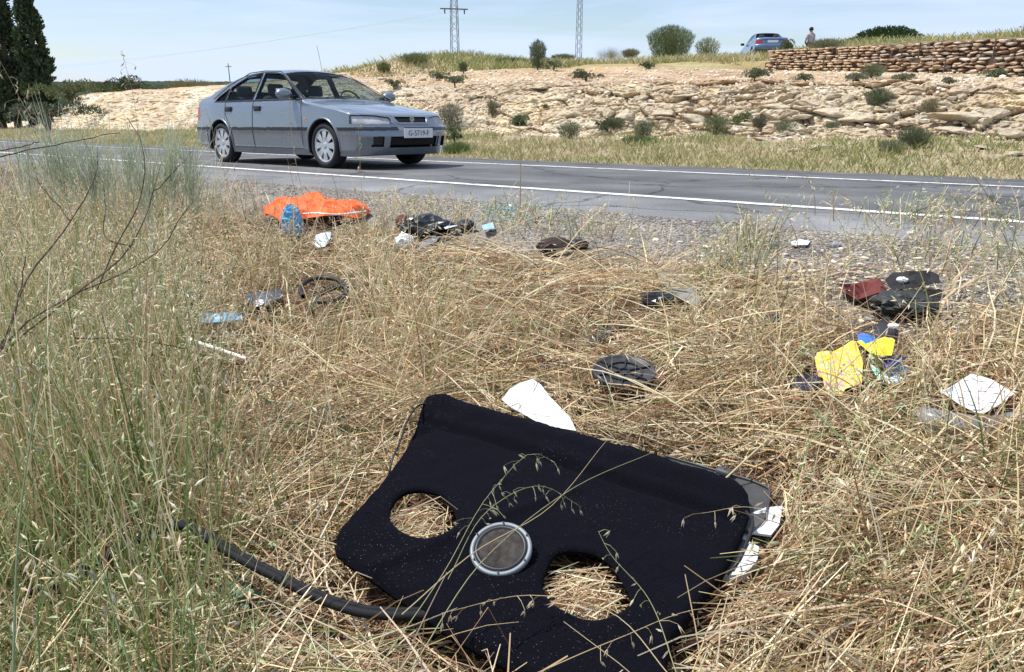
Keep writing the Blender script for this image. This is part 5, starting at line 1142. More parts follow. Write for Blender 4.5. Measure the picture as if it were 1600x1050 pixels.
blob('rag', 440, 345, (.03, .03, .05), .05, M_BLACKP, 'small black rag left of the blue glove', 'rag', 4)
crumple('paper', [(488, 384), (494, 366), (518, 362), (516, 372), (508, 384), (496, 388)], .06, .02, M_PAPERP, 'small crumpled white paper below the orange vest', 'paper', seed=9, step=.03)
blob('tissue', 632, 380, (.05, .03, .045), .05, flat('tissue_white', (.72, .76, .76), .8), 'crumpled white tissue beside the black bag', 'tissue', 11, amp=.5)
M_BAG = flat('black_bag_plastic', (.012, .014, .016), .3, spec=.7); M_REDR = flat('rust_red_cloth', (.12, .035, .02), .8, var=.4)
t_ = blob('black_bag', 668, 360, (.13, .10, .07), .05, M_BAG, 'crumpled black plastic bag half hidden in the grass near the road', 'bag', 12, amp=.6, sub_=4)
blob('rag', 632, 352, (.05, .05, .06), .05, M_REDR, 'rust-red rag against the left side of the black bag', 'rag', 13)
crumple('plastic_strip', [(652, 380), (676, 372), (690, 368), (680, 378), (658, 384)], .05, .02, flat('grey_blue_plastic', (.18, .22, .25), .35), 'grey-blue plastic strip in front of the black bag', 'plastic strip', seed=14, step=.03)
crumple('scrap', [(690, 350), (708, 346), (714, 352), (696, 356)], .08, .01, M_WHITEP, 'pale flattened scrap on top right of the black bag', 'scrap', seed=15, step=.03)
blob('scrap', 728, 352, (.05, .05, .03), .04, M_BLACKP, 'little black scrap right of the pale flattened scrap', 'scrap', 16)
crumple('rag', [(752, 350), (770, 346), (772, 356), (756, 358)], .05, .01, flat('pale_blue_plastic', (.30, .48, .66), .5), 'pale blue plastic scrap at the edge of the gravel', 'scrap', seed=17, step=.03)
blob('rag', 868, 385, (.09, .06, .04), .04, flat('dark_brown_cloth', (.035, .022, .018), .9), 'dark brown rag in the grass at the gravel edge, middle of the verge', 'rag', 18)
blob('scrap', 903, 382, (.05, .03, .025), .03, M_BLACKP, 'black shoe-like scrap lying on the gravel right of the brown rag', 'scrap', 19)
# ring-shaped hose, printed card, blue rag, stick
def ring_pts(px, py, rx, ry, z, a0, a1, n=24): return [onz(px + rx * math.cos(t), py + ry * math.sin(t), z) for t in np.linspace(a0, a1, n)]
zz = on(505, 452, .10)[2]; pts = ring_pts(505, 453, 36, 19, zz, 2.6, 7.9); o = cord('rubber_hose', pts + [onz(536, 448, zz), onz(556, 448, zz)], .012); hp = np.array(ring_pts(505, 453, 40, 22, zz, 0, 6.0))[:, :2]; foot(hp, zz - .05); tag(o, 'black rubber hose bent into a loop in the straw', 'hose')
M_CARD = flat('dark_printed_card', (.02, .022, .035), .4, c2=(.10, .12, .16), vscale=14)
crumple('card', [(383, 462), (395, 454), (438, 452), (440, 464), (412, 478), (388, 474)], .09, .01, M_CARD, 'dark card with a white print left of the hose loop', 'card', seed=20, step=.03)
crumple('card_print', [(396, 470), (406, 462), (418, 462), (410, 474), (398, 477)], .108, .004, M_WHITEP, 'white scrap lying on the dark card', 'scrap', seed=21, step=.02, press=False)
M_PBLUE = flat('faded_blue_plastic', (.22, .40, .56), .45, c2=(.13, .27, .42), vscale=14)
crumple('plastic_bag', [(308, 506), (316, 488), (332, 492), (350, 496), (378, 494), (380, 504), (350, 508), (328, 510)], .11, .035, M_PBLUE, 'torn faded-blue plastic bag in the straw on the left', 'bag', seed=22, step=.03)
blob('scrap', 282, 456, (.03, .03, .03), .06, M_BLACKP, 'small black scrap, upper left of the torn blue bag', 'scrap', 23); blob('scrap', 301, 466, (.035, .03, .03), .06, flat('navy_cloth', (.02, .03, .06), .8), 'small navy scrap right of the tiny black one', 'scrap', 24)
a, b = on(296, 531, .22), on(386, 561, .17); V, F = tube([a, b], [.0085, .0085], 8); o = mesh_np('white_stick', V, F, flat('white_stick_paint', (.82, .80, .74), .6), smooth=True); tag(o, 'straight white stick lying in the straw on the left', 'stick'); nn = np.array([0, .05]); foot([a[:2] + nn, b[:2] + nn, b[:2] - nn * 3, a[:2] - nn * 3], a[2] - .1)
blob('wood_chip', 366, 566, (.06, .02, .012), .06, flat('brown_wood', (.16, .08, .045), .8), 'short brown piece of wood under the tip of the white stick', 'wood', 26, amp=.15)
# black strips above the lid
crumple('rubber_strip', [(918, 530), (928, 516), (952, 504), (970, 503), (962, 512), (944, 522), (926, 534)], .06, .006, M_BAG, 'short black rubber strip in the straw above the lid', 'rubber strip', seed=27, step=.02, ridge=False)
crumple('rubber_strip', [(842, 572), (846, 562), (880, 554), (888, 558), (862, 570)], .05, .006, M_BLACKP, 'black strip half buried left of the lid', 'rubber strip', seed=28, step=.02, ridge=False)
# clear plastic sheet with black piece under it
def clear(name, c, t=.6, rough=.25):
    m, n, l, b_ = new_mat(name); b_.inputs['Base Color'].default_value = (*c, 1); b_.inputs['Roughness'].default_value = rough; tr = n.new('ShaderNodeBsdfTransparent'); tr.inputs['Color'].default_value = (.92, .94, .94, 1); x = n.new('ShaderNodeMixShader'); x.inputs['Fac'].default_value = 1 - t
    l.new(tr.outputs['BSDF'], x.inputs[1]); l.new(b_.outputs['BSDF'], x.inputs[2]); l.new(x.outputs['Shader'], n['Material Output'].inputs['Surface']); return m
M_CLEAR = clear('clear_plastic', (.45, .46, .43), .62)
crumple('clear_plastic_sheet', [(1026, 424), (1036, 417), (1058, 422), (1084, 446), (1096, 468), (1088, 476), (1062, 466), (1038, 446)], .06, .03, M_CLEAR, 'stiff clear plastic sheet standing in the straw below the gravel', 'plastic sheet', seed=29, step=.03, ridge=False, press=False, lift=.0)
blob('plastic_part', 1046, 468, (.10, .04, .035), .05, M_BAG, 'broken black plastic part under the clear sheet', 'plastic part', 30)
blob('scrap', 1206, 500, (.032, .026, .018), .03, M_BAG, 'small shiny black lump on the bare patch', 'scrap', 31)
crumple('maroon_cloth', [(1308, 452), (1330, 444), (1372, 446), (1386, 456), (1376, 468), (1340, 468), (1322, 460)], .03, .05, flat('maroon_cloth_stuff', (.085, .022, .028), .9, c2=(.16, .03, .02), vscale=18), 'maroon cloth lying on the bare ground', 'cloth', seed=32, step=.03)
crumple('black_jacket', [(1382, 440), (1394, 432), (1430, 432), (1466, 434), (1468, 444), (1440, 450), (1410, 452), (1392, 448)], .07, .045, flat('black_cloth', (.014, .013, .015), .9), 'black garment crumpled at the edge of the gravel', 'garment', seed=33, step=.03, lift=.04)
blob('tissue', 1410, 437, (.018, .013, .01), .11, M_PAPER, 'white tissue lying on the black garment', 'tissue', 34)
blob('black_bag', 1412, 474, (.09, .085, .035), .04, flat('dark_olive_bag', (.022, .024, .02), .6), 'dark olive crumpled bag below the black garment', 'bag', 35, amp=.5, sub_=4)
crumple('black_card', [(1362, 510), (1380, 494), (1400, 500), (1402, 514), (1380, 526), (1366, 520)], .04, .006, flat('dark_grey_board', (.03, .03, .038), .6), 'dark grey board between the olive bag and the blue sheet', 'board', seed=36, step=.03, ridge=False)
blob('tissue', 1396, 509, (.016, .012, .008), .07, M_PAPER, 'white scrap lying on the dark grey board', 'scrap', 37)
# magazine group: coloured pages
def page_mat(name, base, cols, scale):
    m, n, l, b_ = new_mat(name); b_.inputs['Roughness'].default_value = .45; t_ = n.new('ShaderNodeTexCoord'); v = n.new('ShaderNodeTexNoise'); v.inputs['Scale'].default_value = scale; v.inputs['Detail'].default_value = 1.5; v.inputs['Distortion'].default_value = 1.5
    r = n.new('ShaderNodeValToRGB'); r.color_ramp.interpolation = 'CONSTANT'; e = r.color_ramp.elements; e[0].position = 0; e[0].color = (*base, 1); e[1].position = cols[-1][0]; e[1].color = (*cols[-1][1], 1)
    for p, c in cols[:-1]: q = e.new(p); q.color = (*c, 1)
    l.new(t_.outputs['Object'], v.inputs['Vector']); l.new(v.outputs['Fac'], r.inputs['Fac']); l.new(r.outputs['Color'], b_.inputs['Base Color']); return m
YEL = (.78, .60, .03)
t = empty('children_magazine', (0, 0, 0), 0, 'torn yellow magazine with colourful pages lying open on the ground', 'magazine')
P1 = page_mat('yellow_page', YEL, [(.40, (.75, .36, .20)), (.44, YEL), (.53, (.82, .74, .45)), (.555, (.22, .48, .28)), (.585, YEL), (.63, (.75, .25, .45))], 22)
P2 = page_mat('yellow_sheet', (.80, .66, .03), [(.64, (.80, .72, .35)), (.72, (.80, .66, .03))], 9); P3 = flat('deep_blue_page', (.012, .022, .16), .4)
P4 = page_mat('light_blue_page', (.30, .52, .68), [(.45, (.12, .30, .50)), (.52, (.45, .62, .70)), (.62, (.75, .78, .80))], 14); P5 = flat('bright_blue_page', (.05, .19, .66), .45); P6 = page_mat('orange_green_page', (.75, .80, .78), [(.42, (.10, .50, .35)), (.50, (.80, .20, .03)), (.56, (.75, .80, .78))], 12)
crumple('page', [(1272, 566), (1276, 556), (1300, 549), (1328, 537), (1336, 541), (1348, 566), (1347, 596), (1322, 598), (1316, 606), (1291, 611), (1286, 588), (1279, 586)], .07, .03, P1, None, None, seed=40, step=.022, freq=5, parent=t)
crumple('page', [(1338, 536), (1346, 534), (1352, 540), (1382, 528), (1398, 534), (1394, 552), (1372, 556), (1360, 552), (1352, 548)], .095, .02, P2, None, None, seed=41, step=.022, freq=6, parent=t)
crumple('page', [(1340, 516), (1356, 514), (1376, 528), (1362, 534), (1342, 534)], .06, .012, P5, None, None, seed=42, step=.02, parent=t, ridge=False)
crumple('page', [(1376, 556), (1394, 548), (1402, 556), (1420, 554), (1408, 562), (1388, 572), (1380, 566)], .075, .01, P3, None, None, seed=43, step=.02, parent=t, ridge=False)
crumple('page', [(1382, 574), (1396, 566), (1420, 570), (1416, 586), (1406, 598), (1390, 598), (1380, 586)], .055, .012, P4, None, None, seed=44, step=.02, parent=t, ridge=False)
crumple('page', [(1356, 550), (1364, 550), (1376, 572), (1382, 588), (1374, 590), (1362, 572)], .065, .008, P6, None, None, seed=45, step=.015, parent=t, ridge=False)
M_NAVY = flat('dark_violet_cloth', (.022, .018, .045), .8, var=.4)
crumple('dark_cloth', [(1236, 604), (1256, 590), (1278, 588), (1282, 600), (1268, 616), (1244, 618)], .05, .03, M_NAVY, 'dark violet cloth left of the yellow magazine', 'cloth', seed=46, step=.03); crumple('dark_cloth', [(1296, 616), (1330, 606), (1350, 604), (1344, 624), (1316, 632)], .02, .02, M_NAVY, 'dark cloth in the hollow just below the yellow magazine', 'cloth', seed=47, step=.03)
# white board and clear bottle at the right
o = crumple('white_board', [(1470, 620), (1496, 604), (1516, 590), (1548, 600), (1583, 622), (1560, 640), (1532, 655), (1500, 640)], .07, .012, flat('torn_white_board', (.80, .82, .86), .55, c2=(.62, .66, .72), vscale=24), 'torn white board with scribbles near the right edge', 'board', seed=48, step=.02, freq=14, lift=-.01)
for k in range(7):
    q = [(1496, 622), (1512, 632), (1530, 612), (1545, 628), (1506, 612), (1520, 640), (1552, 616)][k]; g = onz(q[0], q[1], o.data.vertices[0].co.z + .014)
    V, F = tube(spline([g, g + np.array([.012, .006 * (-1) ** k, .0]), g + np.array([.02, -.004, .001])], 5), .0014, 4); mesh_np('pencil_mark', V, F, M_BLACKP, parent=o)
M_CLEAR2 = clear('cloudy_plastic', (.45, .47, .49), .62, .15)
z_ = on(1530, 662, .05)[2]; V, F = tube(spline([onz(1432, 650, z_), onz(1470, 662, z_), onz(1520, 668, z_), onz(1570, 665, z_), onz(1610, 660, z_)], 26), np.array([.02, .035, .034, .04, .036, .04] + [.038] * 16 + [.036, .04, .035, .02]), 14)
V = V + .006 * fbm(V[:, 0] * 30, V[:, 1] * 30, V[:, 2] * 30, 5)[:, None]; tag(mesh_np('plastic_bottle', V, F, M_CLEAR2, smooth=True), 'crushed clear plastic bottle below the white board', 'bottle')
crumple('paper_scrap', [(1234, 378), (1250, 373), (1266, 376), (1262, 382), (1240, 382)], .02, .01, M_PAPER, 'small white paper scrap on the gravel shoulder', 'paper', seed=50, step=.02)
blob('stone', 1305, 383, (.03, .02, .016), .01, flat('blue_grey_stone', (.25, .27, .32), .8), 'blue-grey stone on the gravel right of the paper scrap', 'stone', 51, amp=.15)
# broken window glass by the road
n = 260; r_ = np.random.default_rng(5); cs = np.array([on(a_, b_)[:2] for a_, b_ in np.column_stack([r_.normal(800, 34, n), r_.normal(336, 9, n)])]); s_ = r_.uniform(.006, .016, n); V = []
for (x_, y_), q in zip(cs, s_):
    z_ = GZ(x_, y_) + .012 + r_.uniform(0, .03); d = r_.normal(size=(4, 3)) * q; d[:, 2] *= .5; V.append(d + np.array([x_, y_, z_]))
V = np.concatenate(V); F = np.arange(4 * n).reshape(n, 4); tag(mesh_np('broken_glass', V, np.concatenate([F[:, [0, 1, 2]], F[:, [0, 2, 3]], F[:, [0, 1, 3]]]), clear('turquoise_glass', (.30, .55, .55), .55, .2)), 'scattered turquoise crumbs of broken car glass at the gravel edge', 'glass', kind='stuff')
# weatherstrip snaking through the grass at the lower left
pts = [(a_, b_, h_ + .012) for a_, b_, h_ in [(40, 930, .05), (100, 905, .05), (150, 878, .06), (205, 850, .07), (250, 830, .09), (285, 822, .10), (318, 838, .09), (350, 858, .07), (395, 884, .06), (432, 902, .055), (470, 922, .05), (520, 944, .05), (570, 958, .05), (620, 962, .05), (680, 960, .05)]]
o = cord('rubber_seal', [onz(a_, b_, h_) for a_, b_, h_ in pts], .0105, flat('dark_rubber', (.010, .011, .014), .75, spec=.25), n=110, seg=10)
me = o.data; co = np.empty(len(me.vertices) * 3); me.vertices.foreach_get('co', co); tag(o, 'black rubber door seal snaking through the grass at lower left', 'rubber seal')
V, F = tube([onz(a_, b_, h_ + .004) + np.array([0, .016, 0]) for a_, b_, h_ in pts], .007, 6); mesh_np('seal_lip', V, F, bpy.data.materials['dark_rubber'], parent=o, smooth=True)
for (a_, b_, h1), (c_, d_, h2) in zip(pts[:-1], pts[1:]):
    A_, B_ = onz(a_, b_, h1)[:2], onz(c_, d_, h2)[:2]; dd = (B_ - A_) / np.linalg.norm(B_ - A_); nn = np.array([-dd[1], dd[0]]) * .05; foot([A_ + nn, B_ + nn, B_ - nn, A_ - nn], min(h1, h2) - .02)
# ------------------------------------------------------------------ grass
# albedo palettes (per stem, with a slight change along it)
PAL_STRAW = np.array([(.76, .64, .43), (.68, .53, .33), (.84, .75, .57), (.58, .42, .26), (.50, .33, .21), (.72, .61, .47), (.42, .26, .17), (.70, .66, .54), (.34, .19, .12)])
W_STRAW = np.array([.22, .18, .16, .12, .09, .09, .06, .05, .03])
PAL_DEEP = np.array([(.32, .21, .13), (.20, .115, .07), (.44, .32, .21), (.14, .08, .05), (.54, .43, .31), (.27, .15, .105)]); W_DEEP = np.array([.26, .2, .2, .12, .12, .1])  # litter browns, darkened to put shade into the gaps between straws
PAL_GREENISH = np.array([(.27, .33, .14), (.17, .25, .08), (.36, .39, .20), (.11, .19, .06), (.42, .42, .23), (.22, .30, .16)]); W_G = np.array([.24, .18, .2, .13, .15, .1])
PAL_FAR = np.array([(.34, .34, .15), (.26, .29, .11), (.44, .40, .22), (.20, .25, .09), (.50, .44, .28), (.40, .36, .2)])
def pick(pal, w, n, r, j=.16):
    c = pal[r.choice(len(pal), n, p=w / w.sum())]; return np.clip(c * np.array([1.05, 1.035, .955]) * r.uniform(1 - j, 1 + j, (n, 1)) * r.uniform(.95, 1.05, (n, 3)), 0, 1)
def curves(B, az, e0, e1, L, S, r, wob=.15, pw=1.0):
    """stem centre lines: start elevation e0, end elevation e1, azimuth az; returns (n, S+1, 3)"""
    n = len(B); t = (np.arange(S) + .5) / S; el = e0[:, None] + (e1 - e0)[:, None] * t[None] ** pw; da = np.cumsum(r.normal(size=(n, S)) * wob, 1); a = az[:, None] + da
    D = np.stack([np.cos(el) * np.cos(a), np.cos(el) * np.sin(a), np.sin(el)], -1) * (L / S)[:, None, None]
    return np.concatenate([B[:, None], B[:, None] + np.cumsum(D, 1)], 1)
def in_feet(x, y, grow=0):
    m = np.zeros(x.shape, bool); z = np.full(x.shape, 9.)
    for poly, holes, zz in FOOT:
        lo, hi = poly.min(0) - .02, poly.max(0) + .02; k = (x > lo[0]) & (x < hi[0]) & (y > lo[1]) & (y < hi[1])
        if not k.any(): continue
        i = inpoly(x[k], y[k], poly)
        for h in holes: i &= ~inpoly(x[k], y[k], h)
        idx = np.where(k.ravel())[0][i] if x.ndim == 1 else None
        if x.ndim == 1: m[idx] = True; z[idx] = np.minimum(z[idx], zz)
        else:
            kk = np.argwhere(k)[i]; m[tuple(kk.T)] = True; z[tuple(kk.T)] = np.minimum(z[tuple(kk.T)], zz)
    return m, z
def clear_of(C, r, keep=.06):
    sh = C.shape; m, _ = in_feet(C[..., 0].ravel(), C[..., 1].ravel()); return ~(m.reshape(sh[:2]).any(1)) | (r.random(sh[0]) < keep)
def press(C, zmin_off=.004):
    sh = C.shape; x, y = C[..., 0].ravel(), C[..., 1].ravel(); m, z = in_feet(x, y); zz = C[..., 2].ravel(); zz = np.where(m, np.minimum(zz, z), zz)
    g = terrain(x, y); C[..., 2] = np.maximum(zz, g + zmin_off).reshape(sh[:2]); return C
def ribbon(C, w, r, col, tip=.25, coltip=None):
    n, m, _ = C.shape; T = np.gradient(C, axis=1); R = r.normal(size=(n, 1, 3)); S = np.cross(T, R); S /= np.linalg.norm(S, axis=2)[..., None] + 1e-9
    prof = np.interp(np.linspace(0, 1, m), [0, .5, 1], [1, .9, tip]); S = S * (w[:, None] * prof[None] * .5)[..., None]
    V = np.stack([C - S, C + S], 2).reshape(-1, 3); i = (np.arange(n) * m * 2)[:, None] + np.arange(m - 1)[None] * 2; i = i.ravel(); F = np.stack([i, i + 1, i + 3, i + 2], -1)
    ct = col if coltip is None else coltip; k = np.linspace(0, 1, m)[None, :, None]; c = col[:, None] * (1 - k) + ct[:, None] * k; return V, F, np.repeat(c.reshape(-1, 3), 2, 0)
def tube3(C, w, r, col, tip=.4, coltip=None):
    n, m, _ = C.shape; T = np.gradient(C, axis=1); R = r.normal(size=(n, 1, 3)); S = np.cross(T, R); S /= np.linalg.norm(S, axis=2)[..., None] + 1e-9; Q = np.cross(T, S); Q /= np.linalg.norm(Q, axis=2)[..., None] + 1e-9
    prof = np.interp(np.linspace(0, 1, m), [0, .6, 1], [1, .8, tip]); h = (w[:, None] * prof * .5)[..., None]
    V = np.stack([C + h * (math.cos(a) * S + math.sin(a) * Q) for a in (0, 2.094, 4.189)], 2).reshape(-1, 3)
    i = ((np.arange(n) * m * 3)[:, None] + np.arange(m - 1)[None] * 3).ravel(); F = np.concatenate([np.stack([i + a, i + b, i + 3 + b, i + 3 + a], -1) for a, b in ((0, 1), (1, 2), (2, 0))])
    ct = col if coltip is None else coltip; k = np.linspace(0, 1, m)[None, :, None]; c = col[:, None] * (1 - k) + ct[:, None] * k; return V, F, np.repeat(c.reshape(-1, 3), 3, 0)
def husks(P, D, L, Wd, col, r):
    """pointed husk: a folded four-sided leaf with a little belly"""
    n = len(P); R = r.normal(size=(n, 3)); S = np.cross(D, R); S /= np.linalg.norm(S, axis=1)[:, None] + 1e-9; Q = np.cross(D, S); L = L[:, None]; Wd = Wd[:, None] * .5
    a = P + D * L * .38; V = np.stack([P, a + S * Wd, a + Q * Wd * .7, a - S * Wd, a - Q * Wd * .7, P + D * L], 1).reshape(-1, 3); o = (np.arange(n) * 6)[:, None]
    F = np.concatenate([o + np.array([[0, 1, 2]]), o + np.array([[0, 2, 3]]), o + np.array([[0, 3, 4]]), o + np.array([[0, 4, 1]]), o + np.array([[5, 2, 1]]), o + np.array([[5, 3, 2]]), o + np.array([[5, 4, 3]]), o + np.array([[5, 1, 4]])]); return V, F, np.repeat(col, 6, 0)
def merge(lst):
    Vs, F3, F4, Cs, o = [], [], [], [], 0
    for V, F, C in lst:
        (F4 if F.shape[1] == 4 else F3).append(F + o); Vs.append(V); Cs.append(C); o += len(V)
    return np.concatenate(Vs), [np.concatenate(q) for q in (F4, F3) if q], np.concatenate(Cs)
def polar(n, r, r0, r1, half=50., p=1.0):
    """bases round the photographer's spot, equally many per metre of distance"""
    R = r0 + (r1 - r0) * r.uniform(size=n) ** p; A = np.radians(r.uniform(-half, half, n)); return R * np.sin(A), R * np.cos(A)
def verge_ok(x, y, r, grassy=.5):
    u, v = uv_of(x, y); b = bare_mask(x, y); return (v < -3.0) & (b < r.uniform(0, 1, len(x)) ** grassy * .9 + .02)
# how the grass lies: 0..1 fields over the verge
def leftness(x, y): return sstep(-.24, -.60, x / np.maximum(y, .3) + .06 * fbm(x * 1.5, y * 1.5, 0, 501))      # tall and green on the left
def lodge_az(x, y):
    """direction in which the flattened straw lies (radians, from +X)"""
    return .15 + .9 * fbm(x * .9, y * .9, 0, 503, 2) + .9 * sstep(.2, -1.2, x) + .35 * sstep(1.8, .6, y)
def build_grass():
    r = np.random.default_rng(99); out_ = {}
    # 1. deep litter: short brown bits close to the soil
    x, y = polar(52000, r, .75, 10.5, p=1.15); k = verge_ok(x, y, r, .8); x, y = x[k], y[k]; n = len(x); z = terrain(x, y) + r.uniform(.002, .035, n)
    L = r.uniform(.06, .22, n); az = lodge_az(x, y) + r.normal(size=n) * 1.1 + np.pi * (r.random(n) < .5); e = r.normal(size=n) * .28
    C = press(curves(np.stack([x, y, z], -1), az, e, e + r.normal(size=n) * .35, L, 2, r, .3)); d = np.hypot(x, y); w = r.uniform(.0016, .0045, n) * (1 + d * .16)
    V, F, c = ribbon(C, w, r, pick(PAL_DEEP, W_DEEP, n, r, .3), .5); out_['litter'] = [(V, F, c)]
    # 2. the lying straw mat
    lst = []
    for n0, r0, r1, S, kind in ((40000, .75, 2.9, 5, 3), (46000, 2.6, 10.5, 4, 2)):
        # two thirds of the straw lies in trampled swathes that share a direction, the rest is loose
        nb = n0 * 2 // 3; ncl = nb // 22; bx, by = polar(ncl, r, r0, r1); cid = r.integers(0, ncl, nb); wd_ = .035 + .025 * np.hypot(bx, by); x1 = bx[cid] + r.normal(size=nb) * wd_[cid]; y1 = by[cid] + r.normal(size=nb) * wd_[cid]
        caz = lodge_az(bx, by) + r.normal(size=ncl) * np.where(bx > .5, .45, .8) + np.pi * (r.random(ncl) < .4); lift = r.uniform(0, 1, ncl); cdk = r.uniform(.72, 1.12, ncl)
        x2, y2 = polar(n0 - nb, r, r0, r1); x = np.r_[x1, x2]; y = np.r_[y1, y2]; azv = np.r_[caz[cid] + r.normal(size=nb) * .16, lodge_az(x2, y2) + r.normal(size=len(x2)) * .9 + np.pi * (r.random(len(x2)) < .45)]; lf_ = np.r_[lift[cid], r.uniform(0, 1, len(x2))]; dk = np.r_[cdk[cid], np.ones(len(x2))]
        k = verge_ok(x, y, r, .5); x, y, azv, lf_, dk = x[k], y[k], azv[k], lf_[k], dk[k]; n = len(x); lf = leftness(x, y)
        patch = .5 + .5 * fbm(x * 1.6, y * 1.6, 0, 505, 3); thick = (.02 + .075 * np.clip(patch * 1.2, 0, 1)) * (1 - .3 * lf)
        z = terrain(x, y) + thick * (.45 * r.uniform(0, 1, n) + .55 * lf_); L = r.uniform(.14, .55, n) * (1 - .2 * (y > 4)); az = azv
        e0 = np.abs(r.normal(size=n)) * .28 + .03; e1 = e0 - r.uniform(.1, .9, n); C = curves(np.stack([x, y, z], -1), az, e0, e1, L, S, r, .10); kk = clear_of(C, r, .05); C = press(C[kk]); x, y, lf, dk = x[kk], y[kk], lf[kk], dk[kk]; n = len(x)
        d = np.hypot(x, y); w = r.uniform(.0016, .0046, n) * np.where(r.random(n) < .12, 1.6, 1) * (1 + d * .12); g = r.random(n) < (.07 + .22 * lf); col = np.where(g[:, None], pick(PAL_GREENISH, W_G, n, r), pick(PAL_STRAW, W_STRAW, n, r))
        # reddish brown drifts
        red = sstep(.15, .55, fbm(x * 1.1 + 5, y * 1.1, 0, 507, 3))[:, None] * .28; col = col * (1 - red) + col * np.array([.80, .60, .50]) * red
        col = np.clip(col * dk[:, None], 0, 1)
        lst.append((tube3 if kind == 3 else ribbon)(C, w, r, col))
    for hole in (hole_l, hole_r):     # straw seen through the two openings of the shelf
        c0 = hole.mean(0); n = 520; a = r.uniform(0, 6.28, n); q = np.sqrt(r.uniform(0, 1, n)) * .10; x, y = c0[0] + q * np.cos(a), c0[1] + q * np.sin(a) * .9; az = r.normal(size=n) * .6 + .4 + np.pi * (r.random(n) < .5); L = r.uniform(.04, .11, n)
        x = x - np.cos(az) * L * .5; y = y - np.sin(az) * L * .5; z = r.uniform(SZ - .065, SZ - .018, n); C = curves(np.stack([x, y, z], -1), az, r.normal(size=n) * .12 + .1, r.normal(size=n) * .12 - .1, L, 3, r, .05); ins = np.ones(n, bool)
        for j in range(4): ins &= inpoly(C[:, j, 0], C[:, j, 1], hole + (c0 - hole) * -.06)
        C = C[ins]; n = len(C); lst.append(tube3(C, r.uniform(.0018, .0036, n), r, pick(PAL_STRAW, W_STRAW, n, r)))
    out_['mat'] = lst
    # 3. husks and seed bits strewn through the mat
    x, y = polar(32000, r, .75, 8.5); k = verge_ok(x, y, r, .5); x, y = x[k], y[k]; n = len(x); m, _ = in_feet(x, y); q = ~m | (r.random(n) < .02); x, y = x[q], y[q]; n = len(x)
    P = np.stack([x, y, terrain(x, y) + r.uniform(.02, .09, n)], -1); D = r.normal(size=(n, 3)); D[:, 2] *= .5; D /= np.linalg.norm(D, axis=1)[:, None]; d = np.hypot(x, y); s = r.uniform(.7, 1.3, n) * (1 + d * .07)
    s = s * np.where(d < 2.6, 1.25, 1.0); out_['husk'] = [husks(P, D, .018 * s, .0048 * s, pick(np.array([(.80, .74, .60), (.70, .60, .42), (.60, .46, .30), (.78, .70, .62)]), np.array([.35, .3, .2, .15]), n, r), r)]
    # 4. leaning and standing stems: tussocks, tall and greenish at the left
    lst, hs = [], []
    def stems(x, y, Lm, lean, tall, greenp, seedp, wmul=1., S=6, azb=None):
        n = len(x); z = terrain(x, y); L = Lm * r.uniform(.65, 1.25, n) * np.where((uv_of(x, y)[1] > -4.9) & (x > -1.2), .62, 1); az = r.uniform(0, 6.28, n) if azb is None else azb + r.normal(size=n) * .7
        e0 = np.pi / 2 - np.abs(r.normal(size=n)) * lean; e1 = e0 - r.uniform(.05, .9, n) * (1 - tall * .5); C = curves(np.stack([x, y, z], -1), az, e0, e1, L, S, r, .05, 1.6); kk = clear_of(C, r, .15); C = press(C[kk]); x, y = x[kk], y[kk]; n = len(x); greenp = np.broadcast_to(greenp, kk.shape)[kk]; az = az[kk]
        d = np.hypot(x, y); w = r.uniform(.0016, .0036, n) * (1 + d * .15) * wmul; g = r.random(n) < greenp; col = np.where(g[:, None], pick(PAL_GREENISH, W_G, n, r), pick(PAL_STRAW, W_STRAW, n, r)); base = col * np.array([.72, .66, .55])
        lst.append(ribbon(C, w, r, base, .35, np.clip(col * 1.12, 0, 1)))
        sd = r.random(n) < seedp; Cs = C[sd]; ns = len(Cs)
        if ns:
            K = 6; tt = r.uniform(.62, 1.0, (ns, K)); idx = np.clip((tt * S).astype(int), 0, S - 1); fr = tt * S - idx; ii = np.arange(ns)[:, None]; P = Cs[ii, idx] * (1 - fr[..., None]) + Cs[ii, idx + 1] * fr[..., None]; P = P.reshape(-1, 3); P = P + r.normal(size=P.shape) * np.array([.012, .012, .006])
            D = r.normal(size=P.shape) * .45; D[:, 2] -= .55; hz = Cs[ii, idx + 1] - Cs[ii, idx]; D += (hz / (np.linalg.norm(hz, axis=2)[..., None] + 1e-9)).reshape(-1, 3) * .9; D /= np.linalg.norm(D, axis=1)[:, None]
            dd = np.linalg.norm(P - np.array([0, 0, CAMZ]), axis=1); s = r.uniform(.75, 1.25, len(P)) * (1 + dd * .05); gg = np.repeat(g[sd], K)[:, None]
            cc = np.where(gg, pick(np.array([(.50, .54, .32), (.62, .62, .42), (.40, .46, .24)]), np.ones(3), len(P), r), pick(np.array([(.80, .75, .62), (.72, .64, .47), (.66, .54, .38)]), np.ones(3), len(P), r)); hs.append(husks(P, D, .024 * s, .006 * s, cc, r))
    # scattered tussocks over the whole verge
    nc = 700; cx, cy = polar(nc, r, 1.35, 9.0, p=1.0); k = verge_ok(cx, cy, r, .35); cx, cy = cx[k], cy[k]; m, _ = in_feet(cx, cy); cx, cy = cx[~m], cy[~m]; nc = len(cx)
    per = 20; rad = .05 + .02 * np.hypot(cx, cy); ax = np.repeat(cx, per) + r.normal(size=nc * per) * np.repeat(rad, per); ay = np.repeat(cy, per) + r.normal(size=nc * per) * np.repeat(rad, per); m, _ = in_feet(ax, ay); azc = np.repeat(r.uniform(0, 6.28, nc), per)
    hgt = np.repeat(r.uniform(.16, .44, nc), per); ok = ~m & ~((np.abs(ax - .1) < .55) & (ay < 1.7)); stems(ax[ok], ay[ok], hgt[ok], .58, .3, .20, .18, azb=azc[ok])
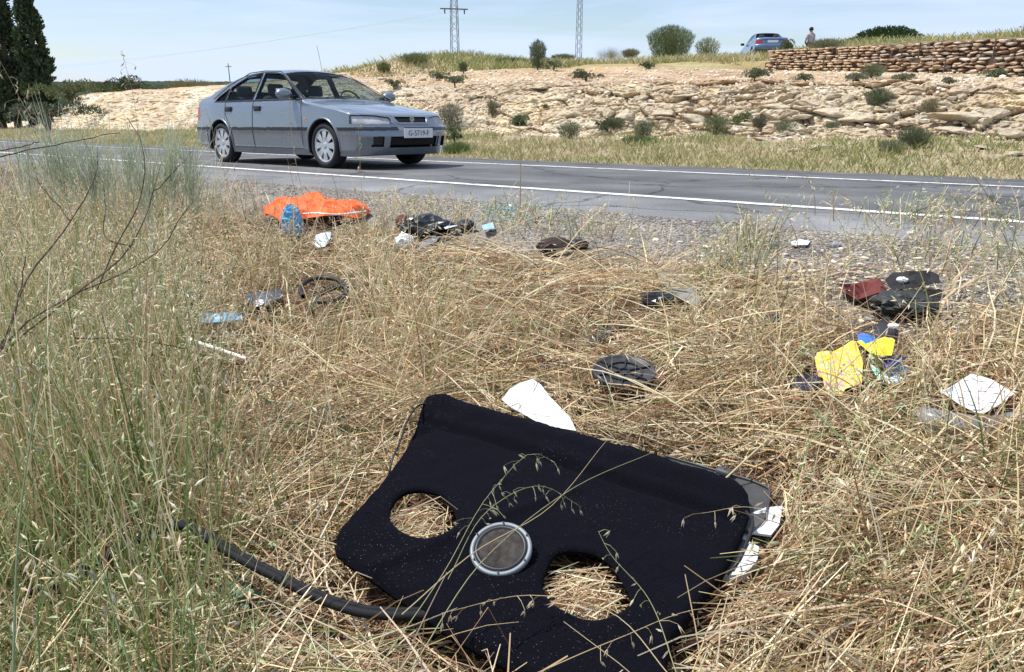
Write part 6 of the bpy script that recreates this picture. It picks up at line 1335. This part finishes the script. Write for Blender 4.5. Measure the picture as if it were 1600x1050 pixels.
    # left side: dense standing wild oats, higher away from the middle
    n0 = 10500; x, y = polar(n0, r, 1.0, 8.5, p=.9); lf = leftness(x, y); k = verge_ok(x, y, r, .3) & (r.random(n0) < lf * 1.0 + .02) & (uv_of(x, y)[1] < -3.6); x, y, lf = x[k], y[k], lf[k]; m, _ = in_feet(x, y); x, y, lf = x[~m], y[~m], lf[~m]
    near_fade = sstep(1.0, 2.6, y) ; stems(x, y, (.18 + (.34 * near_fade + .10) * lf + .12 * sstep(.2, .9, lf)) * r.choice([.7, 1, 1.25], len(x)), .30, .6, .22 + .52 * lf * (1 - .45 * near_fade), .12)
    # left front corner: long fresh green blades
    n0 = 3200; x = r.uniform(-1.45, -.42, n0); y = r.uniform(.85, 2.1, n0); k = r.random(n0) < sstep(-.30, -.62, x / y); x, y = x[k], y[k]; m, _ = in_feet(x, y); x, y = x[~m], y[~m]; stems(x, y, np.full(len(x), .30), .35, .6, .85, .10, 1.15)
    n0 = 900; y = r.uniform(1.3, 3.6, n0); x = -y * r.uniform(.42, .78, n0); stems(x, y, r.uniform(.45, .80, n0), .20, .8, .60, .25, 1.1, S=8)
    # scattered upright golden stems over the middle ground
    n0 = 900; x, y = polar(n0, r, 1.9, 7.0); k = verge_ok(x, y, r, .5); m, _ = in_feet(x, y); k &= ~m; stems(x[k], y[k], r.uniform(.30, .60, k.sum()), .42, .5, .25, .3, 1.1, S=8)
    for q0, q1, ya, yb, nn in ((.22, .62, 1.15, 2.3, 70), (-.25, .25, 1.05, 1.35, 14), (-.62, -.25, 1.05, 2.0, 45), (.1, .6, 2.3, 3.6, 60)):
        y = r.uniform(ya, yb, nn); x = y * r.uniform(q0, q1, nn); m, _ = in_feet(x, y); k = ~m; stems(x[k], y[k], r.uniform(.16, .34, k.sum()), .7, .3, .35, 1.0, 1.0)
    # right edge tussocks, taller
    for cx, cy, nn, h, s_, gp in ((2.05, 3.6, 180, .32, .28, .35), (1.75, 2.35, 120, .26, .15, .3), (2.5, 4.6, 130, .30, .3, .45), (2.35, 3.0, 220, .28, .25, .3), (1.05, 3.55, 110, .42, .10, .55), (1.35, 4.15, 70, .36, .09, .5), (.45, 4.6, 60, .30, .12, .4), (1.23, 2.42, 90, .26, .09, .15), (2.2, 2.2, 160, .25, .22, .25), (3.1, 4.7, 70, .38, .3, .5), (-.42, 3.1, 90, .42, .10, .25), (-.62, 3.6, 80, .42, .12, .2), (.02, 5.2, 110, .30, .25, .5), (-.9, 5.4, 240, .32, .5, .3)):
        x = cx + r.normal(size=nn) * s_; y = cy + r.normal(size=nn) * s_; m, _ = in_feet(x, y); stems(x[~m], y[~m], np.full((~m).sum(), h * 1.05), .45, .4, gp, .4)
    # a thin line of weeds on the shoulder edge
    n0 = 2600; u = r.uniform(-10, 11, n0); v = -3.15 - np.abs(r.normal(size=n0)) * .45; k = fbm(u * 2.2, v * 2, 0, 511) > .05; x, y = xy_of(u[k], v[k]); stems(x, y, np.full(len(x), .11), .6, .2, .5, .1)
    out_['stand'] = lst; out_['seed'] = hs
    lab = dict(litter=('straw_litter', 'brown broken straw litter covering the verge soil'), mat=('lying_straw', 'flattened dry golden straw covering the verge'), husk=('fallen_husks', 'pale fallen oat husks strewn through the straw'), stand=('standing_grass', 'standing dry and green wild oat stems on the verge'), seed=('oat_spikelets', 'pale drooping oat spikelets on the standing grass'))
    for k, (nm, lb) in lab.items():
        V, F, c = merge(out_[k]); tag(mesh_np(nm, V, F, M_LEAF, col=c), lb, 'grass', kind='stuff')
build_grass()
def build_far_grass():
    r = np.random.default_rng(31); lst = []
    n = 60000; u = np.where(r.random(n) < .8, r.uniform(-26, 12, n), r.uniform(-60, -26, n)); v = 4.62 + 5.0 * r.uniform(size=n) ** .95; k = (fbm(u * .8, v * 1.2, 0, 601) > -.35 - .5 * (v < 7.0) + .5 * sstep(7.5, 9.0, v)) ; u, v = u[k], v[k]; x, y = xy_of(u, v); n = len(x); z = terrain(x, y)
    hgt = (.07 + .12 * np.clip(.5 + fbm(u * .7, v, 0, 603), 0, 1)) * (.55 + .45 * sstep(4.6, 6, v)) ; C = curves(np.stack([x, y, z], -1), r.uniform(0, 6.28, n), np.pi / 2 - np.abs(r.normal(size=n)) * .4, np.full(n, .7), hgt * r.uniform(.6, 1.4, n), 2, r, .2)
    gm = sstep(-.3, .3, fbm(u * .5, v * .9, 0, 605))[:, None]; a = pick(PAL_FAR, np.array([.3, .25, .12, .18, .05, .1]), n, r); b = pick(PAL_FAR, np.array([.1, .05, .3, .03, .35, .17]), n, r); V = ribbon(C, r.uniform(.010, .024, n), r, b * (1 - gm) + a * gm, .3); lst.append(V)
    V, F, c = merge(lst); tag(mesh_np('far_verge_grass', V, F, M_BUSH, col=c), 'low green and straw-coloured grass along the far side of the road', 'grass', kind='stuff')
    # ridge and slope growth
    lst = []; n = 60000; u = r.uniform(-48, 14, n); v = 12.2 + 22 * r.uniform(size=n) ** .8; m = fbm(u * .35, v * .5, 0, 607, 4); cov = np.where(v > np.where(u > -13, 27.5, 22), .9, -.12) + 1.0 * sstep(-15, -20, u) * sstep(-40, -32, u) * sstep(16, 18, v) - .15 * sstep(16, 13, v)
    k = m + cov * 1.0 > .52; u, v = u[k], v[k]; x, y = xy_of(u, v); z = terrain(x, y); q = np.stack([x - WALL0[0], y - WALL0[1]], -1); dw = q @ WN; sw = q @ WD; k = ~((dw > -1.3) & (dw < 2.5) & (sw < WLEN + .5) & (sw > -8)) & ~((np.abs(x - park.location.x) < 1.4) & (np.abs(y - park.location.y) < 3)); x, y, z, u, v, dw = x[k], y[k], z[k], u[k], v[k], dw[k]; n = len(x)
    C = curves(np.stack([x, y, z], -1), r.uniform(0, 6.28, n), np.pi / 2 - np.abs(r.normal(size=n)) * .45, np.full(n, .7), (.16 + .20 * (v > 20)) * r.uniform(.5, 1.5, n), 2, r, .2); gm = sstep(-.25, .35, fbm(u * .4, v * .4, 0, 609))[:, None]
    a = pick(PAL_FAR, np.array([.3, .3, .1, .25, 0.02, .1]), n, r); b = pick(PAL_FAR, np.array([.1, .05, .3, .02, .35, .2]), n, r); lst.append(ribbon(C, r.uniform(.03, .06, n), r, b * (1 - gm) + a * gm, .3))
    V, F, c = merge(lst); tag(mesh_np('ridge_grass', V, F, M_BUSH, col=c), 'dry and green scrub grass on the slope and skyline above the cutting', 'grass', kind='stuff')
    # tall growth on top of the wall, with poppies
    n = 9000; s = r.uniform(-6, WLEN - 1.2, n); off = -r.uniform(.75, 5, n); p = WALL0[None] + WD[None] * s[:, None] + WN[None] * off[:, None]; x, y = p.T; z = terrain(x, y, True); tall = sstep(9.0, 1.5, s); h = .10 + .42 * tall; C = curves(np.stack([x, y, z], -1), r.uniform(0, 6.28, n), np.pi / 2 - np.abs(r.normal(size=n)) * .3, np.full(n, .9), h * r.uniform(.5, 1.2, n), 3, r, .15)
    cc = pick(PAL_FAR, np.array([.2, .2, .2, .15, .1, .15]), n, r); V, F, c = ribbon(C, r.uniform(.012, .035, n), r, cc, .3); tag(mesh_np('wall_top_grass', V, F, M_BUSH, col=c), 'rank grass growing along the top of the stone wall', 'grass', kind='stuff')
    tips = C[:, -1][(s > -3) & (s < 5.0) & (off > -2.5)]; tips = tips[r.permutation(len(tips))[:110]]; P = np.repeat(tips, 4, 0); D = r.normal(size=P.shape) * .8 + np.array([0, 0, .5]); D /= np.linalg.norm(D, axis=1)[:, None]
    V, F, c = leaves(P, D, r.uniform(.03, .06, len(P)), r.uniform(.03, .06, len(P)), jit((.60, .035, .02), len(P), r), r); tag(mesh_np('poppies', V, F, M_BUSH, col=c), 'red poppies in the rank grass on top of the wall', 'poppies', kind='stuff')
build_far_grass()
# single long stems that cross the view, each one a plant of its own
def oat(px0, py0, z0, path, col, w, spk_, label, seed, group=None):
    """path: list of (px, py, Y) along the stem; spk_ = (start fraction, count, size)"""
    r = np.random.default_rng(seed); P = np.array([at(a, b, Y) for a, b, Y in path]); base = P[0].copy(); C = spline(P, 18); t = empty('oat_stalk', tuple(base), 0, label, 'grass stalk', group)
    V, F = tube(C - base, np.linspace(w, w * .35, 18), 6); m = flat('stalk', col, .5) if False else M_LEAF; mesh_np('stem', V, F, m, parent=t, col=np.tile(np.array(col) * .9, (len(V), 1)), smooth=True)
    s0, cnt, sz = spk_
    if cnt:
        tt = np.linspace(s0, .995, cnt); idx = np.clip((tt * 17).astype(int), 0, 16); fr = (tt * 17 - idx)[:, None]; Q = C[idx] * (1 - fr) + C[idx + 1] * fr; hv = C[idx + 1] - C[idx]; hv /= np.linalg.norm(hv, axis=1)[:, None]
        off = r.normal(size=Q.shape) * np.array([.02, .012, .004]); off[:, 2] -= .012; tip = Q + off; parts = [tube([a - base, (a + b) / 2 - base + np.array([0, 0, .004]), b - base], [.0005, .0005, .0005], 3) for a, b in zip(Q, tip)]
        V, F = join(parts); tag(mesh_np('pedicels', V, F, M_LEAF, parent=t, col=np.tile(np.array(col), (len(V), 1))), kind='stuff')
        D = r.normal(size=Q.shape) * .3 + hv * .35; D[:, 2] -= .9; D /= np.linalg.norm(D, axis=1)[:, None]; c = np.array(col)[None] * .4 + np.array([[.80, .74, .58]]) * .6; D2 = D + r.normal(size=D.shape) * .22; D2 /= np.linalg.norm(D2, axis=1)[:, None]
        a = husks(tip - base, D, sz * r.uniform(.85, 1.2, cnt), sz * .24 * np.ones(cnt), np.repeat(c, cnt, 0) * r.uniform(.8, 1.1, (cnt, 1)), r); b = husks(tip - base, D2, sz * r.uniform(.8, 1.1, cnt), sz * .2 * np.ones(cnt), np.repeat(c, cnt, 0) * r.uniform(.7, 1.05, (cnt, 1)), r)
        V, F, cc = merge([a, b]); tag(mesh_np('spikelets', V, F, M_LEAF, parent=t, col=np.clip(cc, 0, 1)), kind='stuff')
    return t
ST, GR, PG = (.62, .50, .30), (.22, .30, .12), (.42, .42, .22)
OATS = [
 ([(628, 960, 1.22), (745, 860, 1.36), (850, 800, 1.45), (948, 688, 1.62)], ST, .0013, (0, 0, 0), 'bare straw stem slanting over the shelf from below the speaker up to the right'),
 ([(640, 1050, 1.05), (760, 870, 1.30), (900, 760, 1.45), (1022, 706, 1.56)], PG, .0013, (0, 0, 0), 'long greenish stem slanting over the shelf towards its far right edge'),
 ([(590, 1045, 1.06), (690, 900, 1.22), (775, 760, 1.38), (838, 708, 1.45), (862, 720, 1.46)], PG, .0011, (.55, 16, .017), 'slender green oat stalk with hanging spikelets left of the speaker top'),
 ([(700, 905, 1.25), (760, 800, 1.33), (850, 760, 1.40), (905, 790, 1.40)], PG, .0009, (.35, 16, .016), 'arching oat stalk with green spikelets over the speaker'),
 ([(1190, 880, 1.34), (1240, 830, 1.38), (1180, 794, 1.40), (1095, 802, 1.40)], ST, .0010, (.55, 6, .022), 'dry oat tip with fat pale spikelets over the right end of the shelf'),
 ([(1050, 1060, 1.0), (960, 960, 1.12), (830, 930, 1.18), (690, 958, 1.18)], ST, .0010, (.45, 12, .020), 'dry oat stalk arching low across the bottom of the shelf'),
 ([(1060, 1060, .98), (1010, 930, 1.12), (950, 860, 1.20), (935, 830, 1.24)], PG, .0009, (.2, 10, .018), 'thin oat stalk crossing the right hole of the shelf'),
 ([(820, 1060, 1.0), (960, 1000, 1.10), (1110, 950, 1.2), (1195, 960, 1.22)], ST, .0010, (.3, 12, .019), 'dry oat stalk lying over the bottom right corner of the shelf'),
 ([(205, 1050, 1.0), (160, 900, 1.1), (90, 700, 1.25), (25, 560, 1.4)], GR, .0016, (.6, 6, .022), 'green stalk leaning left in the lower left corner'),
 ([(330, 1040, 1.02), (240, 870, 1.15), (150, 650, 1.35), (95, 480, 1.5)], GR, .0014, (.6, 10, .018), 'long green stalk leaning left through the tall grass'),
 ([(20, 1060, .85), (30, 820, .95), (62, 600, 1.05), (85, 470, 1.1)], (.30, .38, .20), .0020, (0, 0, 0), 'pale green blade standing upright at the left edge'),
 ([(60, 1060, .90), (85, 900, .95), (150, 880, .97), (175, 940, .97)], GR, .0012, (.5, 6, .028), 'oat stalk with big white drooping husks in the lower left corner'),
 ([(1270, 640, 2.0), (1400, 770, 1.7), (1500, 900, 1.4), (1560, 1060, 1.12)], (.18, .28, .10), .0028, (0, 0, 0), 'thick dark green stem slanting down through the straw at the right'),
 ([(1120, 760, 1.9), (1250, 640, 2.1), (1400, 500, 2.5), (1445, 440, 2.9)], (.74, .62, .38), .0028, (0, 0, 0), 'stout pale straw crossing the yellow magazine'),
 ([(1080, 640, 2.3), (1180, 570, 2.5), (1320, 500, 2.8), (1450, 466, 3.1)], (.70, .58, .36), .0024, (0, 0, 0), 'pale straw running above the magazine to the olive bag'),
 ([(812, 360, 5.2), (813, 300, 5.15), (813, 220, 5.1), (812, 190, 5.1)], (.66, .56, .36), .006, (0, 0, 0), 'single straight straw standing up in front of the round shrub'),
 ([(506, 620, 2.6), (512, 480, 2.62), (500, 380, 2.66), (470, 290, 2.7), (455, 205, 2.74), (452, 150, 2.76)], ST, .0016, (.72, 9, .020), 'tall dry oat stalk standing in front of the moving car'),
 ([(560, 470, 3.2), (566, 330, 3.25), (562, 240, 3.3), (560, 190, 3.3)], ST, .0014, (.55, 9, .022), 'dry oat stalk rising before the front bumper of the car'),
 ([(420, 420, 3.3), (370, 330, 3.35), (345, 250, 3.4), (322, 170, 3.4)], ST, .0014, (.45, 16, .024), 'dry oat stalk rising before the rear wheel of the car'),
 ([(240, 400, 2.9), (222, 280, 2.95), (208, 150, 3.0), (190, 78, 3.0)], ST, .0014, (.62, 16, .020), 'tallest dry oat stalk at the left, its tip against the sky'),
 ([(200, 420, 2.6), (150, 280, 2.65), (60, 200, 2.7), (0, 95, 2.7)], ST, .0015, (.35, 22, .022), 'dry oat stalk leaning left in front of the poplars'),
 ([(150, 450, 2.3), (110, 330, 2.35), (70, 220, 2.4), (45, 130, 2.4)], ST, .0014, (.4, 24, .020), 'dry oat stalk with many husks in front of the dark poplars'),
 ([(1490, 560, 2.6), (1530, 430, 2.6), (1560, 330, 2.65), (1530, 262, 2.65)], PG, .0015, (.6, 9, .026), 'green oat stalk at the right standing above the road edge'),
 ([(1420, 520, 2.9), (1400, 400, 2.9), (1340, 320, 2.95), (1240, 270, 2.95)], PG, .0013, (.5, 14, .024), 'arching oat stalk before the right part of the road'),
 ([(1300, 440, 3.3), (1270, 350, 3.3), (1190, 290, 3.35), (1160, 240, 3.35)], ST, .0013, (.5, 14, .026), 'oat stalk with grey husks over the middle of the road'),
 ([(1580, 560, 2.2), (1600, 420, 2.2), (1560, 330, 2.25), (1440, 300, 2.25)], PG, .0014, (.4, 14, .022), 'oat stalk bowing in from the right edge over the white line'),
 ([(1330, 540, 2.9), (1262, 420, 2.9), (1256, 350, 2.95), (1262, 300, 3.0)], PG, .0016, (0, 0, 0), 'upright green stem on the gravel right of centre'),
 ([(1600, 470, 2.0), (1540, 300, 2.1), (1470, 240, 2.1), (1400, 262, 2.1)], PG, .0013, (.4, 14, .020), 'nodding green oat head in front of the far white line'),
]
for i, (p, c, w, sp_, lb) in enumerate(OATS): oat(0, 0, 0, p, c, w, sp_, lb, 700 + i)
# more nameless oat stalks with airy heads in the tall grass at the left: part of the mass
def airy():
    r = np.random.default_rng(77); lst = []; n = 420; px = r.uniform(-60, 330, n); Y = r.uniform(1.9, 4.6, n); x = (px - 800) / FPX * Y * 1.02; y = Y; z = terrain(x, y); hh = r.uniform(.55, .92, n) * np.where(px > 240, .8, 1)
    C = curves(np.stack([x, y, z], -1), r.uniform(0, 6.28, n), np.pi / 2 - np.abs(r.normal(size=n)) * .12, np.full(n, .5) + r.uniform(-.5, .5, n), hh, 8, r, .05, 2.2); col = np.where(r.random(n)[:, None] < .5, pick(PAL_GREENISH, W_G, n, r), pick(PAL_STRAW, W_STRAW, n, r)); lst.append(ribbon(C, np.full(n, .0022) * (1 + Y * .1), r, col, .3))
    K = 15; tt = r.uniform(.62, 1, (n, K)); idx = np.clip((tt * 8).astype(int), 0, 7); fr = (tt * 8 - idx)[..., None]; ii = np.arange(n)[:, None]; P = (C[ii, idx] * (1 - fr) + C[ii, idx + 1] * fr).reshape(-1, 3); P = P + r.normal(size=P.shape) * np.array([.028, .028, .012]); D = r.normal(size=P.shape) * .45; D[:, 2] -= .7; D /= np.linalg.norm(D, axis=1)[:, None]
    s = r.uniform(.8, 1.3, len(P)) * 1.1; lst.append(husks(P, D, .020 * s, .0052 * s, pick(np.array([(.82, .77, .64), (.76, .70, .54), (.70, .60, .46)]), np.ones(3), len(P), r), r)); V, F, c = merge(lst); tag(mesh_np('airy_oat_grass', V, F, M_LEAF, col=c), 'tall airy wild oats with pale husks on the left of the verge', 'grass', kind='stuff')
airy()
# broom shrub reaching in from the left with bare dark branches and grey-green sprays
def broom_fg():
    r = np.random.default_rng(55); Y0 = 2.25; b = on(-60, 640); t = empty('broom_shrub', tuple(b), 0, 'broom shrub with bare dark branches and grey-green sprays reaching in from the left edge', 'shrub')
    BR = [[(-60, 640, 1.9), (5, 530, 2.0), (40, 440, 2.1), (110, 345, 2.2), (150, 270, 2.3), (152, 240, 2.35)], [(-60, 630, 1.9), (40, 520, 2.1), (130, 450, 2.2), (205, 385, 2.35), (240, 300, 2.5), (252, 255, 2.6)], [(-60, 620, 1.95), (60, 490, 2.1), (130, 455, 2.25), (245, 392, 2.45), (290, 330, 2.55), (312, 300, 2.6)],
          [(-40, 560, 1.9), (0, 545, 1.95), (20, 500, 2.0), (35, 440, 2.0), (40, 400, 2.0)], [(205, 385, 2.35), (165, 370, 2.4), (165, 310, 2.45), (150, 250, 2.45)], [(150, 455, 2.25), (175, 400, 2.3), (225, 280, 2.4), (222, 220, 2.45), (200, 185, 2.5)], [(110, 345, 2.2), (60, 280, 2.3), (40, 230, 2.35)],
          [(240, 300, 2.5), (270, 270, 2.55), (300, 235, 2.6)], [(-40, 255, 2.0), (60, 232, 2.1), (130, 216, 2.2), (190, 208, 2.25)], [(-40, 240, 2.0), (20, 232, 2.1), (60, 222, 2.2)], [(115, 528, 2.1), (200, 530, 2.2), (290, 545, 2.3)]]
    for i, q in enumerate(BR):
        C = spline(np.array([at(*p) for p in q]), 16) ; C = C + .006 * np.stack([fbm(np.arange(16) * .6 + i * 9, 0 * C[:, 0], 0, 61 + j) for j in range(3)], -1)
        V, F = tube(C - b, np.linspace(.0038 if i < 3 else .0022, .0013, 16), 6); mesh_np('branch', V, F, M_BARK, parent=t, smooth=True)
    lst = []
    FANS = [(258, 305, 2.6, 16, 800, .35), (285, 300, 2.6, 14, 650, .5), (300, 318, 2.55, 12, 350, .7), (152, 300, 2.35, 16, 650, -.25), (120, 300, 2.35, 14, 450, -.5), (78, 285, 2.3, 14, 350, -.3), (210, 285, 2.5, 16, 450, 0.), (232, 330, 2.5, 14, 350, .1), (45, 300, 2.25, 14, 220, -.4), (180, 320, 2.4, 16, 300, .1)]
    for (cx, cy, Y, rr, n, ln) in FANS:
        for s_ in range(5):
            m = int(n // 5 * .32); ox, oy = r.normal() * rr, r.normal() * rr * .7; lean = ln + r.normal() * .25
            P = np.array([at(cx + ox + r.normal() * 5, cy + oy - 12 + r.normal() * 20, Y + r.normal() * .02) for _ in range(m)]); az = np.where(r.random(m) < .5 + .5 * np.clip(lean * 1.4, -.9, .9), 0., np.pi) + r.normal(size=m) * .7
            el = np.pi / 2 - np.abs(r.normal(size=m)) * (.34 + .40 * abs(lean)); C = curves(P, az, el, el + r.normal(size=m) * .12, r.uniform(.05, .17, m), 3, r, .06); col = jit([(.56, .60, .44), (.42, .48, .32), (.68, .70, .56)][s_ % 3], m, r, .22, .05); lst.append(ribbon(C, np.full(m, .0019), r, col * .8, .3, col))
    V, F, c = merge(lst); tag(mesh_np('twigs', V - b, F, M_LEAF, parent=t, col=c), kind='stuff')
broom_fg()
# small green thistles in the straw
def thistle(px, py, s, label, seed):
    r = np.random.default_rng(seed); p = on(px, py, .03); t = empty('thistle', tuple(p), 0, label, 'plant')
    for k in range(9):
        a = k * 2.4 + r.uniform(-.2, .2); L = s * r.uniform(.7, 1.1); e0 = r.uniform(.4, 1.1); m = 9; C = curves(np.zeros((1, 3)), np.array([a]), np.array([e0]), np.array([e0 - 1.1]), np.array([L]), m - 1, r, .05)[0]; T = np.gradient(C, axis=0); S = np.cross(T, [0, 0, 1.]); S /= np.linalg.norm(S, axis=1)[:, None]
        w = L * .24 * np.sin(np.linspace(.25, np.pi, m)) * (1 + .5 * (np.arange(m) % 2)); V = np.concatenate([C - S * w[:, None] + [0, 0, .004], C, C + S * w[:, None] + [0, 0, .004]]); F = np.concatenate([[(i, i + 1, m + i + 1, m + i), (m + i, m + i + 1, 2 * m + i + 1, 2 * m + i)] for i in range(m - 1)]); c = jit((.14, .22, .13), len(V), r, .12)
        mesh_np('leaf', V, F, M_LEAF, parent=t, col=c)
thistle(205, 768, .085, 'small grey-green thistle in the straw above the rubber seal', 1); thistle(362, 940, .085, 'small green thistle in the straw just below the rubber seal', 2)
